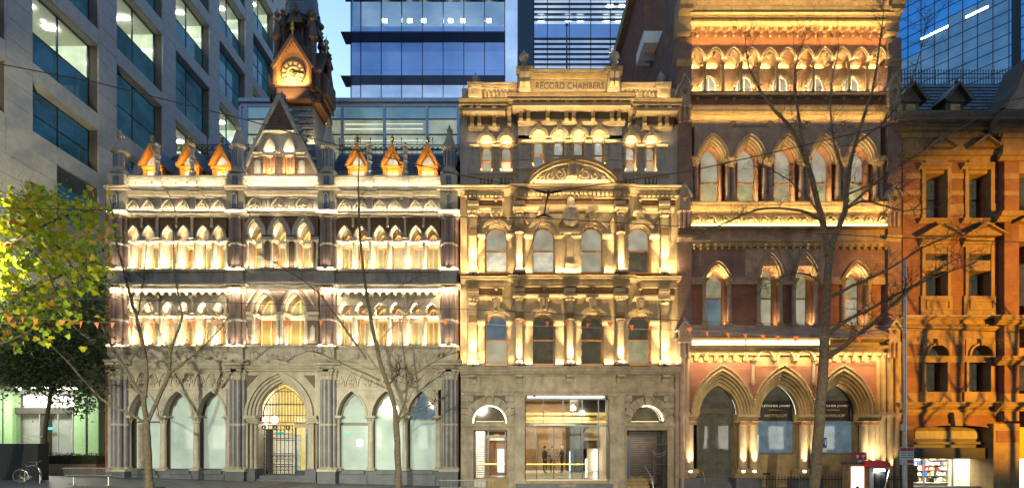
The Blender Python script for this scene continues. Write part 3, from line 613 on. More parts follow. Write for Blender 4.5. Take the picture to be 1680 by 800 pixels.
part(O, 'finial', MB().lathe(X(459), .5, [(.1, Z(168)), (.1, Z(162)), (.3, Z(159)), (.1, Z(156)), (.24, Z(152)), (.06, Z(149)), (.02, Z(144))], 8), 'grey_render')
part(O, 'string_course', MB().mould(432, 487, 215, 219, .1, .4, 'ledge'), CR); part(O, 'string_course', MB().mould(413, 503, 250, 254, .12, .4, 'ledge'), CR); part(O, 'dentil_band', MB().pb(411, 505, 254.5, 257, .24, .4), 'grey_carved')
part(O, 'gable_window', MB().pb(455.5, 461.5, 190, 204, .28, .4), 'dark_timber')
for c in (443, 475):
    ring(O, c, 6.5, 17, 3, 247, .18, .45, CR, 'hood_moulding')
    part(O, 'gable_niche', MB().prism(arch(c, 6.5, 17, q=247) + [(X(c + 6.5), Z(258)), (X(c - 6.5), Z(258))], .26, .32), CR)
    w = window(O, c + 1, 7, 4, 260, 285, .27, 'orange_timber', 'glass_amber', mull=1, fw=1.5)
    for s in (-1, 1): part(O, 'wall_pier', MB().pb(c + s * 8 - 1.6, c + s * 8 + 1.6, 257, 286, .14, .4), 'terracotta')
    part(O, 'impost', MB().pb(c - 10, c + 10, 251, 257, .1, .5), CR)
    strip(c - 6, c + 6, 251, .08, 14, WARM, (0, .6, 1), .03); strip(c - 7, c + 7, 286, .0, 14, WARM, (0, .5, 1), .03)
for c in (422, 495): part(O, 'lancet_niche', MB().prism(arch(c, 5, 6, q=268) + [(X(c + 5), Z(284)), (X(c - 5), Z(284))], .26, .34), 'grey_render')
strip(404, 516, 440, -.13, 8, WARM, (0, .3, 1), .03); strip(404, 516, 565, -.16, 8, WARM, (0, .3, 1), .03); strip(402, 515, 289, -.1, 6, WARM, (0, .45, 1), .03)
# ---- slate roofs, dormers, cresting
DOFF[0] = 0
def roof(a, b, hip):
    y0, y1 = .5, 3.6; z0, z1 = Z(292), Z(255, y1)
    mb = MB(); xa, xb = X(a), X(b); n = 12
    for k in range(n):   # overlapping slate courses
        t0, t1 = k / n, (k + 1) / n; h = .035
        mb.add([(xa + hip * t0, y0 + (y1 - y0) * t0 - h, z0 + (z1 - z0) * t0 + h), (xb, y0 + (y1 - y0) * t0 - h, z0 + (z1 - z0) * t0 + h), (xb, y0 + (y1 - y0) * t1, z0 + (z1 - z0) * t1), (xa + hip * t1, y0 + (y1 - y0) * t1, z0 + (z1 - z0) * t1),
                (xa + hip * t0, y0 + (y1 - y0) * t0, z0 + (z1 - z0) * t0), (xb, y0 + (y1 - y0) * t0, z0 + (z1 - z0) * t0)], [(0, 1, 2, 3), (4, 5, 1, 0)])
    r = part(O, 'roof', mb, 'slate_roof'); part(r, 'roof_ridge', MB().box(xa + hip, xb, y1, y1 + 4, z1 - .2, z1 + .05), 'slate')
    c = MB(); y = y1 + .05; zb = z1 + .05; x = xa + hip
    for q in (.05, .28, .62): c.box(x, xb, y, y + .03, zb + q, zb + q + .035)
    k = 0
    while x < xb:
        c.box(x - .014, x + .014, y, y + .03, zb, zb + (.95 if k % 3 == 0 else .72)); 
        if k % 3 == 0: c.lathe(x, y + .015, [(.01, zb + .95), (.05, zb + 1.0), (.005, zb + 1.12)], 5)
        c.band(*[[(x + .16 + rr * cos(2 * pi * i / 8), zb + .45 + rr * sin(2 * pi * i / 8)) for i in range(8)] for rr in (.14, .10)], y, y + .02, True)
        x += .32; k += 1
    part(r, 'iron_cresting', c, 'iron')
roof(208, 398, .3); roof(520, 742, 0)
part(O, 'raking_coping', MB().add([(X(200), .3, Z(292)), (X(216), .3, Z(292)), (X(240, 3.6), 3.6, Z(243, 3.6)), (X(252, 3.6), 3.6, Z(243, 3.6)), (X(200), .3, Z(298)), (X(216), .3, Z(298)), (X(240, 3.6), 3.6, Z(254, 3.6)), (X(246, 3.6), 3.6, Z(254, 3.6))], [(0, 1, 3, 2), (1, 5, 7, 3), (4, 0, 2, 6), (2, 3, 7, 6), (0, 4, 5, 1)]), 'grey_render')
def dormer(c):
    y0 = .6; hw = 17; OP = 'orange_paint'
    dm = part(O, 'dormer', MB().pb(c - 13, c + 13, 272, 294, y0 + .2, 2.6, 0).prism([(X(c - 13), Z(272)), (X(c + 13), Z(272)), (X(c), Z(246))], y0 + .22, 2.6), 'brown_timber')
    for s in (-1, 1): part(dm, 'bargeboard', MB().prism([(X(c), Z(238)), (X(c), Z(246)), (X(c + s * 15), Z(274)), (X(c + s * (hw + 2)), Z(274))], y0 - .25, y0 + .25), OP)
    for s in (-1, 1): part(dm, 'dormer_roof', MB().prism([(X(c), Z(236.5)), (X(c), Z(239)), (X(c + s * (hw + 2)), Z(275.5)), (X(c + s * (hw + 3.5)), Z(274.5))], y0 - .1, 3.2), 'slate')
    for s in (-1, 1): part(dm, 'dormer_post', MB().pb(c + s * 13 - 3, c + s * 13 + 3, 273, 291, y0, y0 + .3, 0), OP)
    part(dm, 'dormer_rail', MB().pb(c - 17, c + 17, 273, 277, y0 - .08, y0 + .25, 0), OP); part(dm, 'dormer_rail', MB().pb(c - 12, c + 12, 277.3, 280, y0 + .05, y0 + .25, 0), OP)
    part(dm, 'gable_panel', MB().prism([(X(c - 13), Z(273)), (X(c + 13), Z(273)), (X(c), Z(248))], y0 + .08, y0 + .18), OP)
    part(dm, 'pane', MB().prism(arch(c, 9, 16, q=273) , y0 + .04, y0 + .12), 'glass_pale'); part(dm, 'pane', MB().pb(c - 10, c + 10, 280, 292, y0 + .1, y0 + .15, 0), 'glass_pale')
    part(dm, 'dormer_post', MB().pb(c - 1, c + 1, 280, 292, y0 + .06, y0 + .2, 0), OP)
    part(dm, 'finial', MB().lathe(X(c), y0, [(.03, Z(241)), (.03, Z(234)), (.12, Z(232)), (.05, Z(229)), (.12, Z(227)), (.02, Z(222))], 6), 'gilt')
    return dm
DOFF[0] = .6
ds = [250, 311, 364, 587, 644, 702]; series(dormer, ds)
for c in ds: strip(c - 13, c + 13, 288, .02, 10, AMBER, (0, .75, 1), .03)
for c in ds: strip(c - 8, c + 8, 290, .45, 5, AMBER, (0, .3, 1), .03)
DOFF[0] = 0
# ---- clock tower behind the gable
T = thing('clock_tower', 'dark timber clock tower with a lit clock gable and slate spire behind the roofs', 'tower', (X(484, 4), 4, Z(300)))
yt = 4.0; tx = lambda px: X(px, yt); tz = lambda q: Z(q, yt)
xl, xr = tx(457), tx(513); wv = xr - xl; yc = yt + wv / 2; xc = (xl + xr) / 2; h = wv / 2
def flare(prof, mat, name, lab=None):     # square section profile (half width, z)
    m = MB(); n = len(prof); vs = []
    for w, z in prof: vs += [(xc - w, yc - w, z), (xc + w, yc - w, z), (xc + w, yc + w, z), (xc - w, yc + w, z)]
    m.add(vs, [(4 * j + i, 4 * j + (i + 1) % 4, 4 * j + 4 + (i + 1) % 4, 4 * j + 4 + i) for j in range(n - 1) for i in range(4)] + [(3, 2, 1, 0), (4 * n - 4, 4 * n - 3, 4 * n - 2, 4 * n - 1)])
    return part(T, name, m, mat)
pr = []
for k in range(13):
    t = k / 12; w = h * (1.0 + .55 * (1 - t) ** 2.2); z = tz(296) + (tz(176) - tz(296)) * t; pr += [(w + .05, z), (w + .01, z + .02)]
flare(pr, 'slate_roof', 'roof_skirt')
BP = 'brown_paint'
flare([(h * 1.02, tz(178)), (h * 1.02, tz(165)), (h * 1.1, tz(164)), (h * 1.1, tz(160)), (h, tz(158)), (h, tz(152)), (h * 1.12, tz(150)), (h * 1.12, tz(147)), (h * .98, tz(146)), (h * .98, tz(75))], BP, 'tower_shaft')
# gabled clock faces, front and right side
def face(name, side):
    g = MB(); y0 = -h - .45; pts = []
    def tr(x, y, z): return (xc + x, yc + y, z) if side == 0 else (xc - y, yc + x, z)
    def put(m): m.v = [tr(*v) for v in m.v]; return m
    U = 1 / 30 * S(yt); G = lambda p, q: ((p - 485) * U, tz(q))
    m = MB(); m.prism([G(457, 146), G(513, 146), G(513, 118), G(485, 74), G(457, 118)], y0 + .12, -h + .3); o = part(T, name, put(m), 'painted_glow_timber' if side == 0 else BP)  # front gable in a lighter timber colour, its lamp glow painted in
    for s in (-1, 1):
        m = MB(); m.prism([G(485, 66), G(485, 74), G(485 + s * 30, 122), G(485 + s * 34, 119)], y0 - .14, -h + .5); part(o, 'bargeboard', put(m), BP)
        m = MB(); m.box((s * 29 - 2) * U, (s * 29 + 2) * U, y0 - .05, y0 + .3, tz(146), tz(118)); part(o, 'clock_post', put(m), BP)
        for k in range(9):
            m = MB(); p = G(485 + s * (3 + k * 3), 76 + k * 4.6); m.box(p[0] - .035, p[0] + .035, y0 - .02, y0 + .12, p[1] - .16, p[1]); part(o, 'gable_dentil', put(m), BP)
    m = MB(); m.box(-29 * U, 29 * U, y0 - .05, -h + .3, tz(150), tz(145)); m.box(-26 * U, 26 * U, y0 + .02, -h, tz(165), tz(152)); m.box(-29 * U, 29 * U, y0 - .03, -h, tz(170), tz(165)); part(o, 'clock_ledge', put(m), BP)
    n = 24; cz = tz(128); R = 19.5 * U
    m = MB(); cir = lambda r: [(r * cos(2 * pi * i / n), cz + r * sin(2 * pi * i / n)) for i in range(n)]
    m.prism(cir(R), y0 + .06, y0 + .14); cf = part(o, 'clock_face', put(m), 'ochre_sandstone')
    m = MB(); m.band(cir(R * 1.02), cir(R * .93), y0 + .0, y0 + .1, True); m.band(cir(R * .6), cir(R * .56), y0 + .03, y0 + .08, True); m.band(cir(R * .3), cir(R * .26), y0 + .03, y0 + .08, True)
    for k in range(12):
        a = 2 * pi * k / 12; u = (cos(a), sin(a)); v = (-u[1], u[0])
        m.prism([(u[0] * r1 * R + v[0] * s1, cz + u[1] * r1 * R + v[1] * s1) for r1, s1 in ((.62, -.035), (.92, -.06), (.92, .06), (.62, .035))], y0 + .03, y0 + .08)
    for a, L, ww in ((radians(-5), .85, .035), (radians(-65), .55, .05)):
        u = (cos(a), sin(a)); v = (-u[1], u[0]); m.prism([(u[0] * r1 * R + v[0] * s1, cz + u[1] * r1 * R + v[1] * s1) for r1, s1 in ((-.1, -ww), (L, -.015), (L, .015), (-.1, ww))], y0 - .02, y0 + .02)
    part(o, 'clock_dial', put(m), 'dark_timber')
    m = MB(); p = G(485, 60); m.lathe(p[0], y0, [(.05, tz(68)), (.05, tz(60)), (.16, tz(57)), (.05, tz(54)), (.12, tz(51)), (.02, tz(44))], 6); part(o, 'finial', put(m), 'gilt')
face('clock_gable', 0); face('clock_gable', 1)
# lantern stage: octagon with openings, corner pinnacles, spire
m = MB().lathe(xc, yc, [(h * .9, tz(80)), (h * .78, tz(70)), (h * .7, tz(68)), (h * .7, tz(30)), (h * .95, tz(27)), (h * .98, tz(22))], 8); part(T, 'lantern', m, BP)
for k in range(8):
    a = 2 * pi * k / 8 + pi / 8 * 0; o = part(T, 'louvre_opening', MB().box(-.16, .16, -.03, .03, tz(64), tz(36)), 'black'); o.rotation_euler = (0, 0, a + pi / 2); o.location = Vector((xc + h * .66 * cos(a), yc + h * .66 * sin(a), tz(64))) - WL[T.name]
    b_ = a + pi / 8; column(T, 485 + (h * .74 * cos(b_)) * 30 / S(yt), 28, 70, .07, yc + h * .74 * sin(b_), 'brown_paint', 'brown_paint', 5, 3, 8, 'colonnette', d=yt)
prs = []
for k in range(16): t = k / 16; w = h * 1.0 * (1 - t) + .05; prs += [(w + .03, tz(22) + 9.5 * t), (w - .0, tz(22) + 9.5 * t + .02)]
part(T, 'spire', MB().lathe(xc, yc, prs + [(.04, tz(22) + 9.6)], 8), 'slate_roof')
for k in range(4):
    a = pi / 2 * k - pi / 2; ux, uy = cos(a), sin(a)
    m = MB(); m.prism([(-.5, tz(38)), (.5, tz(38)), (0, tz(4))], -.06, .5); o = part(T, 'lucarne', m, BP); o.rotation_euler = (0, 0, a + pi / 2); o.location = Vector((xc + ux * h * .8, yc + uy * h * .8, tz(38))) - WL[T.name]
    p = part(o, 'lucarne_tracery', MB().lathe(0, 0, [(.01, 0), (.2, .2), (.22, .32), (.01, .55)], 8), 'dark_timber'); p.location = (0, -.32, .35)
def pinn(x, y, zb, zt, r=.13):
    H = zt - zb; return part(T, 'pinnacle', MB().lathe(x, y, [(r * 1.4, zb), (r * 1.4, zb + .06 * H), (r, zb + .08 * H), (r, zb + .45 * H), (r * 1.8, zb + .5 * H), (r * 1.7, zb + .53 * H), (r * .7, zb + .78 * H), (r * 1.3, zb + .8 * H), (r * .5, zb + .84 * H), (r * 1.1, zb + .9 * H), (r * .2, zb + .94 * H), (.015, zt)], 8), BP)
for sx in (-1, 1):
    for sy in (-1, 1):
        pinn(xc + sx * h * 1.05, yc + sy * h * 1.05, tz(118), tz(14), .17)
        pinn(xc + sx * h * .82, yc + sy * h * .82, tz(75), tz(8), .14)
    part(T, 'side_gable', MB().prism([(xc + sx * h * .9, tz(150)), (xc + sx * h * 1.75, tz(150)), (xc + sx * h * 1.75, tz(118)), (xc + sx * h * .9, tz(100))], yc - h * .75, yc + h * .75), BP)
    pinn(xc + sx * h * 1.6, yc, tz(120), tz(64), .16)
    for k in range(4): part(T, 'dentil_band', MB().box(xc + sx * h * (1.0 + k * .18), xc + sx * h * (1.1 + k * .18), yc - h * .8, yc + h * .8, tz(160), tz(151)), BP)
spot((xc - .2, yt - 1.6, tz(190)), (0, .5, 1), 700, AMBER, 70, .5, .1); strip(460, 510, 172, yt - .35, 28, AMBER, (0, .35, 1), .05)
area((xc, yt - .75, tz(148.5)), (0, .3, 1), 1.6, .06, 150, AMBER)
# ------------------------------------------------ the classical building in the middle
R = thing('classical_building', 'golden lit classical stone building with RECORD CHAMBERS on its parapet', 'building', (X(935), 0, Z(795)))
GD, GC_, GRN, BS = 'gold_stone', 'gold_carved', 'grey_render', 'brown_sandstone'
# carcass: leaves the windows and the ground-floor hall open
part(R, 'wall', MB().box(X(754), X(1117), 1.0, 14, Z(606), Z(165)), GRN)
# ---- top floor
part(R, 'facade_wall', MB().pb(755, 1117, 205, 232, .0, 1.05), GRN)
def wallstrip(a, b, q0, q1, wins, hw, yf, mat):     # wall with straight openings between columns a..b
    e = [a] + [v for c in wins for v in (c - hw, c + hw)] + [b]
    for i in range(0, len(e), 2): part(R, 'facade_wall', MB().pb(e[i], e[i + 1], q0, q1, yf, 1.05, 0), mat)
SW, CW = [798, 830.5, 1035, 1068], [883.8, 916.8, 949, 982.3]
wallstrip(755, 1117, 231, 288, SW[:2] + [935] + SW[2:], 10, 0, GRN) if False else None
wallstrip(755, 850, 231, 304, SW[:2], 10, 0, GRN); wallstrip(1019, 1117, 231, 304, SW[2:], 10, 0, GRN); wallstrip(850, 1019, 226, 304, CW, 10, -.22, GRN)
part(R, 'facade_wall', MB().pb(850, 1019, 204, 214, -.22, 1.0, 0), GRN)
def topwin(c, q, yf):      # q: spring row of the opening
    spandrel(R, c - 16, c + 16, q - 18, q, c, 9.5, 9.5, yf - .012, 1.0, GRN)
    r = ring(R, c, 10, 10, 5.5, q, yf - .16, yf + .02, GD, 'hood_moulding'); ring(R, c, 9, 9, 1.6, q, yf - .04, yf + .3, GD, 'arch_moulding')
    part(r, 'keystone', MB().prism([(X(c - 2.6), Z(q - 8)), (X(c + 2.6), Z(q - 8)), (X(c + 5), Z(q - 19)), (X(c - 5), Z(q - 19))], yf - .26, yf), GD)
    for s in (-1, 1):
        part(R, 'jamb', MB().pb(c + s * 9.6 - 1.6, c + s * 9.6 + 1.6, q, q + 42, yf - .07, yf + .36, 0), GD)
        for k in range(3): part(R, 'quoin', MB().pb(c + s * 12 - 1.5, c + s * 12 + 1.5, q + 12 + k * 10, q + 18 + k * 10, yf - .05, yf + .1, 0), GD)
    window(R, c, 8.3, 8, q + 8, q + 47, yf + .42, 'orange_timber', rnd.choice(['glass_grey', 'glass_pale']), rnd.choice(['glass_grey', 'glass_blue', 'glass_pale']), tr=q + 22, fw=1.5)
    part(R, 'niche_soffit', MB().pb(c - 9.5, c + 9.5, q - 12, q + 1, yf + .36, yf + .42, 0), GD)
    strip(c - 7, c + 7, q + 1, yf - .10, 9, GOLD, (0, .5, 1), .03); strip(c - 8, c + 8, q + 46, yf + .05, 14, GOLD, (0, .2, 1), .03)
for c in SW: topwin(c, 235, 0)
for c in CW: topwin(c, 230, -.22)
part(R, 'facade_wall', MB().pb(900 - 34, 900 + 101, 213, 228, -.20, .5, 0), GRN) if False else None
for a, b in ((850, 868), (899.5, 901), (932.5, 933.2), (964.7, 966.5), (998, 1019)): part(R, 'facade_wall', MB().pb(a, b, 211, 231, -.22, 1.0, 0), GRN)
for a, b, q, y in ((770, 786, 236, 0), (809, 820, 236, 0), (842, 850, 236, 0), (1019, 1024, 236, 0), (1046, 1057, 236, 0), (1080, 1096, 236, 0)): part(R, 'string_course', MB().mould(a, b, q, q + 5, y - .14, y, 'ledge'), GD)
for a, b in ((850, 873), (894.5, 906), (927.5, 938.5), (960, 971.5), (993, 1019)): part(R, 'string_course', MB().mould(a, b, 229, 234, -.38, -.22, 'ledge'), GD)
for a, b in ((853, 869), (998, 1014)):
    o = [(X(a), Z(236)), (X(b), Z(236)), (X(b), Z(266)), (X(a), Z(266))]; i = [(X(a + 2), Z(238)), (X(b - 2), Z(238)), (X(b - 2), Z(264)), (X(a + 2), Z(264))]
    part(R, 'wall_panel', MB().band(o, i, -.27, -.21, True), GRN)
for a, b, q, y in ((768, 850, 281, -.2), (1019, 1098, 281, -.2), (847, 1022, 273, -.4)): part(R, 'sill_band', MB().mould(a, b, q, q + 8, y, y + .25, 'ledge'), GRN)
for a in (789, 823, 1027, 1059):
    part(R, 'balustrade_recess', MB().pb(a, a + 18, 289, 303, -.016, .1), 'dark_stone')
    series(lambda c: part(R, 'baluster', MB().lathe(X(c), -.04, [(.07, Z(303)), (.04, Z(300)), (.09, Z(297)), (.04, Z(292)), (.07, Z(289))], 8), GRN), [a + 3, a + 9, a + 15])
# ---- crowning cornice with consoles
def cornice(a, b, q, y0, y1):
    part(R, 'cornice', MB().mould(a, b, q, q + 17, y1, y0), 'ochre_sandstone')
    part(R, 'soffit_board', MB().pb(a + 7, b - 7, q + 17, q + 22, y1 * .75 + y0 * .25, y0 + .1), GD)
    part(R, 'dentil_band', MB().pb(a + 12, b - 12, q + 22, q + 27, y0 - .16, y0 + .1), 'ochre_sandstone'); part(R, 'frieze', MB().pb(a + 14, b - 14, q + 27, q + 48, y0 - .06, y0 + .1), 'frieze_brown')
    part(R, 'architrave', MB().mould(a + 16, b - 16, q + 44, q + 52, y0 - .2, y0, 'ledge'), GD)
def console(c, q, y0):
    def f(c):
        z = lambda k: Z(k, y0 - .4); x = X(c, y0 - .4)
        return part(R, 'console_bracket', MB().extr([(y0 - .02, z(q + 30)), (y0 - .22, z(q + 30)), (y0 - .30, z(q + 27)), (y0 - .22, z(q + 22)), (y0 - .30, z(q + 15)), (y0 - .55, z(q + 12)), (y0 - .68, z(q + 8)), (y0 - .68, z(q + 2)), (y0 - .02, z(q + 2))], x - .1, x + .1), GD)
    return f
cornice(834, 1042, 151, -.25, -1.15); cornice(752, 836, 160, 0, -.85); cornice(1038, 1120, 160, 0, -.85)
series(console(0, 165, -.25), [855, 867, 898.6, 930, 942, 974, 1005, 1016.5], -.65)
series(console(0, 173, 0), [774, 786, 810.7, 835.5], -.4); series(console(0, 173, 0), [1034, 1059, 1084, 1096], -.4)
dn = MB()
for k in range(44): dn.pb(858 + k * 3.5, 860 + k * 3.5, 173, 178, -.52, -.3)
for a in (778, 1043):
    for k in range(14): dn.pb(a + k * 3.6, a + 2 + k * 3.6, 182, 187, -.26, 0)
part(R, 'dentils', dn, GD, 'stuff')
for a in (792, 815, 1043, 1066): part(R, 'frieze_panel', MB().pb(a, a + 14, 197, 204, -.1, 0), 'dark_stone')
for a in (873, 904, 948, 980): part(R, 'frieze_panel', MB().pb(a, a + 20, 180, 197, -.335, -.2), 'dark_stone')
# consoles are washed from the sill below
strip(858, 1012, 233, -.55, 9, GOLD, (0, .12, 1), .05); strip(772, 842, 240, -.3, 6, GOLD, (0, .1, 1), .05); strip(1028, 1098, 240, -.3, 6, GOLD, (0, .1, 1), .05)
# ---- parapet with name panel, pedestals, urns
part(R, 'parapet', MB().pb(757, 1115, 139, 162, .3, 1.2), GRN); part(R, 'parapet', MB().pb(868, 1004, 118, 153, -.1, .8), GD); part(R, 'coping', MB().mould(866, 1006, 113, 126, -.45, -.1), 'ochre_sandstone')
fr = [(X(872), Z(129)), (X(998), Z(129)), (X(998), Z(150)), (X(872), Z(150))]; fi = [(X(876), Z(132)), (X(994), Z(132)), (X(994), Z(149)), (X(876), Z(149))]
part(R, 'panel_border', MB().band(fr, fi, -.16, -.08, True), GD); text(R, 'RECORD CHAMBERS', 935, 141, 11, -.12, 'dark_stone', .05, wpx=112)
for a, b in ((849, 873), (995, 1020)):
    part(R, 'pedestal', MB().pb(a + 2, b - 2, 117, 156, -.45, .6), GD); part(R, 'coping', MB().mould(a - 2, b + 2, 108, 119, -.68, -.45), 'ochre_sandstone')
    for s in (-4, 4): part(R, 'volute', MB().extr([(-.45, Z(152)), (-.52, Z(152)), (-.66, Z(147)), (-.6, Z(140)), (-.72, Z(132)), (-.66, Z(128)), (-.45, Z(128))], X((a + b) / 2 + s - 3.4, -.5), X((a + b) / 2 + s + 3.4, -.5)), GD)
    part(R, 'pedestal_panel', MB().pb(a + 5, b - 5, 119, 124, -.5, -.4), GD)
U = lambda c, q0, q1, r, y: part(R, 'urn', MB().lathe(X(c), y, [(r * .6, Z(q1)), (r * .35, Z(q1 - 3)), (r * .8, Z(q1 - 6)), (r * 1.1, Z((q0 + q1) / 2)), (r * .95, Z(q0 + 6)), (r * .55, Z(q0 + 4)), (r * .3, Z(q0 + 1)), (r * .05, Z(q0 - 3))], 12), GRN)
U(860, 88, 108, .27, -.1); U(1007, 86, 108, .27, -.1); U(780, 118, 135, .2, .2); U(1086, 115, 135, .2, .2)
for a, b in ((768, 790), (1078, 1100)):
    part(R, 'pedestal', MB().pb(a, b, 139, 162, -.18, .6), GD); part(R, 'coping', MB().mould(a - 2, b + 2, 134, 143, -.36, -.18), GD); part(R, 'pedestal_panel', MB().pb(a + 6, b - 6, 146, 156, -.22, -.1), GC_)
for a, b in ((790, 849), (1020, 1078)):
    part(R, 'coping', MB().mould(a, b, 135, 144, -.2, .1), GD); part(R, 'parapet', MB().pb(a, b, 143, 162, .12, .5), GD)
    n = 8; series(lambda c: part(R, 'baluster', MB().lathe(X(c), .02, [(.07, Z(160)), (.05, Z(157)), (.085, Z(154)), (.035, Z(147)), (.06, Z(144))], 8), GD), [a + 6 + (b - a - 12) * k / (n - 1) for k in range(n)])
strip(768, 842, 160, -.5, 6, GOLD, (0, .6, 1), .04); strip(1028, 1100, 160, -.5, 6, GOLD, (0, .6, 1), .04); strip(848, 1022, 151, -.85, 7, GOLD, (0, .5, 1), .04)
part(R, 'flagpole', MB().tube([(X(933), 1.0, Z(118)), (X(933), 1.0, Z(18))], [.06, .03], 8), 'dark_metal'); part(R, 'flagpole_ball', MB().lathe(X(933), 1.0, [(.01, Z(20)), (.1, Z(17)), (.01, Z(14))], 8), 'dark_metal')
# ---- segmental pediment
seg = lambda t: [(X(938 + (91 + t) * cos(a)), Z(345 - (78 + t) * sin(a))) for a in [radians(29 + 122 * i / 20) for i in range(21)]][::-1]
part(R, 'pediment_moulding', MB().band(seg(-9), seg(-4.6), -.55, 0), GD); part(R, 'pediment_moulding', MB().band(seg(-5), seg(0), -.68, 0), 'ochre_sandstone')
tp = [p for p in seg(-9)]; tp = [p for p in tp if p[1] > Z(304)]; part(R, 'tympanum', MB().prism([(tp[0][0], Z(304))] + tp + [(tp[-1][0], Z(304))], -.36, 0), GD)
m = MB()
for s in (-1, 1):
    for cx, cq, rr, turns in ((20, 292, 9, 1.4), (36, 295, 6.5, 1.3), (50, 298, 4.5, 1.2)):
        pts = [(X(938 + s * (cx + rr * (1 - t * .75) * cos(t * turns * 2 * pi + 2))), -.40, Z(cq - rr * (1 - t * .75) * sin(t * turns * 2 * pi + 2))) for t in [i / 18 for i in range(19)]]; m.tube(pts, [.07 - .03 * i / 18 for i in range(19)], 5)
    m.tube([(X(938 + s * 12), -.38, Z(302)), (X(938 + s * 30), -.4, Z(302)), (X(938 + s * 58), -.38, Z(301))], [.08, .07, .03], 5)
part(R, 'scroll_carving', m, GD); part(R, 'cartouche', MB().lathe(X(938), -.36, [(.05, Z(302)), (.3, Z(297)), (.34, Z(288)), (.26, Z(279)), (.36, Z(276)), (.1, Z(273))], 10), GC_)
strip(872, 1004, 303, -.56, 9, GOLD, (0, .5, 1), .04)
# ---- orders of the two lower office floors
def entab(q, qt, qd, qf, qa, sc):
    """cornice top row q; centre breaks forward"""
    for a, b, y, dq in ((755, 836, 0, 2), (834, 1043, -.22, 0), (1041, 1119, 0, 2)):
        part(R, 'cornice', MB().mould(a, b, q + dq, qt + dq, y - .62, y), GD)
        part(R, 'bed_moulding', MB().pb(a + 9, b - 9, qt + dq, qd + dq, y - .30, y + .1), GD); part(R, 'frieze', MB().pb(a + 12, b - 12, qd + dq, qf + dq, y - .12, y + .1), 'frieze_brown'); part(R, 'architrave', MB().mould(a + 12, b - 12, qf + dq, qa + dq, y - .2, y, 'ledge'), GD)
    part(R, 'facade_wall', MB().pb(755, 1117, q + 2, qa + 1, .02, 1.05, 0), GD)
entab(301, 311, 324, 335, 345, 1); entab(450, 458, 469, 481, 488, 1)
dt = MB()
for a, n, y, q in ((762, 9, -.48, 315), (845, 27, -.70, 313), (1050, 9, -.48, 315)):
    for k in range(n): series(lambda c: part(R, 'dentil', MB().pb(c - 2.4, c + 2.4, q, q + 6, y, y + .3), GD), [a + k * 7.1]) if False else dt.pb(a + k * 7.1, a + k * 7.1 + 4.2, q, q + 6, y, y + .25)
for a, n, y, q in ((768, 28, -.36, 462), (848, 74, -.58, 460), (1052, 24, -.36, 462)):
    for k in range(n): dt.pb(a + k * 2.5, a + k * 2.5 + 1.5, q, q + 4, y, y + .1)
part(R, 'dentils', dt, GD, 'stuff')
for q in (330, 475):
    for c in (814, 892, 972, 1050): part(R, 'boss', MB().lathe(X(c, -.2), -.3, [(.01, Z(q + 2.8, -.2)), (.09, Z(q, -.2)), (.01, Z(q - 2.8, -.2))], 8), GD)
WINS = [814, 892, 971.5, 1049.5]; EDG = [755, 852, 935, 1018, 1117]
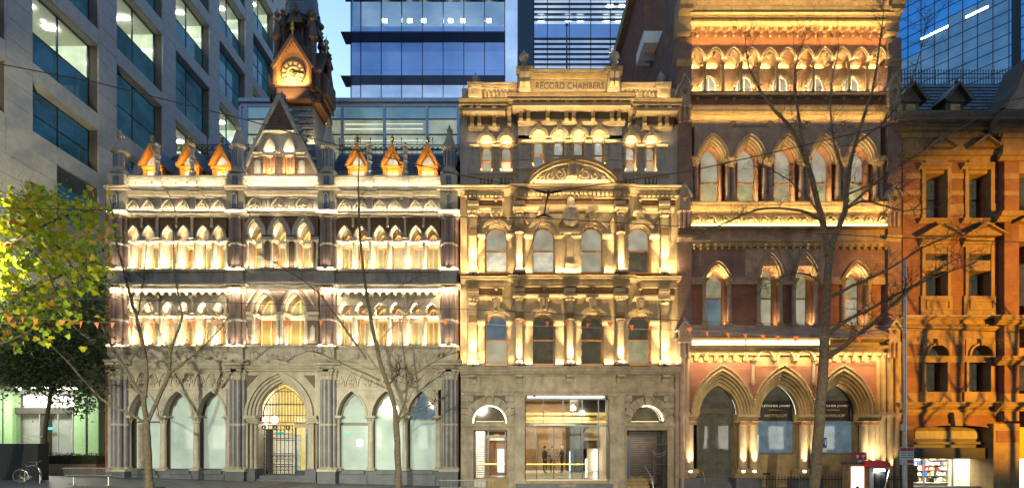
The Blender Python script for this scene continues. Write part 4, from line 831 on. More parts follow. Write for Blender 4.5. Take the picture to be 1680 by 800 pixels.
def order(top, hood, spr, imp, bot, tr, qd, cols, key, glasses):
    """one storey: arches on imposts between columns"""
    for i, c in enumerate(WINS):
        y = -.2 if i in (1, 2) else 0.02
        spandrel(R, EDG[i], EDG[i + 1], top, spr, c, 18.5, spr - qd, y, .5, GD); 
        for t, y2 in ((0, -.05), (4, -.12)): ring(R, c, 18.5 + t, spr - qd + t, 4.4, spr, y + y2, y + .03, GD, 'arch_moulding')
        ring(R, c, 17.2, spr - qd - 1, 1.4, spr, y + .1, .5, GD, 'arch_reveal')
        k = part(R, 'keystone', MB().prism([(X(c - 4), Z(qd + 2)), (X(c + 4), Z(qd + 2)), (X(c + 8), Z(key)), (X(c - 8), Z(key))], y - .32, y), GD)
        part(k, 'keystone_cap', MB().mould(c - 9.5, c + 9.5, key - 3, key + 3, y - .4, y, 'ledge'), GD); part(k, 'keystone_scroll', MB().lathe(X(c), y - .3, [(.03, Z(qd)), (.13, Z(qd - 3)), (.08, Z(qd - 8)), (.14, Z(key + 5)), (.08, Z(key + 3))], 8), GC_)
        for s in (-1, 1):
            e = EDG[i + (1 if s > 0 else 0)]; o = 6 if e not in (755, 1117) else 26
            a, b = sorted((c + s * 18.5, e - s * 0)); part(R, 'facade_wall', MB().pb(a, b, spr - .5, bot + 3, y + .02, 1.05, 0), GD)
            a, b = sorted((c + s * 18, min(max(c + s * 33, 755), 1117))); part(R, 'pilaster_strip', MB().pb(a + 1, b - 1, imp + 5, bot, y - .07, y + .1, 0), GD); part(R, 'impost', MB().mould(a - 1, b, imp - 3, imp + 6, y - .2, y, 'ledge'), GD)
            for k in range(3):
                q = imp + 14 + k * (bot - imp - 20) / 3; part(R, 'quoin', MB().pb(c + s * 20.4 - 2.2, c + s * 20.4 + 2.2, q, q + 9, y - .1, y + .1, 0), GD)
        g = glasses[i]; window(R, c, 18, spr - qd - 1, spr, bot, .36, 'orange_timber', g[0], g[1], tr=tr, fw=1.5)
        part(R, 'window_sill', MB().pb(c - 18, c + 18, bot - 2, bot + 2, -.02, .4, 0), 'orange_timber')
        strip(c - 15, c + 15, bot - 3, y + .1, 6, GOLD, (0, .1, 1), .03)
        if key < 400:
            for s in (-1, 1):
                m = MB()
                for kk in range(7): a_, r_ = rnd.uniform(0, 6.28), rnd.uniform(.05, .1); m.lathe(X(c + s * (25 + 1.5 * kk)), y - .03, [(.01, Z(360 + abs(kk - 5) * 2.2) - .1), (r_, Z(360 + abs(kk - 5) * 2.2)), (.01, Z(360 + abs(kk - 5) * 2.2) + .1)], 6)
                part(R, 'spandrel_carving', m, GC_)
    for c, kind in cols:
        y = -.22 if 840 < c < 1030 else 0
        zf = lambda q: Z(q, y - .3)
        part(R, 'pilaster', MB().pb(c - 8, c + 8, top, bot + 4, y - .1, .5, 0), GD)
        part(R, 'entablature_block', MB().mould(c - 9, c + 9, top - 16, top - 1, y - .42, y, 'step'), GD)
        if kind == 'r': 
            column(R, c, top - 2, bot + 1, .2, y - .27, GD, GD, 13, 8, 14, 'column', flute=.1, d=y - .2, collar=imp - 2)
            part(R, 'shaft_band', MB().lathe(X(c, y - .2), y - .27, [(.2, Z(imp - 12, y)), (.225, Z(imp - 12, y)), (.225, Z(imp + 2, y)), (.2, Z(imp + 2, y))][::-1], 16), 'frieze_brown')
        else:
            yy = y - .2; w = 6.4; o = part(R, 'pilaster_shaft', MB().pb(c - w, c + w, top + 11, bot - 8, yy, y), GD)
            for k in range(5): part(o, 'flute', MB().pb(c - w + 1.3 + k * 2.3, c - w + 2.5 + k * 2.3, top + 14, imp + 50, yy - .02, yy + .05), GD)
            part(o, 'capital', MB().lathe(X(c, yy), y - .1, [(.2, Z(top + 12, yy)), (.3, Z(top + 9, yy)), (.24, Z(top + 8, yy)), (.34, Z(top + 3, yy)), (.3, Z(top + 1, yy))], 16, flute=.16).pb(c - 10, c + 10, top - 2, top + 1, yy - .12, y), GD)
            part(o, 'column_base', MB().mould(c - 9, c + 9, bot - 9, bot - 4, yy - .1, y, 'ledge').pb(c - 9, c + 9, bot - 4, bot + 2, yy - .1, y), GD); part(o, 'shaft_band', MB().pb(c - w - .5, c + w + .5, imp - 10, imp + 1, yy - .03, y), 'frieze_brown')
        spot((X(c, y - .5), y - .66, Z(bot - 1, y)), (0, .16, 1), 860, GOLD, 58, .8, .04); area((X(c, y), y - .56, Z(bot - 2, y)), (0, .35, 1), .3, .05, 24, GOLD)
        part(R, 'floodlight', MB().pb(c - 1.6, c + 1.6, bot - 1.5, bot + 2, y - .74, y - .58), 'black')
    for a, b in ((757, 768), (784, 793), (835, 845), (860, 872), (911, 927), (944, 953), (991, 1010), (1026, 1031), (1068, 1083), (1099, 1114)):
        strip(a, b, bot - 1, -.34, 14, GOLD, (0, .25, 1), .04)
G1 = [('glass_grey', 'glass_pale'), ('glass_grey', 'glass_pale'), ('glass_grey', 'glass_grey'), ('glass_grey', 'glass_dark')]
G2 = [('glass_blue', 'glass_grey'), ('glass_dark', 'glass_dark'), ('glass_dark', 'glass_dark'), ('glass_dark', 'glass_olive')]
order(345, 350, 387, 385, 448, 408, 369, [(776, 'p'), (852, 'r'), (1018, 'r'), (1091, 'p')], 347, G1)
order(488, 493, 531, 527, 598, 556, 514, [(776, 'p'), (852, 'r'), (935, 'r'), (1017.5, 'r'), (1091, 'p')], 488, G2)
# bracketed herm between the two middle windows
part(R, 'cartouche_pedestal', MB().pb(925, 945, 440, 449, -.5, 0).pb(928, 942, 432, 440, -.45, 0).pb(930, 940, 384, 432, -.32, 0), GD); part(R, 'impost', MB().mould(918, 952, 376, 386, -.45, -.1, 'ledge'), GD)
h_ = part(R, 'carved_bust', MB().lathe(X(935), -.42, [(.2, Z(376)), (.34, Z(370)), (.36, Z(360)), (.3, Z(356)), (.36, Z(350)), (.2, Z(346)), (.16, Z(344)), (.22, Z(339)), (.2, Z(333)), (.06, Z(329))], 12), 'brown_sandstone')
for s in (-1, 1): part(h_, 'carved_shoulder', MB().lathe(X(935 + s * 8), -.45, [(.05, Z(374)), (.17, Z(366)), (.2, Z(356)), (.06, Z(349))], 8), 'brown_sandstone')
strip(922, 948, 447, -.62, 30, GOLD, (0, .2, 1), .04); strip(868, 1004, 312, -.95, 4, GOLD, (0, .9, -1), .04)
strip(760, 1112, 345, -.5, 1.5, GOLD, (0, .2, 1), .04); strip(760, 1112, 488, -.5, 1.5, GOLD, (0, .2, 1), .04)
# ---- stone ground floor
part(R, 'ledge', MB().mould(754, 1117, 601, 616, -.55, 0), BS); part(R, 'ledge', MB().mould(842, 1028, 600, 615, -.75, -.2), BS)
part(R, 'frieze', MB().pb(756, 1116, 615, 648, -.0, 1.0), BS); part(R, 'frieze', MB().pb(843, 1027, 615, 648, -.2, 1.0), BS)
for c, y in ((775, 0), (851, -.2), (1018, -.2), (935, -.2), (1092, 0)): part(R, 'console_bracket', MB().extr([(y, Z(629)), (y - .1, Z(629)), (y - .2, Z(622)), (y - .42, Z(619)), (y - .42, Z(616)), (y, Z(616))], X(c - 6, y - .2), X(c + 6, y - .2)), BS)
part(R, 'architrave', MB().mould(756, 846, 637, 647, -.12, 0, 'ledge'), BS); part(R, 'architrave', MB().mould(842, 1028, 636, 648, -.34, -.2, 'ledge'), BS); part(R, 'architrave', MB().mould(1024, 1116, 637, 647, -.12, 0, 'ledge'), BS)
for a, b in ((843, 862), (999, 1026)):
    part(R, 'pilaster', MB().pb(a + 2, b - 1, 647, 803, -.18, 1.0), BS); part(R, 'capital', MB().mould(a, b, 646, 653, -.3, -.1, 'step'), BS); part(R, 'pilaster_base', MB().pb(a, b, 786, 810, -.24, .5), BS); part(R, 'pilaster_band', MB().pb(a + 1, b, 695, 699, -.2, 0), BS)
for c, hw, da, db in ((803, 29, 777, 832), (1063, 28, 1028, 1095)):
    a0, b0 = (756, 845) if c < 900 else (1025, 1116)
    # rusticated courses and voussoirs, each stone its own piece
    qs = [648, 658.5, 669, 679.5, 692]
    for q0, q1 in zip(qs, qs[1:]):
        f = lambda q: hw + 5 + 8 * (1 - ((q - 648) / 46)) if q < 662 else hw + 4
        dd = sqrt(max(0, 1 - min(1, (694 - q1) / 33) ** 2)) * hw if q1 > 662 else 0
        for s, e in ((-1, a0), (1, b0)):
            i = c + s * (max(dd + 10, 12 if q0 > 655 else 26)); a, b = sorted((i, e))
            if b - a > 3: part(R, 'stone_block', MB().pb(a + .5, b - .5, q0 + .5, q1 - .5, -.02 - rnd.random() * .02, .9, 0), BS)
    nv = 9
    for k in range(nv):
        t0, t1 = pi - pi * k / nv + .0, pi - pi * (k + 1) / nv
        ex = 14 if k != 4 else 24; p = lambda t, rr, hh: (X(c + rr * cos(t)), Z(694 - hh * sin(t)))
        o = part(R, 'voussoir' if k != 4 else 'keystone', MB().prism([p(t0 - .012, hw, 30), p((t0 + t1) / 2, hw, 30), p(t1 + .012, hw, 30), p(t1 + .012, hw + ex, 30 + ex), p(t0 - .012, hw + ex, 30 + ex)], -.05 - .02 * (k % 2) - (.12 if k == 4 else 0), .6), BS)
    part(R, 'carved_scroll', MB().tube([(X(c + 6 * cos(t)), -.25, Z(655 - 5 * sin(t))) for t in [pi * i / 8 for i in range(-1, 10)]], .06, 6), 'gold_carved')
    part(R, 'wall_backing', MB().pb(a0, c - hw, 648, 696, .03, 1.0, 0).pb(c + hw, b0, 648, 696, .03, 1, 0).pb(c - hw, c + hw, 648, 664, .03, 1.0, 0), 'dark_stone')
    part(R, 'lintel_band', MB().mould(a0, b0, 693, 705, -.16, 0, 'ledge'), BS)
    part(R, 'jamb', MB().pb(a0, da, 705, 805, -.02, 1, 0), BS); part(R, 'jamb', MB().pb(db, b0, 705, 805, -.02, 1, 0), BS)
    for q in (726, 750, 775): part(R, 'stone_block', MB().pb(a0 + .5, da - .5, q - 20, q + 3, -.05, .5, 0), BS)
    strip_pts = [(X(c + (hw - 1.5) * cos(t)), .25, Z(693 - 28.5 * sin(t))) for t in [pi * (i / 24) for i in range(25)]]
    if c > 900: strip_pts = strip_pts[1:15]
    part(R, 'light_strip', MB().tube(strip_pts, .032, 5), 'led_warm')
    part(R, 'fanlight', MB().prism(arch(c, hw, 30, q=694), .5, .52), 'glass_dark')
    area((X(c), .2, Z(690)), (0, .3, 1), 1.6, .1, 9, GOLD)
# left doorway: louvred screen, lit passage;  right doorway: steps, roller grille, gate
part(R, 'passage_wall', MB().pb(777, 832, 700, 800, 3.6, 3.7, 0), 'orange_brick'); part(R, 'passage_floor', MB().pb(770, 838, 786, 803, .1, 3.6, 0), 'lobby_floor')
for xx in (776, 832): part(R, 'passage_wall', MB().box(X(xx) - .03, X(xx) + .03, 1.0, 3.6, Z(800), Z(700)), 'walnut')
part(R, 'light_panel', MB().pb(814, 825, 738, 780, 3.5, 3.55, 0), 'door_light'); part(R, 'lit_arch', MB().prism(arch(812, 14, 11, q=722) , 3.4, 3.5), 'room_gold_glow'); area((X(806), 2, Z(708)), (0, 0, -1), 1, 1.5, 22, (1, .85, .6)); part(R, 'passage_ceiling', MB().pb(770, 838, 704, 706, .9, 3.6, 0), 'plaster')
sc_ = MB()
for k in range(26): sc_.pb(779, 795, 707 + k * 3, 708.2 + k * 3, .55, .62, 0)
part(R, 'louvre_screen', sc_, 'steel', 'stuff')
for px in (779, 795, 800, 829): part(R, 'door_frame', MB().pb(px - 1, px + 1, 706, 788, .5, .62, 0), 'dark_metal')
part(R, 'door_frame', MB().pb(795, 829, 713, 718, .5, .6, 0), 'dark_metal'); part(R, 'glass_door', MB().pb(801, 828, 718, 786, .55, .57, 0), 'clear_glass'); part(R, 'handrail', MB().pb(782, 828, 760, 762, .4, .45, 0), 'gilt')
part(R, 'threshold', MB().pb(797, 832, 783, 806, -.2, .6, 0), 'ochre_sandstone')
part(R, 'passage_wall', MB().pb(1020, 1100, 700, 800, 2.6, 2.7, 0), 'walnut')
ro = MB()
for k in range(24): ro.pb(1038, 1093, 707 + k * 3.1, 708.6 + k * 3.1, .9, .96, 0)
part(R, 'roller_grille', ro, 'dark_metal', 'stuff')
for k in range(4): part(R, 'step', MB().pb(1026, 1066, 785 + k * 5.2, 812, .6 - k * .3, 1.6, 0), 'ochre_sandstone')
part(R, 'handrail', MB().tube([(X(1059), .2, Z(763)), (X(1067), -.3, Z(782)), (X(1069), -.35, Z(800))], .025, 6), 'steel')
ga = MB()
for k in range(9): ga.pb(1071 + k * 2.6, 1071.8 + k * 2.6, 727, 800, .0, .03, 0)
for q in (728, 742, 760, 798): ga.pb(1070, 1094, q, q + 1.4, -.01, .04, 0)
for i in range(6):
    for q in (770, 784): ga.band(arch(1073.5 + i * 3.6, 1.7, 2, q=q), arch(1073.5 + i * 3.6, 1.7, 2, -.5, q=q), .0, .03)
part(R, 'iron_gate', ga, 'iron'); part(R, 'chain', MB().tube([(X(1070 + 22 * t), -.05, Z(738 + 26 * t * (1 - t))) for t in [i / 8 for i in range(9)]], .025, 5).tube([(X(1070 + 22 * t), -.05, Z(742 + 26 * t * (1 - t))) for t in [i / 8 for i in range(9)]], .025, 5), 'steel')
part(R, 'door_frame', MB().pb(1028, 1036, 718, 785, .4, .5, 0), 'dark_metal'); area((X(1060), 1.7, Z(712)), (0, 0, -1), 1.5, .6, 14, (.9, .95, 1)); part(R, 'passage_ceiling', MB().pb(1022, 1100, 703, 705.5, .9, 2.6, 0), 'plaster')
# ---- entrance hall behind plate glass
part(R, 'soffit_light', MB().pb(866, 992, 648, 651, .15, .5, 0), 'shop_white')
hx0, hx1, hb = X(840), X(1022), 8.5
part(R, 'hall_floor', MB().box(hx0, hx1, .2, hb, Z(786) - .2, Z(786)), 'lobby_floor'); part(R, 'hall_ceiling', MB().box(hx0, hx1, .9, hb, Z(640), Z(636)), 'plaster'); part(R, 'hall_wall', MB().box(hx0, hx1, hb, hb + .1, Z(790), Z(636)), 'walnut')
for xx in (hx0, hx1): part(R, 'hall_wall', MB().box(xx - .05, xx + .05, 1.0, hb, Z(790), Z(636)), 'cream_wall')
bat = MB()
for k in range(70): bat.box(hx0 + .4 + k * .085, hx0 + .44 + k * .085, hb - .06, hb, Z(786), Z(650))
part(R, 'timber_battens', bat, 'gold_brick', 'stuff')
part(R, 'dark_stone_wall', MB().box(X(935, 6), X(957, 6), 6, hb, Z(786), Z(690, 6)), 'dark_metal'); part(R, 'dark_bulkhead', MB().box(X(935, 5), X(1010, 5), 5, 5.2, Z(676, 5), Z(652, 5)), 'black')
for q, y, m_ in ((676, 4.6, 'room_gold_glow'), (684, 4.4, 'gilt'), (689, 4.2, 'room_gold_glow')): part(R, 'gilded_soffit', MB().box(hx0 + .1, hx1 - .1, y, y + .4, Z(q + 4, y), Z(q, y)), m_)  # upper and lower soffit emit a gold glow in place of lamplight
part(R, 'lit_arch', MB().prism([(X(961 + 20 * cos(t) + 14, 7), Z(722 - 24 * sin(t), 7)) for t in [pi * i / 12 for i in range(13)]] , 7, 7.1), 'cream_wall'); part(R, 'reception_panel', MB().box(X(963, 7), X(985, 7), 7, 7.2, Z(786), Z(735, 7)), 'cream_wall'); part(R, 'light_panel', MB().box(X(974, 6.8), X(979, 6.8), 6.8, 6.85, Z(783), Z(737, 6.8)), 'screen_white'); part(R, 'light_panel', MB().box(X(934, 6), X(935, 6), 5.9, 5.95, Z(783), Z(740, 6)), 'door_light')
for y in (2, 4.8, 7.2): area((X(915), y, Z(642)), (0, 0, -1), 3.5, .3, 120, (1, .82, .55))
sf = part(R, 'shopfront', MB().pb(862, 999, 651, 654, .35, .5, 0), 'dark_metal')
for px in (862, 892, 925, 957, 984, 998): part(sf, 'mullion', MB().pb(px - .7, px + .7, 652, 698, .38, .46, 0), 'dark_metal')
for px in (862, 881, 909, 940, 957, 984, 998): part(sf, 'mullion', MB().pb(px - .7, px + .7, 697, 788, .36, .44, 0), 'dark_metal')
part(sf, 'transom', MB().pb(862, 999, 696, 699, .3, .5, 0), 'dark_metal'); part(sf, 'pane', MB().pb(863, 998, 653, 697, .41, .425, 0), 'clear_glass'); part(sf, 'pane', MB().pb(863, 998, 699, 788, .40, .415, 0), 'clear_glass')
part(sf, 'revolving_door_drum', MB().lathe(X(910), 1.6, [(1.7, Z(698)), (1.75, Z(698)), (1.75, Z(694)), (.1, Z(694))], 24), 'plaster'); part(sf, 'push_bar', MB().pb(864, 960, 760, 762, .3, .34, 0), 'gilt'); part(sf, 'door_handle', MB().pb(961, 965, 752, 783, .28, .32, 0), 'steel')
part(R, 'threshold', MB().pb(850, 1000, 788, 793, -.1, 1.0, 0), 'ochre_sandstone'); part(R, 'step', MB().pb(846, 1004, 792, 812, -.3, .8, 0), 'bluestone'); text(R, 'OLDERFLEET', 931, 795.5, 3.6, -.32, 'gold_stone', .02, wpx=29)
text(R, '477', 850, 748, 8, -.2, 'gold_stone', .02, d=-.18) if False else None
part(R, 'camera_dome', MB().lathe(X(877), .1, [(.02, Z(651)), (.09, Z(649.5)), (.1, Z(646))], 10), 'black'); part(R, 'wall_lamp', MB().lathe(X(759, -.1), -.1, [(.02, Z(648)), (.08, Z(646)), (.02, Z(644))], 8), 'white_paint')
part(R, 'drainpipe', MB().tube([(X(1119), -.05, Z(604)), (X(1119), -.05, Z(800))], .08, 8), 'dark_metal')
# ------------------------------------------------ the Venetian brick building
N = thing('venetian_building', 'tall brick and stone Venetian Gothic building with three lit pointed arches at street level', 'building', (X(1300), 0, Z(795)))
OS, OC, MS, RB, MBk = 'ochre_sandstone', 'ochre_carved', 'mauve_stone', 'red_brick', 'mauve_brick'
a0, b0 = 1120, 1480
part(N, 'wall', MB().box(X(1122), X(1478), 1.25, 3.2, Z(600), Z(-120)), RB)
# flank wall above the neighbour, with a notched roof line
part(N, 'flank_wall', MB().box(X(1119), X(1122), .6, 3.2, Z(800), Z(-120)), 'mauve_brick'); part(N, 'flank_wall', MB().box(X(1119), X(1122) + 4, 3.2, 8.0, Z(800), 27.5), 'mauve_brick'); part(N, 'flank_wall', MB().box(X(1119) - .05, X(1122) + 4, 8.0, 16.5, Z(800), 36.0), RB)
part(N, 'flank_cornice', MB().box(X(1119) - .5, X(1122), 7.9, 16.7, 35.3, 36.1), OS); part(N, 'flank_window', MB().box(X(1119) - .06, X(1122), 4.0, 8.0, 20.3, 23.3), 'dark_stone'); part(N, 'flank_window', MB().box(X(1119) - .09, X(1122), 4.4, 7.6, 20.3, 22.9), 'mauve_stone')
ac = part(N, 'air_conditioner', MB().box(X(1119) - .9, X(1119) + .3, 4.6, 6.6, 27.55, 28.3), 'white_paint'); part(ac, 'bracket', MB().box(X(1119) - .7, X(1119), 5.4, 5.5, 27.0, 27.5), 'steel'); part(ac, 'fan_grille', MB().lathe(X(1119) - .3, 5.6, [(.35, 28.31), (.3, 28.36)], 12), 'dark_metal')
# top storey: eleven-bay blind arcade over a lit brick wall
part(N, 'parapet', MB().pb(1130, 1470, -60, 11, .1, 1.3), RB)
for q in (-4, 3, 10): series(lambda c: part(N, 'scale_tile', MB().prism(arch(c, 6, 6, q=q - 5) [::-1] and [(x, 2 * Z(q - 5) - z) for x, z in arch(c, 6, 6, q=q - 5)] + [(X(c + 6), Z(q - 8)), (X(c - 6), Z(q - 8))], .0 + .02 * (q - 3) / 7, .15), OS), [1139 + 12 * i + (6 if q == 3 else 0) for i in range(28)])
part(N, 'cornice', MB().mould(1132, 1470, 9, 26, -.75, 0), OS)
part(N, 'bed_moulding', MB().pb(1134, 1466, 26, 33, -.35, .1), 'dark_stone'); series(lambda c: part(N, 'ball_ornament', MB().lathe(X(c, -.3), -.38, [(.01, Z(28.6, -.3)), (.08, Z(26.6, -.3)), (.01, Z(24.6, -.3))], 6), OS), [1142 + k * 7.5 for k in range(43)], -.3)
part(N, 'string_course', MB().mould(1134, 1466, 31, 41, -.42, 0, 'ledge'), OS)
part(N, 'frieze', MB().pb(1134, 1466, 40, 66, .02, 1.3), 'terracotta')
AC11 = [1143.5 + 29.8 * i for i in range(11)]
series(lambda c: [ring(N, c - 7.4 + 14.8 * j, 5, 7, 2.2, 55, -.20, .04, 'terracotta', 'corbel_arch') for j in (0, 1)], AC11)
series(lambda c: part(N, 'corbel', MB().lathe(X(c), -.08, [(.02, Z(64)), (.08, Z(61)), (.05, Z(57)), (.14, Z(53))], 8), OS), [AC11[0] - 15 + 14.9 * i for i in range(23)])
yA = .62
part(N, 'back_wall', MB().pb(1132, 1462, 60, 152, yA, 1.3, 0), 'gold_brick')
for i, c in enumerate(AC11): spandrel(N, c - 14.9, c + 14.9, 60, 98, c, 10.5, 16, .0, .5, 'terracotta')
series(lambda c: [ring(N, c, 10.5, 16, 2.0, 98, -.02, .5, OS, 'arch_moulding'), ring(N, c, 12, 18.2, 2.2, 97, -.08, .04, OS, 'hood_moulding')], AC11)
series(lambda c: column(N, c, 97, 151, .085, .2, OS, OS, 9, 6, 10, 'column'), [AC11[0] + 14.9 + 29.8 * i for i in range(10)])
for c in [1168.5 + 59.6 * i for i in range(5)]:
    window(N, c, 12.5, 15, 130, 151, yA - .1, 'plaster', 'glass_grey', mull=1, fw=1.6)
    ring(N, c, 13, 16, 4, 130, yA - .14, yA + .02, OS, 'arch_moulding')
strip(1134, 1458, 150, .30, 24, GOLD, (0, .25, 1), .06)
for c in AC11: strip(c - 9, c + 9, 100, .54, 13, GOLD, (0, .2, 1), .04)
strip(1136, 1460, 97, -.16, 7, GOLD, (0, .4, 1), .03)
strip(1134, 1458, 152, -.25, 3, GOLD, (0, .12, 1), .05); strip(1134, 1462, 43, -.62, 3.5, AMBER, (0, .45, 1), .05); strip(1136, 1462, 11, -.5, 7, AMBER, (0, .5, 1), .05)
strip(1134, 1462, 68, -.34, 5, AMBER, (0, .45, 1), .04); strip(1134, 1460, 197, -.36, 4, AMBER, (0, .4, 1), .04); strip(1134, 1460, 346, -.5, 4, AMBER, (0, .4, 1), .04)
for c in (1124, 1468):
    part(N, 'pier', MB().pb(c - 11, c + 11, 62, 540, -.14, 1.3), MBk)
    part(N, 'console_block', MB().extr([(.2, Z(63)), (-.3, Z(63)), (-.35, Z(60)), (-.35, Z(47)), (-.45, Z(38)), (-.75, Z(33)), (-.8, Z(27)), (-.95, Z(22)), (-.95, Z(10)), (.2, Z(10))], X(c - 11, -.5), X(c + 11, -.5)), OS)
    for q in (96, 172, 385): part(N, 'pier_band', MB().mould(c - 12.5, c + 12.5, q, q + (10 if q != 172 else 20), -.28, -.1, 'ledge'), OS)
    for q0, q1 in ((122, 172), (301, 345), (524, 560)):       # gabled pinnacles on the piers
        H = q1 - q0; d = -.45
        g = part(N, 'gabled_niche', MB().prism([(X(c - 9, d), Z(q1, d)), (X(c + 9, d), Z(q1, d)), (X(c + 9, d), Z(q0 + H * .42, d)), (X(c, d), Z(q0 + 3, d)), (X(c - 9, d), Z(q0 + H * .42, d))], d, 0), MS)
        for s in (-1, 1): part(g, 'raking_coping', MB().prism([(X(c, d), Z(q0 - 1, d)), (X(c, d), Z(q0 + 4, d)), (X(c + s * 11, d), Z(q0 + H * .5, d)), (X(c + s * 13, d), Z(q0 + H * .46, d))], d - .1, .02), 'grey_render')
        part(g, 'niche_ornament', MB().lathe(X(c, d), d, [(.01, Z(q0 + H * .66, d)), (.14, Z(q0 + H * .55, d)), (.01, Z(q0 + H * .44, d))], 8), 'dark_stone'); part(g, 'finial', MB().lathe(X(c, d), d + .2, [(.06, Z(q0 + 2, d)), (.1, Z(q0 - 1, d)), (.01, Z(q0 - 6, d))], 6), MS)
        for s in (-1, 0, 1): part(g, 'colonnette', MB().lathe(X(c + s * 7, d), d + .1, [(.09, Z(q1 + 26, d)), (.09, Z(q1 + 3, d)), (.15, Z(q1, d))], 8), MS)
part(N, 'ledge', MB().mould(1134, 1460, 149, 155, -.34, 0, 'ledge'), 'dark_stone'); part(N, 'frieze', MB().pb(1134, 1460, 154, 174, -.03, 1.3), 'red_brick'); series(lambda c: part(N, 'boss', MB().lathe(X(c), -.05, [(.01, Z(167)), (.13, Z(163)), (.01, Z(158))], 6), OS), [1144 + 29.8 * i for i in range(11)])
part(N, 'string_course', MB().mould(1134, 1460, 172, 194, -.26, 0), OS)
# second storey from the top: five-bay arcade
part(N, 'facade_wall', MB().pb(1134, 1460, 193, 208, .0, 1.3), MS)
A5 = [1170 + 61 * i for i in range(5)]
for c in A5:
    spandrel(N, max(c - 30.5, 1134), min(c + 30.5, 1460), 207, 262, c, 22, 37, .0, .5, MS)
    for w, t, y, m_ in ((22, 3.2, -.02, OS), (19.8, 2.4, .10, OS), (17.8, 2.2, .22, OS)): ring(N, c, w, w * 1.72, t, 262, y, y + .3, m_, 'arch_moulding')
    ring(N, c, 25.5, 42, 2.2, 262, -.08, .02, MS, 'hood_moulding'); ring(N, c, 16, 28, 2.0, 262, .34, .85, 'orange_brick', 'brick_reveal', legs=331)
    window(N, c, 17, 29, 262, 332, .72, 'brown_timber', 'glass_grey', 'glass_olive', tr=289, fw=1.5)
    strip(c - 13, c + 13, 330, .2, 34, GOLD, (0, .22, 1), .04); strip(c - 15, c + 15, 262, -.16, 7, GOLD, (0, .35, 1), .03)
for c in (1201, 1262, 1323, 1384): part(N, 'boss', MB().lathe(X(c), -.06, [(.01, Z(209)), (.15, Z(206)), (.2, Z(203.5)), (.01, Z(199))], 8), 'dark_stone')
def pair(c, q0, q1, d=0):
    o = [column(N, c + s * 4.4, q0 - 0, q1, .115, .16, MS, OC, 14, 10, 12, 'column') for s in (-1, 1)]
    o.append(part(N, 'carved_capital', MB().lathe(X(c), .14, [(.16, Z(q0 + 14)), (.2, Z(q0 + 12)), (.3, Z(q0 + 8)), (.26, Z(q0 + 7)), (.4, Z(q0 + 3)), (.42, Z(q0))], 16, flute=.14), OC)); o.append(part(N, 'pier_block', MB().pb(c - 5.5, c + 5.5, q0, q1, .30, .9), RB)); return o
series(lambda c: pair(c, 259, 330), [1139.5 + 61 * i for i in range(6)])
part(N, 'cornice', MB().mould(1134, 1460, 330, 345, -.38, 0), OS)
part(N, 'frieze', MB().pb(1134, 1460, 344, 372, .0, 1.3), OS); n = 15; series(lambda c: [ring(N, c, 6, 8, 2.4, 364, -.13, .02, OC, 'blind_arch'), part(N, 'rosette', MB().lathe(X(c), -.04, [(.01, Z(366)), (.13, Z(361.5)), (.01, Z(357))], 8), OC)], [1145 + 21.6 * i for i in range(n)])
part(N, 'light_strip', MB().pb(1135, 1458, 367.4, 369.6, -.24, -.19), 'led_gold'); strip(1136, 1458, 366.5, -.24, 6, GOLD, (0, .5, 1), .03); part(N, 'ledge', MB().pb(1134, 1460, 370, 373, -.3, .1), OS)
# plain band, corbel table, lower office storey
part(N, 'facade_wall', MB().pb(1134, 1460, 372, 394, .01, 1.3), MS); part(N, 'string_course', MB().mould(1134, 1460, 392, 398, -.2, 0, 'ledge'), MS); part(N, 'corbel_table', MB().pb(1134, 1460, 396, 404, -.10, 1.3), OS)
cs = [1138 + 11.6 * i for i in range(28)]; series(lambda c: [part(N, 'corbel', MB().lathe(X(c), -.08, [(.02, Z(411)), (.1, Z(408)), (.07, Z(405)), (.15, Z(402))], 8), OS)], cs)
part(N, 'facade_wall', MB().pb(1134, 1460, 403, 436, .0, 1.3), MBk)
LW = [(1177, 'flat', 20, 20, 455), (1264, None, 17, 34, 455), (1322, None, 17, 34, 455), (1406, 'flat', 20, 20, 455)]; le = [1134, 1222, 1293, 1365, 1460]
for i, (c, k, w, h, q) in enumerate(LW):
    spandrel(N, le[i], le[i + 1], 408, 457, c, w, h + 4, .0 - .04 * (i in (1, 2)), .5, MBk if k else MS, kind=k)
    for ww, t, y in ((w, 3, -.06), (w - 2.6, 2.6, .08), (w - 5, 2.4, .2)): ring(N, c, ww, h - (w - ww) * 1.3 + 3, t, 457, y, y + .32, OS, 'arch_moulding', kind=k)
    ring(N, c, w + 3.5, h + 8, 2.2, 457, -.12, .02, MS, 'hood_moulding', kind=k); ring(N, c, w - 5, h - 7, 2.4, 457, .32, .8, 'orange_brick', 'brick_reveal', kind=k, legs=534)
    window(N, c, w - 3.5, h - 6, 457, 535, .70, 'brown_timber', 'glass_olive', 'glass_blue' if i == 0 else 'glass_grey', tr=484, fw=1.5, kind=k)
    strip(c - 9, c + 9, 533.5, .5, 12, WARM, (0, .45, 1), .03); strip(c + 4, c + 13, 533, .15, 60, GOLD, (0, .2, 1), .04); strip(c - 14, c + 14, 457, -.05, 16, GOLD, (0, .35, 1), .03)
    for s in (-1, 1):
        column(N, c + s * (w + 1), 456, 534, .12, .10, MS, OC, 15, 7, 12, 'column')
for i in range(4):
    c, w = LW[i][0], LW[i][2]; e0, e1 = le[i], le[i + 1]
    for a, b in ((e0, c - w + 2), (c + w - 2, e1)): part(N, 'facade_wall', MB().pb(a, b, 456, 536, .16, 1.3), RB); part(N, 'impost', MB().pb(a, b, 454, 466, -.02, .5), MS)
part(N, 'weathering', MB().mould(1134, 1460, 534, 553, -.55, 0, 'slope'), MS); part(N, 'wall_base', MB().pb(1134, 1460, 533, 556, .02, 1.3), MS)
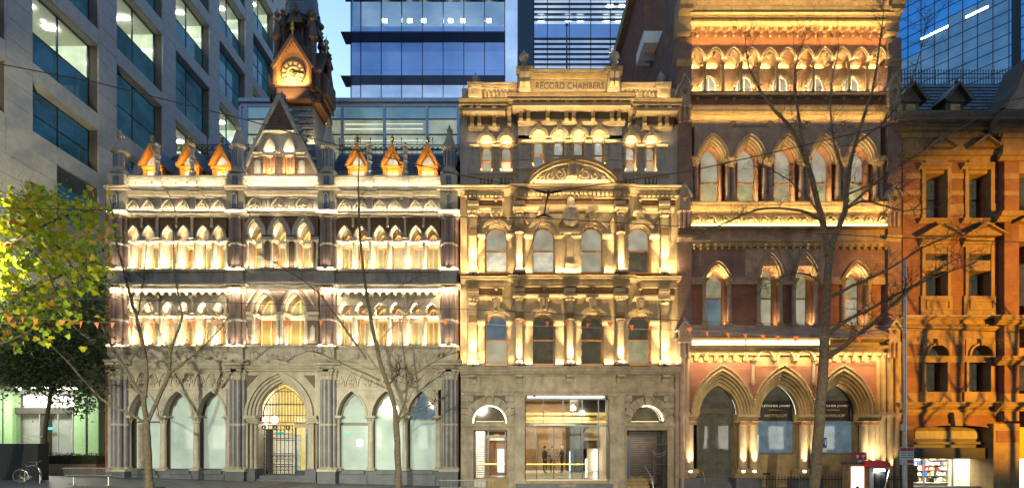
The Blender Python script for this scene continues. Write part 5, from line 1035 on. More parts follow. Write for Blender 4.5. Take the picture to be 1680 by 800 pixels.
part(N, 'cornice', MB().mould(1134, 1460, 551, 558, -.6, 0, 'ledge'), OS); part(N, 'frieze', MB().pb(1134, 1460, 557, 572, -.05, 1.3), OS)
part(N, 'light_strip', MB().pb(1136, 1222, 558, 565, -.32, -.29), 'led_gold'); part(N, 'light_strip', MB().pb(1225, 1361, 558, 565, -.34, -.31), 'led_gold'); part(N, 'string_course', MB().mould(1132, 1462, 566, 574, -.42, 0, 'ledge'), OS)
strip(1136, 1458, 575, -.62, 16, GOLD, (0, .6, -1), .04)
part(N, 'corbel_table', MB().pb(1132, 1462, 573, 582, -.2, 1.3), OS); part(N, 'facade_wall', MB().pb(1132, 1462, 581, 600, .0, 1.3), OS)
cs = [1141 + 16 * i for i in range(6)] + [1368 + 15.5 * i for i in range(6)]
series(lambda c: part(N, 'corbel', MB().extr([(0, Z(592)), (-.1, Z(592)), (-.22, Z(584)), (-.32, Z(580)), (0, Z(580))], X(c - 3.4), X(c + 3.4)), OS), cs)
for i in range(3): ring(N, 1252 + 32.5 * i, 13, 16, 2.6, 592, -.34, .02, OS, 'blind_arch'); part(N, 'corbel', MB().lathe(X(1236 + 32.5 * i), -.2, [(.02, Z(597)), (.12, Z(592)), (.16, Z(588))], 8), OS)
# ground floor: three great arches
GA = [1184.5, 1285, 1383]; ge = [1130, 1234.7, 1334, 1462]
for i, c in enumerate(GA):
    spandrel(N, ge[i], ge[i + 1], 594, 682, c, 50, 78, .0, .45, RB)
    for k, (w, y) in enumerate(((46.5, -.10), (43, .02), (39.5, .14), (36, .26), (32.8, .38))): ring(N, c, w, w * 1.56, 3.2, 680, y, y + .34, OS, 'arch_moulding')
    bd = MB(); pts = arch(c, 51.5, 80.5, n=16, q=680)
    for k, (x, z) in enumerate(pts): bd.lathe(x, -.1, [(.01, z - .06), (.085, z), (.01, z + .06)], 6)
    for j in range(len(pts) - 1): x, z = [(pts[j][t] + pts[j + 1][t]) / 2 for t in (0, 1)]; bd.lathe(x, -.1, [(.01, z - .06), (.075, z), (.01, z + .06)], 6)
    part(N, 'nailhead_moulding', bd, OS, 'stuff'); ring(N, c, 49.5, 78, 1.6, 680, -.06, .02, OS, 'hood_moulding')
    f = window(N, c + 1, 33, 52, 680, 745 if i else 786, .85, 'dark_timber', 'glass_dark', 'glass_blue' if i else 'glass_dark', tr=(688 if i else 672), mull=0, fw=1.6)
    if i:
        part(N, 'stall_riser', MB().pb(c - 36, c + 36, 745, 800, .6, 1.2, 0), OS)
        sg = part(N, 'shop_sign', MB().pb(c - 32, c + 28, 655, 687, .80, .84, 0), 'black')
        text(sg, 'FLETCHER JONES', c - 1, 664, 4.6, .78, 'white_paint', .02, wpx=50); text(sg, 'AUSTRALIA', c - 1, 670.5, 2.4, .78, 'gold_stone', .02, wpx=22); text(sg, 'SHOWROOM', c - 1, 680, 5, .78, 'gold_stone', .02, wpx=38)
    else:
        for s in (-8, 8): part(f, 'door_leaf', MB().pb(c + 1 + s * 2 - 14, c + 1 + s * 2 + 14, 682, 785, .82, .9, 0), 'glass_dark')
        part(f, 'door_rail', MB().pb(c - 32, c + 32, 668, 676, .75, .9, 0), 'dark_timber')
# columns of the arches
for c, k in ((1133, 1), (1220, 2), (1238, 2), (1320, 2), (1338, 2), (1420, 1), (1432, 1)):
    column(N, c, 690, 770, .21, .16, 'gold_stone', OS, 4, 3, 16, 'column', capk='ring', taper=.97)
    spot((X(c), -.44, Z(768)), (0, .3, 1), 260, WARM, 60, .8, .04)
    part(N, 'floodlight', MB().pb(c - 2, c + 2, 771, 774, -.35, -.2), 'lamp_white')
for c, w in ((1132, 14), (1229, 18), (1329, 18), (1428, 17)):
    part(N, 'impost_block', MB().mould(c - w, c + w, 679, 691, -.2, .3, 'step'), OS); part(N, 'impost_block', MB().pb(c - w + 3, c + w - 3, 690, 696, -.1, .5), 'orange_brick'); part(N, 'wall_pier', MB().pb(c - w + 4, c + w - 4, 690, 800, .38, 1.2, 0), OS)
    part(N, 'column_plinth', MB().mould(c - w - 1, c + w + 1, 770, 785, -.34, .3, 'step'), OS); part(N, 'column_plinth', MB().pb(c - w - 3, c + w + 3, 784, 815, -.4, .9), 'bluestone')
for c in (1234.5, 1334):
    column(N, c, 590, 628, .09, -.06, MS, OS, 6, 0, 10, 'colonnette'); part(N, 'corbel', MB().lathe(X(c), -.06, [(.02, Z(633)), (.1, Z(630)), (.17, Z(627))], 8), OS)
for dx, y in ((1112, -.2), (1120, -.36), (1127, -.2), (1441, -.0), (1450, -.1), (1462, -.2), (1472, -.1)):
    part(N, 'pier_shaft', MB().lathe(X(dx, y), y + .1, [(.16, Z(812)), (.16, Z(560)), (.18, Z(556))], 10), MS if dx < 1440 else OS); part(N, 'shaft_ring', MB().lathe(X(dx, y), y + .1, [(.2, Z(684)), (.24, Z(680)), (.2, Z(676))], 10), MS)
part(N, 'pier', MB().pb(1110, 1133, 560, 812, .0, 1.2), MS); part(N, 'pier', MB().pb(1438, 1480, 560, 812, .05, 1.2), MS)
for px in (1445, 1458): spot((X(px), -.5, Z(772)), (0, .22, 1), 110, WARM, 55, .8, .04)
for k in range(5): part(N, 'step', MB().pb(1152 - k, 1210 + k, 785 + k * 5, 814, .62 - k * .26, 1.3, 0), 'bluestone')
part(N, 'handrail', MB().tube([(X(1148), .2, Z(768)), (X(1152), -.2, Z(776)), (X(1154), -.2, Z(790))], .02, 6), 'gilt'); part(N, 'air_vent', MB().pb(1260, 1272, 776, 779, .55, .62), 'black')
pb_ = part(N, 'window_poster', MB().pb(1236, 1256, 712, 747, .8, .82, 0), 'glass_pale'); text(pb_, 'pq', 1241, 727, 7, .78, 'white_paint', .02)
bs = part(N, 'parking_sign_reflection', MB().pb(1361, 1371, 717, 734, .8, .83, 0), 'blue_sign', label='board made as the reflection of a blue parking sign with a reversed white P in the window'); text(bs, 'P', 1366, 725, 10, .78, 'white_paint', .02, mirror=True); part(bs, 'sign_foot', MB().pb(1361, 1371, 735, 741, .8, .83, 0), 'white_paint')  # mirror image of a street sign, built as a board at the window
# tall iron railing in front
RL = thing('iron_railing', 'low spiked iron railing along the foot of the Venetian building', 'railing', (X(1300), -.75, Z(800)))
k = 0
for px in range(1236, 1462, 5):
    if 1236 <= px: part(RL, 'baluster', MB().tube([(X(px), -.75, Z(815)), (X(px), -.75, Z(781))], .012, 5).lathe(X(px), -.75, [(.012, Z(782)), (.03, Z(780)), (.002, Z(777))], 5), 'iron')
for q in (784, 806): part(RL, 'rail', MB().box(X(1234), X(1462), -.77, -.73, Z(q) - .02, Z(q) + .02), 'iron')

# ------------------------------------------------ the banded brick building on the right
B = thing('banded_building', 'red brick building with stone bands in amber light, shop at street level', 'building', (X(1620), 0, Z(800)))
BX0, BX1 = 1481, 1760
part(B, 'wall', MB().box(X(BX0), X(BX1), 1.3, 9, Z(705), Z(185)), RB); part(B, 'wall', MB().box(X(BX0), X(BX1), 6, 9, Z(815), Z(705)), RB)
BR = 'amber_brick'; OS = 'amber_stone'; OC = 'amber_stone'
part(B, 'cornice', MB().mould(BX0, 1648, 181, 206, -.75, 0), 'dark_stone'); part(B, 'cornice', MB().mould(1646, BX1, 181, 206, -1.2, -.4), 'dark_stone')
for a, b, y in ((BX0, 1648, 0), (1646, BX1, -.4)):
    part(B, 'entablature', MB().mould(a, b, 204, 219, y - .32, y), OS); part(B, 'entablature', MB().mould(a, b, 218, 232, y - .2, y), OS); part(B, 'frieze', MB().pb(a, b, 231, 249, y - .04, 1.3), OS); part(B, 'string_course', MB().mould(a, b, 247, 259, y - .3, y), OS)
def floor_wall(q0, q1, holes, hw, mat, y=0, a=BX0, b=1648, bands=()):
    e = [a] + [v for c in holes for v in (c - hw, c + hw)] + [b]
    for i in range(0, len(e), 2): part(B, 'facade_wall', MB().pb(e[i], e[i + 1], q0, q1, y, 1.3, 0), mat)
H2 = [1537, 1608]
def pediment(c, q, hw, hh, y=0): 
    p = part(B, 'pediment', MB().prism([(X(c - hw), Z(q)), (X(c + hw), Z(q)), (X(c), Z(q - hh))], y - .3, y + .1), OS)
    for s in (-1, 1): part(p, 'raking_coping', MB().prism([(X(c), Z(q - hh - 3)), (X(c), Z(q - hh + 1)), (X(c + s * hw), Z(q)), (X(c + s * (hw + 4)), Z(q))], y - .5, y + .1), OS)
for c in H2: pediment(c, 246, 20, 15)
floor_wall(258, 360, H2, 19, BR); floor_wall(386, 444, H2, 20, BR); floor_wall(443, 520, H2, 20, BR); floor_wall(519, 565, [], 0, OS); floor_wall(564, 645, H2, 18.5, BR); floor_wall(644, 662, [], 0, OS)
part(B, 'facade_wall', MB().pb(BX0, 1648, 359, 387, .0, 1.3), BR)
for q0, q1 in ((284, 293), (313, 320), (334, 352)):
    for a, b in ((1482, 1515), (1558, 1586), (1629, 1647)): part(B, 'stone_band', MB().pb(a, b, q0, q1, -.03, .1), OS)
for c in H2:
    for s in (-1, 1): part(B, 'architrave', MB().pb(c + s * 21 - 3, c + s * 21 + 3, 268, 360, -.1, .5), OS)
    part(B, 'lintel', MB().mould(c - 25, c + 25, 266, 274, -.3, 0, 'ledge'), OS); part(B, 'lintel', MB().pb(c - 18, c + 18, 258, 284, .06, .8), OS); part(B, 'cap_carving', MB().pb(c - 18, c + 18, 259, 266, -.08, .1), OC); part(B, 'sill', MB().mould(c - 26, c + 26, 357, 364, -.25, 0, 'ledge'), OS)
    w = window(B, c, 17, 2, 284, 358, .75, 'dark_timber', 'glass_dark', tr=318, mull=1, fw=2)
    pediment(c, 389, 30, 17)
    part(B, 'lintel', MB().mould(c - 23, c + 23, 390, 402, -.3, 0, 'step'), OS); part(B, 'lintel', MB().pb(c - 20, c + 20, 401, 416, -.06, .8), OS); part(B, 'fanlight', MB().pb(c - 19, c + 19, 415, 428, .5, .6, 0), 'glass_dark'); part(B, 'lintel', MB().pb(c - 20, c + 20, 427, 444, -.06, .8), OS)
    window(B, c, 19, 1, 444, 486, .75, 'dark_timber', 'glass_dark', mull=1, fw=2)
    for s in (-1, 1): part(B, 'architrave', MB().pb(c + s * 21 - 2.5, c + s * 21 + 2.5, 402, 487, -.1, .4), OS)
    part(B, 'apron_panel', MB().pb(c - 26, c + 26, 485, 516, -.1, .8), OS); o = [(X(c - 20), Z(492)), (X(c + 20), Z(492)), (X(c + 20), Z(509)), (X(c - 20), Z(509))]; i_ = [(X(c - 17), Z(495)), (X(c + 17), Z(495)), (X(c + 17), Z(506)), (X(c - 17), Z(506))]; part(B, 'panel_border', MB().band(o, i_, -.15, -.08, True), OS)
    spandrel(B, c - 24, c + 24, 556, 583, c, 17, 17, -.04, .8, OS); ring(B, c, 17, 17, 3.6, 583, -.14, 0, OS, 'arch_moulding'); part(B, 'keystone', MB().prism([(X(c - 3), Z(567)), (X(c + 3), Z(567)), (X(c + 4.5), Z(556)), (X(c - 4.5), Z(556))], -.22, 0), OS)
    part(B, 'fanlight', MB().prism(arch(c, 17, 17, q=583), .6, .65), 'glass_dark')
    part(B, 'lintel', MB().pb(c - 18, c + 18, 583, 593, -.02, .8), OS); window(B, c, 17.5, 1, 593, 641, .75, 'dark_timber', 'glass_dark', mull=1, fw=2)
    for s in (-1, 1): part(B, 'architrave', MB().pb(c + s * 20 - 2, c + s * 20 + 2, 593, 642, -.1, .4), OS)
    part(B, 'apron_panel', MB().pb(c - 26, c + 26, 642, 658, -.1, .5), OS)
part(B, 'string_course', MB().mould(BX0, 1648, 516, 522, -.3, 0, 'ledge'), MS); part(B, 'string_course', MB().mould(BX0, 1648, 535, 541, -.18, 0, 'ledge'), OS); part(B, 'stone_band', MB().pb(BX0, 1648, 583, 594, -.03, .05), OS)
dt = MB()
for k in range(56): dt.pb(1484 + k * 2.9, 1485.7 + k * 2.9, 531, 535, -.13, 0)
part(B, 'dentils', dt, OS, 'stuff')
part(B, 'cornice', MB().mould(BX0, 1648, 659, 672, -.42, 0), OS); part(B, 'string_course', MB().mould(BX0, 1648, 671, 680, -.2, 0), OS)
# projecting end bay
for q0, q1, m_ in ((258, 345, BR), (345, 520, BR), (520, 570, OS), (570, 645, BR), (645, 690, OS)): part(B, 'facade_wall', MB().pb(1648, 1672, q0, q1, -.4, 1.3), m_); part(B, 'facade_wall', MB().pb(1700, BX1, q0, q1, -.4, 1.3), m_); part(B, 'facade_wall', MB().pb(1670, 1702, q0, q0 + (q1 - q0) * .3, -.38, 1.3), OS)
for q in (345, 516, 583, 659): part(B, 'cornice', MB().mould(1645, BX1, q, q + 14, -.8, -.4), OS)
for q0, q1 in ((284, 293), (313, 320)): part(B, 'stone_band', MB().pb(1648, 1672, q0, q1, -.43, -.3), OS)
for q0, q1 in ((432, 500), (590, 640), (290, 340)): part(B, 'window_recess', MB().pb(1671, 1701, q0, q1, .1, .2), 'glass_dark')
pediment(1686, 372, 34, 22, -.4)
# shopfront
spandrel(B, 1481, 1650, 679, 706, 1566, 66, 11, -.02, .8, BR); ring(B, 1566, 66, 10, 3, 707, -.1, .05, BR, 'brick_arch')
part(B, 'keystone', MB().prism([(X(1560), Z(698)), (X(1572), Z(698)), (X(1575), Z(676)), (X(1557), Z(676))], -.3, 0), OC)
part(B, 'wall_pier', MB().pb(1481, 1499, 690, 815, -.1, 1.2), BR); part(B, 'pier_cap', MB().mould(1481, 1499, 693, 706, -.2, 0, 'slope'), OS); part(B, 'wall_pier', MB().pb(1630, 1673, 706, 815, -.25, 1.2), OS); part(B, 'pier_cap', MB().pb(1630, 1673, 694, 706, -.3, 1.2), OS); part(B, 'wall_pier', MB().pb(1636, 1673, 705, 725, -.28, 0), BR); part(B, 'wall_pier', MB().pb(1700, BX1, 690, 815, -.2, 1.2), OS)
part(B, 'fascia_panel', MB().prism(arch(1566, 64, 10, q=707) + [(X(1630), Z(726)), (X(1502), Z(726))], .5, .6), 'dark_stone'); part(B, 'fascia_carving', MB().pb(1512, 1618, 706, 719, .46, .55), 'grey_carved')
part(B, 'transom', MB().pb(1498, 1632, 724, 728, .3, .7, 0), 'dark_timber'); part(B, 'awning_box', MB().pb(1498, 1630, 734, 752, .1, .9, 0), 'black'); part(B, 'transom', MB().pb(1498, 1630, 727, 735, .5, .8, 0), 'dark_timber')
fs = part(B, 'shopfront', MB().pb(1498, 1501, 750, 805, .5, .7, 0).pb(1627, 1630, 750, 805, .5, .7, 0).pb(1498, 1630, 798, 812, .5, .7, 0), 'steel'); part(fs, 'pane', MB().pb(1501, 1627, 751, 798, .58, .60, 0), 'clear_glass')
for px in (1530, 1578): part(fs, 'mullion', MB().pb(px - .6, px + .6, 750, 800, .56, .64, 0), 'steel')
part(B, 'shop_wall', MB().box(X(1500), X(1630), 3.4, 3.5, Z(815), Z(735)), 'plaster'); part(B, 'shop_ceiling', MB().box(X(1499), X(1631), .7, 3.5, Z(744), Z(741)), 'plaster'); part(B, 'shop_floor', MB().box(X(1499), X(1631), .5, 3.5, Z(815), Z(812)), 'lobby_floor')
for px in (1499, 1631): part(B, 'shop_wall', MB().box(X(px) - .04, X(px) + .04, .7, 3.5, Z(815), Z(735)), 'plaster')
area((X(1565), 1.8, Z(746)), (0, 0.2, -1), 3.5, .8, 170, (1, .9, .7)); part(B, 'right_shop_window', MB().pb(1674, 1700, 752, 800, .3, .35, 0), 'shop_white') ; part(B, 'right_shop_fascia', MB().pb(1672, 1702, 700, 752, .2, .3, 0), 'yellow_card')
for px in (1522, 1597): part(B, 'downlight', MB().lathe(X(px), .45, [(.02, Z(751)), (.1, Z(749)), (.1, Z(747))], 10), 'lamp_white')
part(B, 'window_poster', MB().pb(1498, 1518, 764, 792, .52, .54, 0), 'olive_cloth')
# shelves with goods: things of their own
SHC = ['white_paint', 'red_plastic', 'blue_sign', 'yellow_card', 'cream_wall', 'orange_cloth', 'green_wall', 'dark_timber']
for j, (a, b) in enumerate(((1540, 1580), (1584, 1606), (1608, 1626))):
    sh = thing('shelf_unit', ['wide white shelf unit of goods at the middle of the lit shop', 'narrow shelf unit of goods right of the widest one in the shop', 'rightmost shelf unit in the lit shop beside the steel frame'][j], 'shelves', (X((a + b) / 2), 2.8, Z(812)), 'shelf units in the corner shop')
    part(sh, 'back_panel', MB().box(X(a), X(b), 3.2, 3.25, Z(812), Z(748)), 'white_paint')
    for q in (758, 767, 776, 786, 796): 
        part(sh, 'shelf', MB().box(X(a), X(b), 2.8, 3.2, Z(q), Z(q - 1)), 'steel')
        px = a + 1
        while px < b - 3:
            w = rnd.uniform(2, 5); hq = rnd.uniform(3.5, 7); part(sh, 'packet', MB().box(X(px), X(min(px + w, b)), 2.82, 3.1, Z(q - 1), Z(q - 1 - hq)), SHC[rnd.randrange(8)] if rnd.random() < .5 else 'white_paint'); px += w + .6
ct = thing('shop_counter', 'yellow fronted counter at the bottom of the lit shop window', 'counter', (X(1560), 1.4, Z(812))); part(ct, 'counter_front', MB().box(X(1512), X(1585), 1.2, 1.25, Z(812), Z(795)), 'yellow_card'); part(ct, 'counter_top', MB().box(X(1510), X(1587), 1.15, 1.8, Z(795), Z(794)), 'white_paint'); part(ct, 'till', MB().box(X(1558), X(1566), 1.35, 1.6, Z(794), Z(786)), 'black')
# roof: slate, dormers, cresting, scrolled chimney
m = MB(); n = 10; z0, z1 = Z(186), Z(140, 3)
for k in range(n):
    t0, t1 = k / n, (k + 1) / n; y = lambda t: .3 + 2.7 * t; z = lambda t: z0 + (z1 - z0) * t
    m.add([(X(BX0), y(t0) - .04, z(t0) + .03), (X(BX1), y(t0) - .04, z(t0) + .03), (X(BX1), y(t1), z(t1)), (X(BX0), y(t1), z(t1)), (X(BX0), y(t0), z(t0)), (X(BX1), y(t0), z(t0))], [(0, 1, 2, 3), (4, 5, 1, 0)])
rf = part(B, 'roof', m, 'slate_roof')
c = MB(); x = X(BX0, 3)
for q in (.08, .45, .72): c.box(x, X(BX1, 3), 3.05, 3.08, z1 + q, z1 + q + .03)
k = 0
while x < X(1700, 3): c.box(x - .012, x + .012, 3.05, 3.08, z1, z1 + (1.0 if k % 4 == 0 else .85)); c.lathe(x, 3.065, [(.01, z1 + .85), (.035, z1 + .9), (.003, z1 + 1.05)], 4); x += .17; k += 1
part(rf, 'iron_cresting', c, 'iron')
for c in (1500, 1574):
    dm = part(B, 'dormer', MB().pb(c - 15, c + 15, 160, 188, .3, 2.5, 0), 'dark_stone')
    for s in (-1, 1): part(dm, 'dormer_roof', MB().prism([(X(c), Z(133)), (X(c), Z(138)), (X(c + s * 20), Z(165)), (X(c + s * 26), Z(162))], -.05, 2.6), 'dark_timber')
    part(dm, 'gable_panel', MB().prism([(X(c), Z(138)), (X(c + 18), Z(163)), (X(c - 18), Z(163))], .2, .4), 'dark_stone'); part(dm, 'finial', MB().lathe(X(c), .2, [(.05, Z(136)), (.1, Z(130)), (.01, Z(124))], 6), 'dark_timber'); part(dm, 'pane', MB().pb(c - 8, c + 8, 166, 184, .25, .28, 0), 'glass_dark')
m = MB().prism([(X(1640), Z(183)), (X(1646), Z(168)), (X(1658), Z(150)), (X(1668), Z(122)), (X(1674), Z(106)), (X(1690), Z(100)), (X(1720), Z(100)), (X(1720), Z(183))], -.2, .8); part(B, 'scrolled_gable', m, MS); part(B, 'raking_coping', MB().prism([(X(1636), Z(183)), (X(1642), Z(166)), (X(1655), Z(147)), (X(1665), Z(120)), (X(1672), Z(103)), (X(1690), Z(96)), (X(1690), Z(102)), (X(1675), Z(108)), (X(1669), Z(124)), (X(1659), Z(152)), (X(1647), Z(170)), (X(1642), Z(183))], -.35, .85), 'dark_stone')
# ------------------------------------------------ office tower on the left, its long side running away from the street
FX = -28.0
OF = thing('office_tower', 'pale stone clad office tower with deep set windows running back on the left', 'building', (FX, 10, 0))
part(OF, 'wall', MB().box(-50, FX - 4.2, -3, 46, 5.8, 70), 'oatmeal_panel'); part(OF, 'wall', MB().box(-50, FX - .1, 8.6, 46, -1, 5.8), 'oatmeal_panel')
def frow(y, z): s = (28 + y) / 840; return 720 - (z - CAMZ) / s, 840 + FX / s
def visible(y, z): q, p = frow(y, z); return q > -40 and q < 800 and p > -60
pan = {}
def panel(y0, y1, z0, z1, xo=0, x1=None):
    if not (visible(y1, z0) and visible(y0, z0)): return
    k = (round(y1 - y0, 2), round(z1 - z0, 2), x1 is None)
    o = rnd.random() * .008
    if k in pan:
        b = pan[k]; rep(b[0], (FX + xo + o) - b[1], y0 - b[2], z0 - b[3])
    else:
        p = part(OF, 'panel', MB().box(FX - .12 + xo, FX + xo, y0 + .014, y1 - .014, z0 + .014, z1 - .014), 'oatmeal_panel'); pan[k] = (p, FX + xo, y0, z0)
BOT = [18, 22, 27.7, 33.5, 39.3, 45.1]; TOP = [20.9, 26.6, 32.4, 38.2, 44, 49.8]; PW = 1.59
op = [(1.92 + 6.37 * k, 1.92 + 6.37 * k + 4.78) for k in range(-1, 6)]
for k, (y0, y1) in enumerate(op):
    yn = op[k + 1][0] if k < 6 else y1 + 1.59
    part(OF, 'pillar_core', MB().box(FX - .9, FX - .10, y1 + .02, yn - .02, 18, 70), 'dark_stone')
    z = 18.9
    while z < 60: panel(y1, yn, z, z + 1.15); z += 1.15
    for j, (b, t) in enumerate(zip(BOT, TOP)):
        zb, zt = CAMZ + b, CAMZ + t; nb = CAMZ + (BOT[j + 1] if j < 5 else t + 1.2)
        part(OF, 'spandrel_core', MB().box(FX - .9, FX - .10, y0 + .001, y1 - .001, zt + .02, nb - .02), 'dark_stone'); part(OF, 'reveal', MB().box(FX - .9, FX - .11, y0, y1, zt, zt + .018), 'oatmeal_panel')
        for i in range(3): panel(y0 + i * PW, y0 + (i + 1) * PW, zt, nb)
        if not visible(y1, zb): continue
        xg = FX - .72; lit = (k + j * 2) % 3 != 1 and j > 0; zm = zb + (zt - zb) * .5
        fr = MB(); fw = .06
        for a, c in ((y0, y0 + fw), (y1 - fw, y1)): fr.box(xg - .06, xg + .06, a, c, zb, zt)
        for a, c in ((zb, zb + fw), (zt - fw, zt)): fr.box(xg - .06, xg + .06, y0 + fw, y1 - fw, a, c)
        w = part(OF, 'window', fr, 'dark_metal'); ym = (y0 + y1) / 2
        part(w, 'mullion', MB().box(xg - .05, xg + .055, ym - .03, ym + .03, zb + fw, zt - fw), 'dark_metal'); part(w, 'transom', MB().box(xg - .05, xg + .05, y0 + fw, y1 - fw, zm - .03, zm + .03), 'dark_metal')
        for i, (a, c) in enumerate(((y0, ym), (ym, y1))):
            part(w, 'pane', MB().box(xg - .01, xg + .005, a + fw, c - fw, zm, zt - fw), 'clear_glass' if lit else 'glass_office'); part(w, 'pane', MB().box(xg - .01, xg + .005, a + fw, c - fw, zb + fw, zm), 'glass_office')
        if lit:   # a lit office behind: walls, ceiling and luminaires
            part(w, 'room', MB().box(xg - 3.2, xg - 3.1, y0, y1, zb, zt), 'glass_office_lit'); part(w, 'room_ceiling', MB().box(xg - 3.2, xg - .1, y0, y1, zt - .02, zt + .05), 'plaster'); part(w, 'room_side', MB().box(xg - 3.2, xg - .1, y1 - .04, y1 + .04, zb, zt), 'glass_office_lit')
            for i in range(2): ly = y0 + 1.0 + i * 1.7 + rnd.uniform(0, .6); part(w, 'ceiling_light', MB().box(xg - rnd.uniform(1.4, 2.2), xg - .7, ly, ly + .2, zt - .12, zt - .06), 'lamp_office')
z = 5.8
r = 0
while z < CAMZ + 17.9:
    z1 = min(z + 1.12, CAMZ + 18)
    for i in range(-3, 5):
        y0 = 1.92 + i * PW
        if z1 > CAMZ + 13.9 and z < CAMZ + 16.1 and 3.3 < y0 < 6: continue
        panel(y0, y0 + PW, z, z1)
    z = z1
part(OF, 'wall', MB().box(FX - .84, FX - .14, -3, 20, 5.8, CAMZ + 13.6), 'oatmeal_panel'); part(OF, 'wall', MB().box(FX - .84, FX - .14, -3, 3.4, CAMZ + 13.6, CAMZ + 18), 'oatmeal_panel'); part(OF, 'wall', MB().box(FX - .84, FX - .14, 6.8, 20, CAMZ + 13.6, CAMZ + 18), 'oatmeal_panel')
part(OF, 'window', MB().box(FX - .7, FX - .6, 3.3, 6.9, CAMZ + 13.8, CAMZ + 16.1), 'glass_office')
part(OF, 'soffit', MB().box(-50, FX - .1, -3, 8.6, 5.6, 5.8), 'plaster')
# ---- glazed lobby under the overhang
yl = 8.0; LX = lambda p: X(p, yl); LZ = lambda q: Z(q, yl)
LB = thing('lobby_front', 'glazed lobby front with green glass piers and bright ceiling under the office tower', 'entrance', (LX(80), yl, GZ(-29)))
for a, b in ((-60, 27), (128, 146), (150, 167)):
    part(LB, 'green_glass_panel', MB().box(LX(a), LX(b), yl - .3, yl + .3, LZ(752), LZ(636)), 'green_wall')
for p in (12, 148): part(LB, 'panel_joint', MB().box(LX(p) - .03, LX(p) + .03, yl - .33, yl - .29, LZ(752), LZ(636)), 'dark_metal')
part(LB, 'lobby_wall', MB().box(LX(20), LX(135), yl + 3.5, yl + 3.6, LZ(752), LZ(640)), 'cream_wall'); part(LB, 'ceiling_panel', MB().box(LX(28), LX(126), yl + .5, yl + .7, LZ(668), LZ(648)), 'shop_white')
part(LB, 'beam', MB().box(LX(27), LX(127), yl - .1, yl + .2, LZ(678), LZ(668)), 'dark_timber'); part(LB, 'column', MB().box(LX(62), LX(73), yl + .2, yl + .8, LZ(752), LZ(676)), 'dark_timber')
for a, b, c, d in ((42, 62, 48, 60), (93, 123, 100, 115)):
    o = part(LB, 'lift_surround', MB().box(LX(a), LX(b), yl + 3.2, yl + 3.4, LZ(750), LZ(699)), 'walnut'); part(o, 'lift_door', MB().box(LX(c), LX(d), yl + 3.1, yl + 3.18, LZ(750), LZ(704)), 'lift_light'); part(o, 'lift_door_gap', MB().box(LX((c + d) / 2 - 1.2), LX((c + d) / 2 + 1.2), yl + 3.05, yl + 3.1, LZ(750), LZ(704)), 'dark_metal')
part(LB, 'illuminated_sign', MB().box(LX(73), LX(85), yl + .1, yl + .15, LZ(704), LZ(700)), 'sign_cyan'); part(LB, 'handrail', MB().box(LX(60), LX(90), yl - 1, yl - .96, LZ(716), LZ(714.5)), 'steel')
for p in (66, 96, 120): part(LB, 'mullion', MB().box(LX(p) - .03, LX(p) + .03, yl - .05, yl, LZ(752), LZ(678)), 'steel')
part(LB, 'pane', MB().box(LX(27), LX(127), yl - .02, yl - .005, LZ(752), LZ(678)), 'clear_glass'); part(LB, 'lobby_floor', MB().box(LX(-60), LX(167), yl - 3, yl + 3.5, LZ(760), LZ(751)), 'lobby_floor')
area((LX(78), yl + 2, LZ(648)), (0, 0, -1), 3.6, 1.5, 330, (1, .86, .62)); area((LX(60), yl - 2.2, 5.5), (0, .35, -1), 6, 1.5, 420, (.95, 1, .8))
for p, q in ((32, 640), (55, 639), (112, 640), (123, 648), (80, 633), (96, 651)):
    y = 4.5; tag(part(None, 'downlight', MB().lathe(X(p, y), y, [(.02, 5.62), (.15, 5.6), (.15, 5.55), (.1, 5.5), (.02, 5.48)], 10), 'lamp_white'), {32: 'leftmost of the bright round downlights above the lobby', 55: 'second bright downlight from the left above the lobby', 80: 'small high downlight over the middle of the lobby front', 96: 'low downlight right of the lobby middle', 112: 'upper of the two bright downlights at the right of the lobby', 123: 'rightmost bright downlight above the lobby'}[p], 'downlight', 'downlights under the office tower')
spot((-29.5, 4.5, 5.4), (.55, -.5, -.55), 500, (1, .95, .75), 120, .8, .1)
tag(part(None, 'planter_wall', MB().box(X(-60, -3), X(62, -3), -3, -2.4, GZ(-24) - .1, Z(727, -3)), 'black'), 'black planter wall behind the parked bicycle', 'planter wall')
part(bpy.data.objects['planter_wall'], 'light_bar', MB().box(X(-3, -3.05), X(11, -3.05), -3.05, -3.0, Z(744, -3.05), Z(742, -3.05)), 'door_light') if False else None
hd = MB()
for i in range(2600):
    x = rnd.uniform(X(64, 1), X(168, 1)); y = rnd.uniform(.6, 1.6); z = rnd.uniform(.35, Z(743, 1) + rnd.uniform(-.1, .04)); s = rnd.uniform(.03, .07)
    if rnd.random() < .5: y = .6 + rnd.random() * .12
    a, b = rnd.uniform(0, 6.28), rnd.uniform(-1, 1); hd.add([(x, y, z), (x + s * cos(a), y + s * sin(a) * .5, z + s * b), (x + s * sin(a), y - s * .4, z + s), (x - s * .4, y - s * .3, z + s * .8)], [(0, 1, 2), (0, 2, 3)])
hedge = thing('hedge', 'clipped dark hedge in front of the lobby beside the red brick wall', 'hedge', (X(116, 1), 1.1, GZ(-24)))
part(hedge, 'hedge_foliage', hd, 'hedge_leaf', 'stuff'); part(hedge, 'hedge_core', MB().box(X(66, 1), X(166, 1), .75, 1.5, GZ(-24) - .1, Z(746, 1)), 'hedge_leaf'); part(hedge, 'planter_box', MB().box(X(62, 1), X(169, 1), .5, 1.7, GZ(-24) - .2, Z(760, 1)), 'walnut')

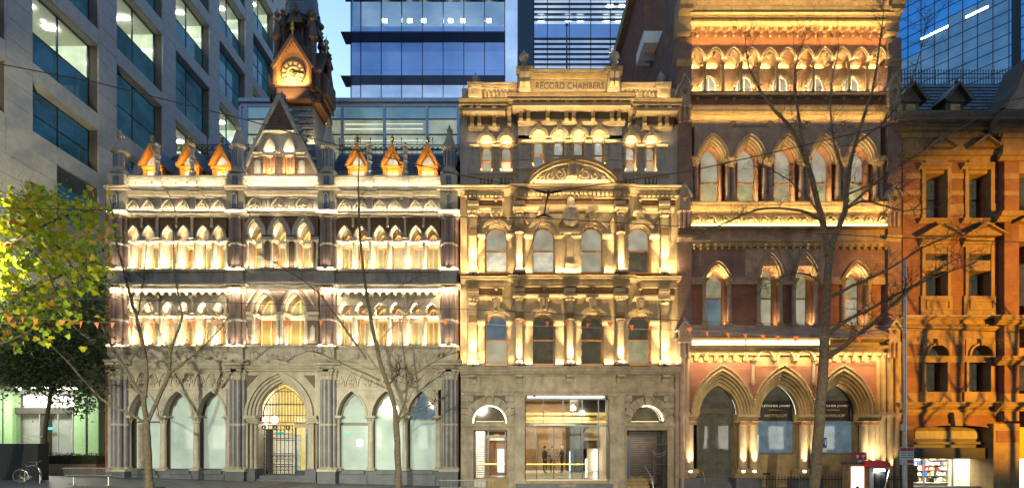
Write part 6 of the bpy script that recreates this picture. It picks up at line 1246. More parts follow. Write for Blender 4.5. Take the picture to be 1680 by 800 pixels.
# ------------------------------------------------ glass buildings behind
yL = 10
K = thing('glazed_link_building', 'low glazed office block with pale blue frames right behind the Gothic roofs', 'building', (X(570, yL), yL, Z(300, yL)))
px = [395, 405, 562, 631, 701, 752]; qs = [175, 196, 221, 245, 275, 300]
part(K, 'wall', MB().box(X(396, yL), X(752, yL), yL + .5, yL + 8, Z(330, yL), Z(167, yL)), 'dark_metal')
part(K, 'parapet', MB().pb(394, 753, 164, 170, yL - .25, yL + 8, yL), 'blue_metal'); part(K, 'frame_rail', MB().pb(395, 752, 171, 176, yL - .1, yL + .4, yL), 'blue_metal')
for p in px: part(K, 'frame_post', MB().pb(p - 2.2, p + 2.2, 176, 300, yL - .12, yL + .3, yL), 'blue_metal')
part(K, 'frame_panel', MB().pb(395, 405, 170, 300, yL - .05, yL + .4, yL), 'blue_metal')
for j, (q0, q1) in enumerate(zip(qs, qs[1:])):
    part(K, 'transom', MB().pb(405, 752, q1 - .8, q1 + .8, yL - .05, yL + .1, yL), 'dark_metal')
    for p0, p1 in zip(px[1:], px[2:]):
        n = 2 if p1 - p0 > 100 else 1
        for i in range(n): part(K, 'pane', MB().pb(p0 + (p1 - p0) * i / n + 1, p0 + (p1 - p0) * (i + 1) / n - 1, q0 + .8, q1 - .8, yL + rnd.uniform(0, .03), yL + .06, yL), 'glass_teal' if j == 0 or (j > 2 and p0 > 690) else 'glass_link')
for q in (203, 211, 230, 238): part(K, 'ceiling_light', MB().pb(566, 628, q, q + 1.6, yL - .01, yL + .03, yL).pb(634, 694, q, q + 1.2, yL - .01, yL + .03, yL), 'glass_office_lit')
yT = 22
G = thing('glass_tower', 'blue glass office tower with dark projecting fins behind the stone building', 'building', (X(720, yT), yT, 0))
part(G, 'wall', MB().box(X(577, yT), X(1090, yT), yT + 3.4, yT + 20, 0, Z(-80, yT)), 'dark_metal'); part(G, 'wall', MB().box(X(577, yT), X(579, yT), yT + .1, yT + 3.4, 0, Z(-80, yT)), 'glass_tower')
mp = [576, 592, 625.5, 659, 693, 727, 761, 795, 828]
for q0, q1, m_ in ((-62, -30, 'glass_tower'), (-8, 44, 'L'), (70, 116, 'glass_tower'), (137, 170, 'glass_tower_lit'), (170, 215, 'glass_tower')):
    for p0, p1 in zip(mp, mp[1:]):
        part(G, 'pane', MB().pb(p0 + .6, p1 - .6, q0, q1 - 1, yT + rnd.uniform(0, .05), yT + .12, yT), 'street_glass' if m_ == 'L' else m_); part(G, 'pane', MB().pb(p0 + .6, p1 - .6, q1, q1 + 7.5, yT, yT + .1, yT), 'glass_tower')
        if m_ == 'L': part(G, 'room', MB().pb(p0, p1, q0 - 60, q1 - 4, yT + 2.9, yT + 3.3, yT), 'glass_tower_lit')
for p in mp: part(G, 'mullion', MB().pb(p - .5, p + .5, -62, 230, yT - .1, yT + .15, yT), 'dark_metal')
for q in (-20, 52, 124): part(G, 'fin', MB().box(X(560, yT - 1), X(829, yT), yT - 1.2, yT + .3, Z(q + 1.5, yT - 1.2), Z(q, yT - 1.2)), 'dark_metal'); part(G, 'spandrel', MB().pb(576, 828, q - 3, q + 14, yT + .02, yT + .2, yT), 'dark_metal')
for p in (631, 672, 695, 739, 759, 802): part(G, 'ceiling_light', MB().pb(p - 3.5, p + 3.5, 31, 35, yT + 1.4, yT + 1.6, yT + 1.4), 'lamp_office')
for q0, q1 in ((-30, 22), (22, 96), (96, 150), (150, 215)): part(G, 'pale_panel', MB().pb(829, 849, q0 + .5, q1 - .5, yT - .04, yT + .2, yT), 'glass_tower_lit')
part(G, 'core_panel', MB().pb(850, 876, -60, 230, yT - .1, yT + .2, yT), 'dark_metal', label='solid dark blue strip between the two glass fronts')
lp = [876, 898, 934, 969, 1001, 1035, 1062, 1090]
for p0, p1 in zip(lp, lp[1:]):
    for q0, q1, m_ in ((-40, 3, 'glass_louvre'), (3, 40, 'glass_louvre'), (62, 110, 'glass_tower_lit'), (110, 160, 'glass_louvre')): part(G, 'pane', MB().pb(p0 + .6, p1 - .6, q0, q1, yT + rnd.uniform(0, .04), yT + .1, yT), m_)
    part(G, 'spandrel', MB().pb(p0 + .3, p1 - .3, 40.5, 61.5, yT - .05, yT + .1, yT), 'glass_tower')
for q in [-8 + 8.5 * i for i in range(6)] + [66 + 8.3 * i for i in range(11)]: part(G, 'louvre', MB().pb(876, 1090, q, q + 1.2, yT - .3, yT - .05, yT), 'dark_metal')
for p in lp: part(G, 'mullion', MB().pb(p - .6, p + .6, -62, 230, yT - .12, yT + .15, yT), 'dark_metal')
for p in (888, 932, 952, 995, 1015): part(G, 'ceiling_light', MB().pb(p - 5, p + 5, 31, 35, yT - .02, yT + .0, yT), 'lamp_office')
for p in (1001, 1021): part(G, 'ceiling_light', MB().pb(p - 5, p + 5, 7, 12, yT - .02, yT + .0, yT), 'lamp_office')
part(G, 'ceiling_light', MB().pb(1000, 1024, 87, 93, yT - .02, yT, yT), 'lamp_office')
# oblique blue tower on the right
Q = thing('blue_glass_tower', 'deep blue glass tower set at an angle behind the right hand roof', 'building', (0, 0, 0))
cw, rh = 1.22, 1.2; zq = Z(145, 32)
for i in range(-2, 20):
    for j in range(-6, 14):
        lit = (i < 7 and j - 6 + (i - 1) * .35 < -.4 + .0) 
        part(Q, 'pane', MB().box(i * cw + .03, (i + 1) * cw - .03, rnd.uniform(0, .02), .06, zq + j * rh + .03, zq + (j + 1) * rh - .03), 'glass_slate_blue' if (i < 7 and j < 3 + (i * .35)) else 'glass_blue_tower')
for i in range(-2, 21): part(Q, 'mullion', MB().box(i * cw - .035, i * cw + .035, -.08, .05, zq - 7, zq + 17), 'dark_metal')
for j in range(-6, 15): part(Q, 'transom', MB().box(-2 * cw, 20 * cw, -.05, .05, zq + j * rh - .03, zq + j * rh + .03), 'dark_metal')
part(Q, 'wall', MB().box(-2 * cw, 20 * cw, .3, 12, 0, zq + 17), 'dark_metal')
for i in (7, 9): part(Q, 'dark_pier', MB().box(i * cw + .2, i * cw + .9, -.15, .05, zq - 7, zq + 17), 'black')
for i, j, n in ((1, 4, 1), (2, 4.0, 1), (4.2, 4.05, 1.5), (9, 2, .9), (6, 5, 1)): part(Q, 'ceiling_light', MB().box(i * cw, (i + n) * cw, -.09, -.085, zq + j * rh + .1, zq + j * rh + .25), 'lamp_office')
Q.location = (46.4, 32, 0); Q.rotation_euler = (0, 0, math.atan2(-.77, .64))
# ------------------------------------------------ trees
def PT(px, py, Zd, dy=0): s = (Zd + dy) / 840; return Vector(((px - 840) * s, Zd + dy - 28, CAMZ + (720 - py) * s))
def limb(mb, pts, r0, r1, n=7):
    P = []                                             # Catmull-Rom through the traced joints
    q = [pts[0]] + pts + [pts[-1]]
    for i in range(1, len(q) - 2):
        for t in range(4):
            t /= 4; a, b, c, d = q[i - 1], q[i], q[i + 1], q[i + 2]
            P.append(.5 * ((2 * b) + (c - a) * t + (2 * a - 5 * b + 4 * c - d) * t * t + (3 * b - a - 3 * c + d) * t ** 3))
    P.append(pts[-1]); m = len(P)
    P = [p + Vector((rnd.gauss(0, 1), rnd.gauss(0, 1), rnd.gauss(0, 1))) * .012 for p in P]
    mb.tube(P, [(r0 + (r1 - r0) * i / (m - 1)) * (1 + rnd.uniform(-.06, .06)) for i in range(m)], n); return P
def twigs(mb, P, r, L, n, depth, tips=None, up=.5):
    for _ in range(n):
        i = rnd.randrange(max(1, int(len(P) * .3)), len(P)); p = P[i]; d = (P[min(i + 1, len(P) - 1)] - P[max(i - 1, 0)]).normalized()
        v = (d * .6 + Vector((rnd.gauss(0, .7), rnd.gauss(0, .6), rnd.gauss(.15, .5) + up * .3))).normalized()
        l = L * rnd.uniform(.5, 1.2); q = [p]; 
        for s in range(4): v = (v + Vector((rnd.gauss(0, .22), rnd.gauss(0, .22), rnd.gauss(.05, .2)))).normalized(); q.append(q[-1] + v * l / 4)
        mb.tube(q, [r * (1 - k * .2) for k in range(5)], 4, False)
        if tips is not None: tips.append(q[-1])
        if depth: twigs(mb, q, r * .62, L * .6, 3, depth - 1, tips, up)
def bare_tree(label, base, Zd, limbs, r, tw, group='bare street trees', nseed=24):
    b = PT(base[0], base[1], Zd); gz = GZ(b.x); t = thing('plane_tree', label, 'tree', (b.x, b.y, gz), group)
    mb = MB(); allP = []
    for k, (pts, r0, r1) in enumerate(limbs):
        dys = [0]
        for _ in pts[1:]: dys.append(dys[-1] + rnd.uniform(-.35, .35) * (0 if k == 0 else 1))
        V = [PT(x, y, Zd, d) for (x, y), d in zip(pts, dys)]
        if k == 0: V = [Vector((V[0].x, V[0].y, gz - .1))] + V
        P = limb(mb, V, r0, r1, 10 if k == 0 else 7); allP.append((P, r1))
    part(t, 'trunk', mb, 'bark')
    fl = MB(); fl.lathe(b.x, b.y, [(r * 1.5, gz - .05), (r * 1.15, gz + .12), (r * 1.0, gz + .3)], 10); part(t, 'root_flare', fl, 'bark')
    tb = MB()
    for P, r1 in allP[1:]: twigs(tb, P, max(.011, min(r1 * .8, .02)), tw, nseed, 2, None)
    part(t, 'twigs', tb, 'dark_bark', 'stuff')
    part(t, 'tree_pit', MB().lathe(b.x, b.y, [(.62, gz - .02), (.62, gz + .012), (.1, gz + .015)], 16), 'soil')
    return t
bare_tree('slender bare street tree forking in front of the left arcade', (245, 800), 23.2,
    [([(245, 797), (242, 730), (239, 688)], .17, .14), ([(240, 690), (236, 655), (240, 600), (226, 530), (210, 470), (192, 400), (182, 330)], .12, .02), ([(243, 688), (256, 660), (276, 615), (281, 570), (298, 520), (287, 455), (284, 380)], .10, .018),
     ([(276, 614), (305, 592), (335, 566), (366, 533)], .06, .02), ([(237, 655), (215, 620), (182, 565), (155, 505), (140, 470)], .07, .018), ([(237, 692), (200, 672), (165, 652), (110, 592), (48, 535)], .07, .02), ([(224, 520), (236, 460), (240, 400)], .04, .012), ([(279, 575), (262, 545), (245, 500)], .03, .01)], .18, .75, nseed=15)
bare_tree('leaning bare street tree before the right half of the Gothic building', (653, 812), 23.8,
    [([(654, 800), (652, 740), (650, 692)], .16, .14), ([(650, 694), (643, 650), (626, 600), (610, 530), (597, 450), (590, 370), (588, 290), (592, 225)], .13, .015), ([(601, 588), (560, 530), (520, 478), (470, 442), (430, 420)], .05, .015), ([(622, 622), (572, 600), (540, 585), (505, 576), (470, 592)], .05, .015),
     ([(650, 694), (668, 678), (692, 672), (720, 655)], .06, .018), ([(650, 698), (667, 645), (663, 580), (655, 520)], .06, .015), ([(667, 626), (700, 600), (745, 577)], .04, .015), ([(638, 632), (648, 618), (655, 610)], .05, .035), ([(606, 520), (640, 480), (690, 452)], .03, .01), ([(621, 560), (655, 525), (692, 500)], .03, .01)], .17, .7, nseed=15)
bare_tree('tall thick bare plane tree in front of the third lit arch', (1337, 830), 22.0,
    [([(1336, 800), (1344, 690), (1351, 600), (1354, 540), (1357, 470), (1361, 405)], .24, .14), ([(1359, 420), (1346, 350), (1326, 275), (1300, 215), (1260, 168), (1230, 112), (1222, 55)], .14, .015), ([(1362, 405), (1386, 345), (1390, 300), (1402, 240), (1430, 150), (1442, 80), (1450, 20)], .13, .015), ([(1351, 362), (1310, 345), (1245, 343), (1180, 370), (1140, 385)], .07, .015),
     ([(1326, 278), (1312, 200), (1303, 120), (1326, 50)], .07, .015), ([(1354, 552), (1390, 525), (1425, 508), (1480, 478), (1545, 450), (1600, 430)], .09, .02), ([(1354, 588), (1380, 570), (1425, 535), (1500, 468), (1560, 430)], .12, .025), ([(1357, 490), (1400, 468), (1445, 448), (1530, 398), (1600, 375)], .08, .018), ([(1388, 342), (1450, 290), (1540, 232), (1610, 190)], .06, .015), ([(1392, 300), (1370, 240), (1362, 160), (1375, 80)], .06, .012),
     ([(1404, 235), (1460, 190), (1500, 120), (1520, 40)], .05, .012), ([(1356, 480), (1330, 452), (1290, 450), (1250, 470)], .05, .012), ([(1346, 350), (1300, 300), (1250, 270)], .04, .012), ([(1388, 320), (1440, 300), (1475, 310)], .04, .012), ([(1386, 345), (1420, 330), (1480, 345), (1540, 340)], .05, .012)], .28, 1.0, nseed=34)
# leafy trees on the left
def leafmesh():
    o = [(0, 0), (.16, .05), (.5, .0), (.38, .22), (.55, .42), (.3, .5), (.22, .8), (0, 1.0), (-.22, .8), (-.3, .5), (-.55, .42), (-.38, .22), (-.5, .0), (-.16, .05)]
    v = [(0, .35, 0)] + [(x, y, .25 * abs(x) - .1 * y * y) for x, y in o]; return v, [(0, i, i % 14 + 1) for i in range(1, 15)]
def leafpts(blobs, n, Zd, sp):
    tot = sum(b[4] for b in blobs); out = []
    while len(out) < n:
        r = rnd.uniform(0, tot)
        for b in blobs:
            r -= b[4]
            if r <= 0: break
        out.append(PT(rnd.gauss(b[0], b[2]), rnd.gauss(b[1], b[3]), Zd, rnd.uniform(-sp, sp)))
    return out
from mathutils import Matrix, Euler
LT = thing('plane_tree', 'leafy plane tree with yellow and lime autumn leaves at the left edge', 'tree', (-25.5, -8.2, GZ(-25.5)))
mb = MB(); lm = []
for pts, r0, r1 in (([(-210, 800), (-205, 690), (-190, 560)], .24, .18), ([(-190, 565), (-120, 490), (-40, 430), (40, 385), (120, 350), (165, 345)], .12, .02), ([(-190, 560), (-100, 520), (0, 490), (80, 460), (150, 430)], .10, .02), ([(-195, 600), (-90, 590), (10, 560), (70, 530), (110, 490)], .08, .015), ([(-60, 440), (0, 380), (40, 330), (70, 312)], .06, .015), ([(60, 378), (100, 410), (130, 470), (120, 530)], .04, .01), ([(20, 395), (70, 430), (110, 520), (150, 560)], .04, .01)):
    V = [PT(x, y, 19.8, rnd.uniform(-.5, .5)) for x, y in pts]; lm.append(limb(mb, V, r0, r1))
part(LT, 'trunk', mb, 'bark'); tb = MB()
for P in lm[1:]: twigs(tb, P, .012, .8, 12, 1)
part(LT, 'twigs', tb, 'dark_bark', 'stuff')
BL = [(20, 340, 22, 16, 1), (70, 335, 24, 14, 1.1), (45, 375, 40, 18, 1.6), (95, 385, 26, 22, 1.3), (15, 420, 18, 30, 1), (70, 430, 34, 16, 1.1), (125, 345, 22, 14, .5), (150, 365, 14, 16, .35), (120, 420, 26, 14, .6), (25, 470, 20, 22, .7), (65, 480, 30, 14, .6), (135, 450, 24, 14, .5), (40, 530, 30, 16, .35), (95, 490, 26, 12, .4), (158, 460, 14, 16, .3), (60, 318, 12, 8, .3), (70, 460, 50, 40, 1.6), (140, 380, 26, 30, .6), (40, 510, 40, 30, .7), (110, 520, 30, 24, .4), (100, 340, 50, 20, .6), (-60, 400, 40, 60, 1.2), (150, 410, 18, 20, .25)]
pts = leafpts(BL, 1750, 19.8, 1.7); lv, lf = leafmesh(); lmat = ['leaf_lime', 'leaf_yellow', 'leaf_orange']
LM = []
for k in range(3):
    me = bpy.data.meshes.new('leaf'); me.from_pydata([(x * .20, y * .20 - .1, z * .20) for x, y, z in lv], [], lf); me.materials.append(MT[lmat[k]]); LM.append(me)
pts.sort(key=lambda p: p.y); rest = ([], [], [])
nv = 0; V, F, MI = [], [], []
vis = 0
for i, p in enumerate(pts):
    k = rnd.choices((0, 1, 2), (6, 5, .9))[0]; R = Euler((rnd.gauss(1.1, .55), rnd.gauss(0, .5), rnd.uniform(-3.1, 3.1))); s = rnd.uniform(.75, 1.3)
    if vis < 290 and p.x > -17.5 - .0 + (-2.3): 
        vis += 1; o = bpy.data.objects.new('leaf', LM[k]); COL.objects.link(o); o.parent = LT; o.location = p - WL[LT.name]; o.rotation_euler = R; o.scale = (s, s, s)
    else:
        M = Matrix.LocRotScale(p, R, Vector((s * .20,) * 3)); b0 = len(V); V += [tuple(M @ Vector((x, y - .5, z))) for x, y, z in lv]; F += [tuple(a + b0 for a in f) for f in lf]; MI += [k] * len(lf)
me = bpy.data.meshes.new('foliage'); me.from_pydata([tuple(Vector(v) - WL[LT.name]) for v in V], [], F)
for k in range(3): me.materials.append(MT[lmat[k]])
me.polygons.foreach_set('material_index', MI); o = bpy.data.objects.new('foliage', me); COL.objects.link(o); o.parent = LT; o['kind'] = 'stuff'
DT = thing('evergreen_tree', 'dark green bushy tree in front of the lobby below the yellow leaves', 'tree', (X(60, .5), .5, GZ(-24)))
mb = MB(); lm = []
for pts_, r0, r1 in (([(72, 770), (75, 700), (85, 640)], .11, .09), ([(85, 642), (60, 590), (30, 540), (15, 490)], .07, .015), ([(85, 642), (105, 590), (130, 540), (140, 490)], .07, .015), ([(88, 640), (130, 610), (160, 600), (172, 570)], .05, .015), ([(80, 650), (40, 625), (0, 615)], .05, .012), ([(95, 600), (90, 540), (85, 480)], .05, .012)):
    lm.append(limb(mb, [PT(x, y, 28.5, rnd.uniform(-.4, .4)) for x, y in pts_], r0, r1))
part(DT, 'trunk', mb, 'dark_bark'); tb = MB()
for P in lm[1:]: twigs(tb, P, .012, .8, 14, 1)
part(DT, 'twigs', tb, 'dark_bark', 'stuff')
BL = [(20, 560, 22, 26, 1.4), (60, 590, 34, 24, 1.8), (110, 560, 30, 26, 1.5), (150, 570, 18, 30, 1.1), (40, 620, 36, 12, 1), (95, 620, 34, 13, .9), (150, 625, 16, 18, .6), (140, 500, 22, 24, .9), (90, 510, 34, 20, .8), (20, 505, 20, 24, .6), (155, 460, 14, 24, .6), (120, 650, 30, 14, .25), (135, 665, 14, 10, .12), (-40, 570, 30, 40, 1)]
V, F, MI = [], [], []
for p in leafpts(BL, 19000, 28.5, 1.6):
    s = rnd.uniform(.07, .14); M = Matrix.LocRotScale(p, Euler((rnd.uniform(0, 6), rnd.uniform(0, 6), rnd.uniform(0, 6))), Vector((s,) * 3)); b0 = len(V)
    V += [tuple(M @ Vector(v)) for v in ((0, 0, 0), (.5, .5, .1), (0, 1.6, 0), (-.5, .5, .1))]; F += [(b0, b0 + 1, b0 + 2), (b0, b0 + 2, b0 + 3)]; MI += [rnd.choice((0, 0, 1))] * 2
me = bpy.data.meshes.new('foliage'); me.from_pydata([tuple(Vector(v) - WL[DT.name]) for v in V], [], F); me.materials.append(MT['leaf_green']); me.materials.append(MT['leaf_deep']); me.polygons.foreach_set('material_index', MI)
o = bpy.data.objects.new('foliage', me); COL.objects.link(o); o.parent = DT; o['kind'] = 'stuff'
# ------------------------------------------------ overhead wires, bunting
def wire(name, label, pts, Zd, r, cat='cable', sag=0, group='overhead tram wires'):
    V = [PT(x, y, Zd) for x, y in pts]; P = []
    for a, b in zip(V, V[1:]):
        for i in range(8): t = i / 8; q = a.lerp(b, t); q.z -= sag * 4 * t * (1 - t); P.append(q)
    P.append(V[-1]); return tag(part(None, name, MB().tube(P, r, 5), 'cable'), label, cat, group)
ZW = 14.0
wire('span_wire', 'black span wire rising to the left from the hanging insulator', [(-400, 30), (0, 105), (160, 136), (390, 193), (560, 240), (750, 286), (894, 314)], ZW, .014)
wire('span_wire', 'black span wire rising to the right from the hanging insulator', [(906, 314), (1130, 281), (1300, 243), (1480, 201), (1680, 160), (2100, 70)], ZW, .014)
wire('contact_wire', 'upper black contact wire crossing the whole street below the hanger plate', [(-500, 336), (0, 341), (400, 349), (760, 356), (893, 358), (1130, 372), (1480, 390), (1680, 397), (2200, 415)], ZW - .2, .011)
wire('contact_wire', 'lower contact wire crossing the street just above the orange flags', [(-500, 480), (0, 485), (400, 497), (760, 507), (840, 510), (1130, 526), (1480, 537), (1680, 545), (2200, 560)], ZW + 3, .012)
IN = thing('wire_insulator', 'black Y shaped insulator and hanger where the tram span wires meet', 'wire hanger', tuple(PT(900, 316, ZW)))
part(IN, 'insulator_body', MB().lathe(*PT(900, 316, ZW).xy, [(.01, PT(900, 322, ZW).z), (.05, PT(900, 320, ZW).z), (.055, PT(900, 314, ZW).z), (.01, PT(900, 312, ZW).z)], 10), 'cable')
for s in (-1, 1): part(IN, 'insulator_arm', MB().tube([PT(900 + s * 3, 316, ZW), PT(900 + s * 22, 316 - 3.5, ZW)], [.035, .022], 7), 'cable')
part(IN, 'hanger_rod', MB().tube([PT(899, 320, ZW), PT(892, 352, ZW - .1)], [.022, .016], 6), 'cable'); part(IN, 'hanger_plate', MB().tube([PT(879, 356, ZW - .15), PT(893, 352, ZW - .15), PT(907, 357, ZW - .15)], [.012, .035, .012], 6), 'cable')
part(IN, 'tie_wire', MB().tube([PT(888, 358, ZW - .1), PT(866, 420, ZW + .5), PT(845, 488, ZW + 2), PT(838, 508, ZW + 3)], .008, 5), 'cable'); part(IN, 'clamp', MB().tube([PT(829, 509, ZW + 3), PT(848, 511, ZW + 3)], .03, 6), 'cable')
BZ = 18.0
BU = thing('bunting', 'string of small orange pennants hung across the whole street front', 'bunting', tuple(PT(840, 530, BZ)))
bp = [(-80, 515), (0, 518), (170, 528), (400, 527), (620, 525), (840, 533), (1120, 541), (1320, 552), (1480, 548), (1700, 560)]
V = [PT(x, y, BZ) for x, y in bp]; part(BU, 'bunting_string', limb(mb2 := MB(), V, .006, .006, 5) and mb2, 'steel')
for px, py in ((16, 519), (37, 520), (58, 522), (103, 525), (133, 527), (158, 529), (185, 529), (215, 529), (248, 528), (282, 527), (318, 527), (352, 526), (440, 526), (470, 526), (527, 525), (594, 524), (663, 522), (698, 520), (730, 524), (803, 520), (861, 526), (898, 527), (928, 527), (965, 530), (1000, 528), (1036, 533), (1067, 535), (1130, 537), (1160, 544), (1194, 546), (1222, 548), (1251, 549), (1276, 551), (1306, 551), (1410, 552), (1456, 548), (1482, 549), (1507, 552), (1577, 553), (1640, 556)):
    a = rnd.uniform(-.5, .5); c = PT(px, py, BZ); w = .085; h = .21 * rnd.uniform(.8, 1.1); dx, dy = w * cos(a), w * sin(a); k = rnd.uniform(-.05, .05)
    part(BU, 'pennant', MB().add([(c.x - dx, c.y - dy, c.z), (c.x + dx, c.y + dy, c.z), (c.x + k, c.y + rnd.uniform(-.05, .02), c.z - h), (c.x - dx, c.y - dy + .006, c.z), (c.x + dx, c.y + dy + .006, c.z), (c.x + k, c.y + .01, c.z - h)], [(0, 2, 1), (3, 4, 5)]), 'orange_cloth')
# ------------------------------------------------ street furniture
def bench(label, px0, px1, Zd, pyb):
    a, b = PT(px0, pyb, Zd), PT(px1, pyb, Zd); y = a.y; g = GZ((a.x + b.x) / 2); L = b.x - a.x
    t = thing('street_bench', label, 'bench', ((a.x + b.x) / 2, y, g), 'steel slat benches on the pavement')
    prof = [(-.34, .80), (-.30, .62), (-.22, .46), (-.08, .40), (.12, .41), (.20, .37)]
    n = int(L / .062)
    sl = part(t, 'slat', MB().tube([(a.x + .05, y + q, g + z) for q, z in prof], .011, 5), 'steel'); 
    for i in range(1, n): rep(sl, (L - .1) * i / (n - 1))
    for q, z, r in ((-.345, .81, .025), (-.24, .48, .018), (.2, .37, .022), (0, .39, .018)): part(t, 'rail', MB().tube([(a.x, y + q, g + z), (b.x, y + q, g + z)], r, 8), 'steel')
    for x in (a.x + L * .14, b.x - L * .14): part(t, 'leg', MB().tube([(x, y - .1, g), (x, y - .1, g + .39)], .035, 8).box(x - .08, x + .08, y - .2, y, g, g + .015), 'steel')
    return t
bench('curved steel slat bench left of the first bare tree', 113, 192, 23.6, 790); bench('steel slat bench cut by the bottom edge before the brick party wall', 722, 802, 22.6, 812)
# bicycle against a hoop
bz = 23.6; bc = PT(46, 790, bz); g = GZ(bc.x); BK = thing('bicycle', 'dark bicycle with silver rims leaning at the hoop by the black planter wall', 'bicycle', (bc.x, bc.y, g))
R_ = .345; xr_, xf = bc.x - .34, bc.x + .60; by = bc.y
def P3(x, z, dy=0): return (bc.x + x, by + dy, g + z)
def wheel(x, yaw):
    n = 22; ux, uy = cos(yaw), sin(yaw); c = lambda r, k: (x + ux * r * cos(2 * pi * k / n), by + uy * r * cos(2 * pi * k / n), g + R_ + r * sin(2 * pi * k / n))
    w = part(BK, 'wheel', MB().tube([c(R_ - .055, k) for k in range(n + 1)], .014, 5, False), 'steel'); part(w, 'tyre', MB().tube([c(R_ - .02, k) for k in range(n + 1)], .02, 6, False), 'black')
    sp = MB()
    for k in range(0, n): sp.tube([c(.02, k), c(R_ - .05, k)], .003, 3, False)
    part(w, 'spokes', sp, 'steel'); part(w, 'hub', MB().tube([(x, by - .05, g + R_), (x, by + .05, g + R_)], .025, 8), 'steel')
wheel(xr_, .25); wheel(xf, -.75)
f = MB(); RX, FX_, BBx = -.34, .60, .06
for a, b in (((RX, R_), (BBx, .29)), ((BBx, .29), (-.10, .82)), ((BBx, .29), (.42, .70)), ((-.08, .74), (.40, .80)), ((RX, R_), (-.09, .74)), ((.40, .84), (.44, .66)), ((.44, .66), (FX_, R_))): f.tube([P3(*a), P3(*b)], .018, 7)
part(BK, 'frame', f, 'black'); part(BK, 'saddle', MB().prism([(bc.x - .24, g + .88), (bc.x - .23, g + .92), (bc.x + .05, g + .90), (bc.x + .05, g + .885)], by - .06, by + .06), 'black'); part(BK, 'seat_post', MB().tube([P3(-.09, .78), P3(-.10, .89)], .014, 6), 'steel')
part(BK, 'handlebar', MB().tube([P3(.30, 1.0, -.28), P3(.42, 1.0, -.12), P3(.40, .98, 0), P3(.46, 1.02, .12), P3(.36, 1.04, .3)], .013, 6).tube([P3(.40, .98), P3(.40, .82)], .015, 6), 'steel')
part(BK, 'crank', MB().lathe(bc.x + BBx, by - .06, [(.0, 0)], 3) if False else MB().tube([P3(BBx, .29, -.05), P3(BBx, .29, .05)], .09, 12).tube([P3(BBx, .29, -.07), P3(BBx + .12, .2, -.07)], .01, 5).tube([P3(BBx, .29, .07), P3(BBx - .12, .38, .07)], .01, 5), 'steel'); part(BK, 'pedal', MB().box(bc.x + BBx + .08, bc.x + BBx + .17, by - .16, by - .07, g + .19, g + .21), 'black')
part(BK, 'mudguard', MB().tube([(xr_ + (R_ + .02) * cos(t), by, g + R_ + (R_ + .02) * sin(t)) for t in [pi * i / 12 for i in range(1, 12)]], .012, 5), 'dark_metal')
HP = thing('bicycle_hoop', 'round topped steel cycle hoop that the bicycle leans on', 'cycle hoop', (bc.x + .1, by + .16, g)); part(HP, 'hoop', MB().tube([(bc.x - .30, by + .16, g), (bc.x - .30, by + .16, g + .5)] + [(bc.x + .05 + .35 * cos(t), by + .16, g + .5 + .33 * sin(t)) for t in [pi - pi * i / 10 for i in range(11)]] + [(bc.x + .40, by + .16, g)], .025, 8), 'steel')
# sign pole with parking plates
pz = 24.0; sp = PT(1484, 800, pz); g = GZ(sp.x); SP = thing('sign_pole', 'tall grey street pole with parking plates left of the lit shop', 'pole', (sp.x, sp.y, g))
part(SP, 'pole', MB().lathe(sp.x, sp.y, [(.12, g), (.11, g + .6), (.085, PT(1484, 690, pz).z), (.07, PT(1484, 430, pz).z)], 12), 'steel'); part(SP, 'pole_cap', MB().lathe(sp.x, sp.y, [(.075, PT(1484, 430, pz).z), (.02, PT(1484, 426, pz).z)], 12), 'steel')
a, b = PT(1472, 761, pz), PT(1495, 733, pz); pl = part(SP, 'parking_plate', MB().box(a.x, b.x, sp.y - .16, sp.y - .14, a.z, b.z), 'white_paint')
pm = PT(1483.5, 747, pz).x
part(pl, 'plate_band', MB().box(a.x + .02, pm - .01, sp.y - .166, sp.y - .16, b.z - .17, b.z - .02).box(pm + .01, b.x - .02, sp.y - .166, sp.y - .16, b.z - .17, b.z - .02), 'red_plastic'); part(pl, 'plate_block', MB().box(pm + .02, b.x - .03, sp.y - .166, sp.y - .16, a.z + .06, a.z + .22), 'red_plastic')
for k in range(3): part(pl, 'plate_print', MB().box(a.x + .05, pm - .03, sp.y - .164, sp.y - .16, b.z - .28 - k * .1, b.z - .25 - k * .1).box(pm + .03, b.x - .05, sp.y - .164, sp.y - .16, b.z - .28 - k * .1, b.z - .25 - k * .1), 'dark_metal')
for q in (724, 731, 697): part(SP, 'clamp_band', MB().lathe(sp.x, sp.y, [(.1, PT(1484, q + 2, pz).z), (.12, PT(1484, q + 2, pz).z), (.12, PT(1484, q, pz).z), (.1, PT(1484, q, pz).z)], 12), 'steel')
part(SP, 'junction_box', MB().box(sp.x - .2, sp.x - .1, sp.y - .08, sp.y + .08, PT(0, 705, pz).z, PT(0, 695, pz).z), 'steel')
# payphone with lit poster and red canopy
kz = 23.0; K_ = lambda px, py, dy=0: PT(px, py, kz, dy)
base = K_(1420, 800); g = GZ(base.x); PH = thing('payphone', 'payphone booth with lit poster, red curved canopy and wifi plate', 'payphone', (base.x, base.y, g))
def kb(name, p0, p1, q0, q1, y0, y1, mat, par=None, zb=None):
    a, b = K_(p0, q1), K_(p1, q0); return part(par or PH, name, MB().box(a.x, b.x, base.y + y0, base.y + y1, a.z if zb is None else zb, b.z), mat)
body = kb('poster_case', 1390, 1423, 760, 800, -.05, .35, 'walnut', zb=g); kb('poster_hood', 1388, 1425, 757, 761, -.08, .38, 'dark_timber', body); ps = kb('lit_poster', 1394.5, 1416, 765, 812, -.07, -.05, 'screen_white', body)
for p in (1394, 1416): kb('poster_edge', p - .6, p + .6, 764, 812, -.08, -.04, 'orange_cloth', body)
kb('poster_head', 1402, 1408, 796, 801, -.085, -.07, 'hair', ps)
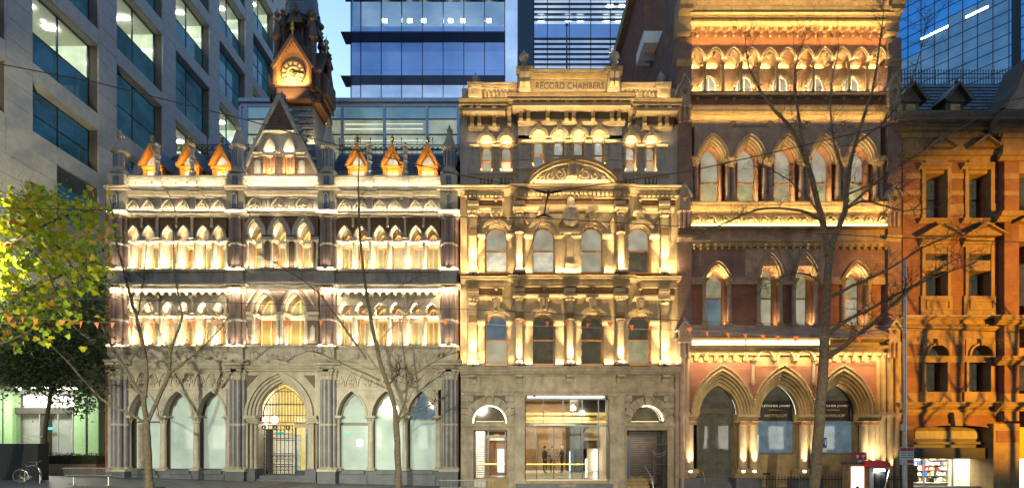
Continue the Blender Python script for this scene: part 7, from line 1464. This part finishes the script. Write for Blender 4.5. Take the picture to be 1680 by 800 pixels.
kb('back_post', 1426, 1433.5, 765, 812, 0, .1, 'steel', zb=g); kb('side_frame', 1433.5, 1461, 766, 768, .0, .06, 'steel')
a, b = K_(1461, 766), K_(1449, 815); part(PH, 'side_frame', MB().tube([(a.x, base.y + .03, a.z), (b.x, base.y + .03, b.z)], .025, 6), 'steel')
cp = [(1415, 764), (1416, 758), (1428, 755), (1446, 755), (1453, 758), (1456, 766), (1426, 766)]; part(PH, 'canopy', MB().prism([(K_(*p).x, K_(*p).z) for p in cp], base.y - .25, base.y + .45), 'red_plastic')
kb('phone_backboard', 1434, 1455, 768, 800, .12, .16, 'dark_metal'); kb('phone_lamp', 1435, 1452, 769, 772, .0, .1, 'lamp_white'); ph = kb('phone_body', 1437, 1446, 776, 794, .02, .12, 'black'); kb('handset', 1447, 1449.5, 778, 790, .0, .08, 'black', ph)
wp = kb('wifi_plate', 1402, 1424, 741, 754, .05, .08, 'maroon'); kb('wifi_post', 1409, 1415, 753, 762, .05, .1, 'steel')
for c in (1408, 1417.5):
    m = MB()
    for r in (1.4, 2.8, 4.2):
        A = [(K_(c + r * cos(t), 750 - r * sin(t)).x, K_(c + r * cos(t), 750 - r * sin(t)).z) for t in [radians(40 + 100 * i / 8) for i in range(9)]]; Bq = [(K_(c + (r - .7) * cos(t), 750 - (r - .7) * sin(t)).x, K_(c + (r - .7) * cos(t), 750 - (r - .7) * sin(t)).z) for t in [radians(40 + 100 * i / 8) for i in range(9)]]; m.band(A, Bq, base.y + .035, base.y + .05)
    q = K_(c, 750.3); m.box(q.x - .018, q.x + .018, base.y + .035, base.y + .05, q.z - .018, q.z + .018); part(wp, 'wifi_symbol', m, 'white_paint')
area((K_(1443, 772).x, base.y - .05, K_(1443, 773).z), (0, .3, -1), .4, .06, 6, (1, .9, .7))
# ------------------------------------------------ three people talking in the hall
def person(label, x, y, z, mats, turn, arms, hairc='hair'):
    t = thing('person', label, 'person', (x, y, z))
    v = [(0, 0, .93), (0, 0, 1.15), (0, -.02, 1.36), (0, 0, 1.47), (0, -.01, 1.56), (0, -.02, 1.66), (0, 0, 1.74)]
    r = [.135, .13, .15, .06, .065, .085, .05]; e = [(i, i + 1) for i in range(6)]
    for s in (-1, 1):
        b = len(v); st = .06 if s > 0 else -.04; v += [(s * .09, 0, .86), (s * .10, -st, .48), (s * .10, st * .3, .09), (s * .11, st * .3 - .13, .035)]; r += [.09, .062, .042, .035]; e += [(0, b), (b, b + 1), (b + 1, b + 2), (b + 2, b + 3)]
        b = len(v); el, hn = arms[0 if s < 0 else 1]; v += [(s * .20, 0, 1.38), (s * el[0], el[1], el[2]), (s * hn[0], hn[1], hn[2]), (s * hn[0] * .9, hn[1] - .08, hn[2] + .01)]; r += [.06, .045, .033, .035]; e += [(2, b), (b, b + 1), (b + 1, b + 2), (b + 2, b + 3)]
    me = bpy.data.meshes.new('body'); me.from_pydata(v, e, []); o = bpy.data.objects.new('body', me); COL.objects.link(o)
    sk = o.modifiers.new('skin', 'SKIN'); 
    for d, rr in zip(me.skin_vertices[0].data, r): d.radius = (rr, rr * .85)
    me.skin_vertices[0].data[0].use_root = True; sb = o.modifiers.new('sub', 'SUBSURF'); sb.levels = sb.render_levels = 1
    bpy.context.view_layer.update(); ev = bpy.data.meshes.new_from_object(o.evaluated_get(bpy.context.evaluated_depsgraph_get())); bpy.data.objects.remove(o)
    ev.materials.clear()
    for m_ in mats: ev.materials.append(MT[m_])
    ev.polygons.foreach_set('material_index', [2 if p.center.z > 1.5 or (p.center.z < 1.3 and abs(p.center.x) > .2 and p.center.y < -.2) else (1 if p.center.z < .92 else 0) for p in ev.polygons]); ev.polygons.foreach_set('use_smooth', [True] * len(ev.polygons))
    b = bpy.data.objects.new('body', ev); COL.objects.link(b); b.parent = t
    WL[t.name] = Vector((0, 0, 0)); h = part(t, 'hair', MB().lathe(0, .015, [(.07, 1.6), (.092, 1.66), (.09, 1.72), (.06, 1.775), (.01, 1.79)], 10), hairc); part(t, 'nose', MB().prism([(-.012, 1.63), (.012, 1.63), (0, 1.67)], -.125, -.09), 'skin')
    for s in (-1, 1): part(t, 'hand', MB().tube([(s * arms[0 if s < 0 else 1][1][0] * .9, arms[0 if s < 0 else 1][1][1] - .05, arms[0 if s < 0 else 1][1][2] + .01), (s * arms[0 if s < 0 else 1][1][0] * .85, arms[0 if s < 0 else 1][1][1] - .17, arms[0 if s < 0 else 1][1][2] + .03)], [.035, .022], 7), 'skin')
    t.rotation_euler = (0, 0, turn); return t
dn_ = ((.26, .02, 1.12), (.24, -.05, .88)); fw_ = ((.25, -.02, 1.12), (.16, -.26, 1.16)); fz = Z(786); yp = 5.2
person('person in dark clothes standing leftmost of the three in the hall', X(894, yp), yp, fz, ('dark_cloth', 'dark_cloth', 'skin'), .9, (dn_, fw_)); person('person in a light top standing in the middle of the hall group', X(907, yp), yp + .4, fz, ('grey_cloth', 'dark_cloth', 'skin'), .2, (fw_, dn_)); person('person in a dark coat facing left at the right of the hall group', X(922, yp), yp, fz, ('dark_cloth', 'dark_cloth', 'skin'), -1.2, (fw_, fw_), 'white_cloth')
# ------------------------------------------------ street lamps across the road, which light the ground floors
def street_lamp(label, x, y, h, power, col, aim=None, cone=150, shade=True):
    g = GZ(x); t = thing('street_lamp', label, 'street lamp', (x, y, g), 'street lamps on the far kerb')
    part(t, 'pole', MB().lathe(x, y, [(.12, g), (.1, g + 1), (.06, g + h)], 10), 'dark_metal'); part(t, 'arm', MB().tube([(x, y, g + h - .1), (x, y + .6, g + h + .15), (x, y + 1.2, g + h + .2)], .035, 6), 'dark_metal'); part(t, 'lantern', MB().box(x - .15, x + .15, y + 1.0, y + 1.6, g + h + .16, g + h + .28), 'dark_metal')
    if shade: part(t, 'shade', MB().box(x - .45, x + .45, y + .75, y + 1.95, g + h + .13, g + h + .16), 'dark_metal')
    l = spot((x, y + 1.35, g + h + .06), aim or (0, 1, -.05), power, col, cone, .8 if cone == 42 else .4, .15 if cone == 42 else .3); return t
for x, w, lab in ((-25, 6500, 'the lane beside the Gothic building'), (-14, 18000, 'the left arches of the Gothic building'), (-3.5, 16500, 'the brick party wall'), (8, 10000, 'the entrance hall of the classical building')):
    street_lamp('street lamp on the far kerb opposite ' + lab, x, -31, 5.9, w, (1, .96, .70) if x < 0 else (1, .86, .6), (0, 1, -.16), 42)
street_lamp('added fill lamp opposite the gate of the Gothic building', -9, -31, 6.4, 3600, (1, .76, .47), (0, 1, .15), 100, False); street_lamp('added fill lamp opposite the Venetian building', 7, -31, 6.4, 3000, (1, .66, .34), (.1, 1, .25), 52, False)  # two lamps added as warm fill for the upper facades
street_lamp('amber street lamp opposite the banded brick building', 34, -24, 6.5, 46000, SODIUM, (-.27, 1, .17), 44, False)
street_lamp('street lamp beside the yellow leaved tree', -17, -15.5, 6.4, 17000, (1, .95, .5), (-5, 6, 3.4), 46, False)
# bare trees on the right, beyond the frame, whose shadows fall on the banded building
for k, (x, y) in enumerate(((25.14, -5.4), (26.85, -5.7), (28.6, -5.2))):
    g = GZ(x); t = thing('plane_tree', ['first', 'second', 'third'][k] + ' bare street tree to the right of the amber lit building front', 'tree', (x, y, g), 'bare street trees'); mb = MB(); tb = MB()
    P = limb(mb, [Vector((x, y, g)), Vector((x + .05, y, g + 3)), Vector((x - .05, y, g + 6)), Vector((x + .1, y, g + 9))], .14, .1)
    for j in range(7):
        a = rnd.uniform(0, 6.28); s = P[int(len(P) * (.5 + .06 * j))] if j < 6 else P[-1]; Q2 = limb(mb, [s, s + Vector((cos(a) * .8, sin(a) * .8, 1)), s + Vector((cos(a) * 1.6, sin(a) * 1.4, 2.4))], .06, .015); twigs(tb, Q2, .012, .9, 9, 1)
    part(t, 'trunk', mb, 'bark'); part(t, 'twigs', tb, 'dark_bark', 'stuff')

# ------------------------------------------------ the other side of the street, reflected in the windows and closing off the low sky
for k, (x0, x1, h, mt, lab) in enumerate(((-75, -22, 50, 'oatmeal_panel', 'pale stone office block across the street from the Gothic building'), (-21, 20, 42, 'brown_sandstone', 'brown stone office block across the street from the classical building'), (21, 78, 75, 'mauve_stone', 'grey stone office block across the street from the brick buildings'))):
    t = thing('office_block', lab, 'building', ((x0 + x1) / 2, -42, GZ((x0 + x1) / 2)), 'office blocks across the street'); part(t, 'wall', MB().box(x0, x1, -62, -42.3, -3, h), mt)
    w0 = part(t, 'pane', MB().box(x0 + .8, x0 + 2.8, -42.3, -42.25, 5, 7.4), 'glass_office'); w1 = part(t, 'pane', MB().box(x0 + .8, x0 + 2.8, -42.3, -42.25, 1, 4.2), 'shop_lit'); pr = part(t, 'pier', MB().box(x0 + 3.0, x0 + 3.6, -42.3, -41.95, -2, h), mt); n = int((x1 - x0) / 3.6)
    for i in range(n):
        if i: rep(w1, i * 3.6); rep(pr, i * 3.6)
        for j in range(int((h - 6) / 3.7)):
            if i or j: rep(w0, i * 3.6, 0, j * 3.7)
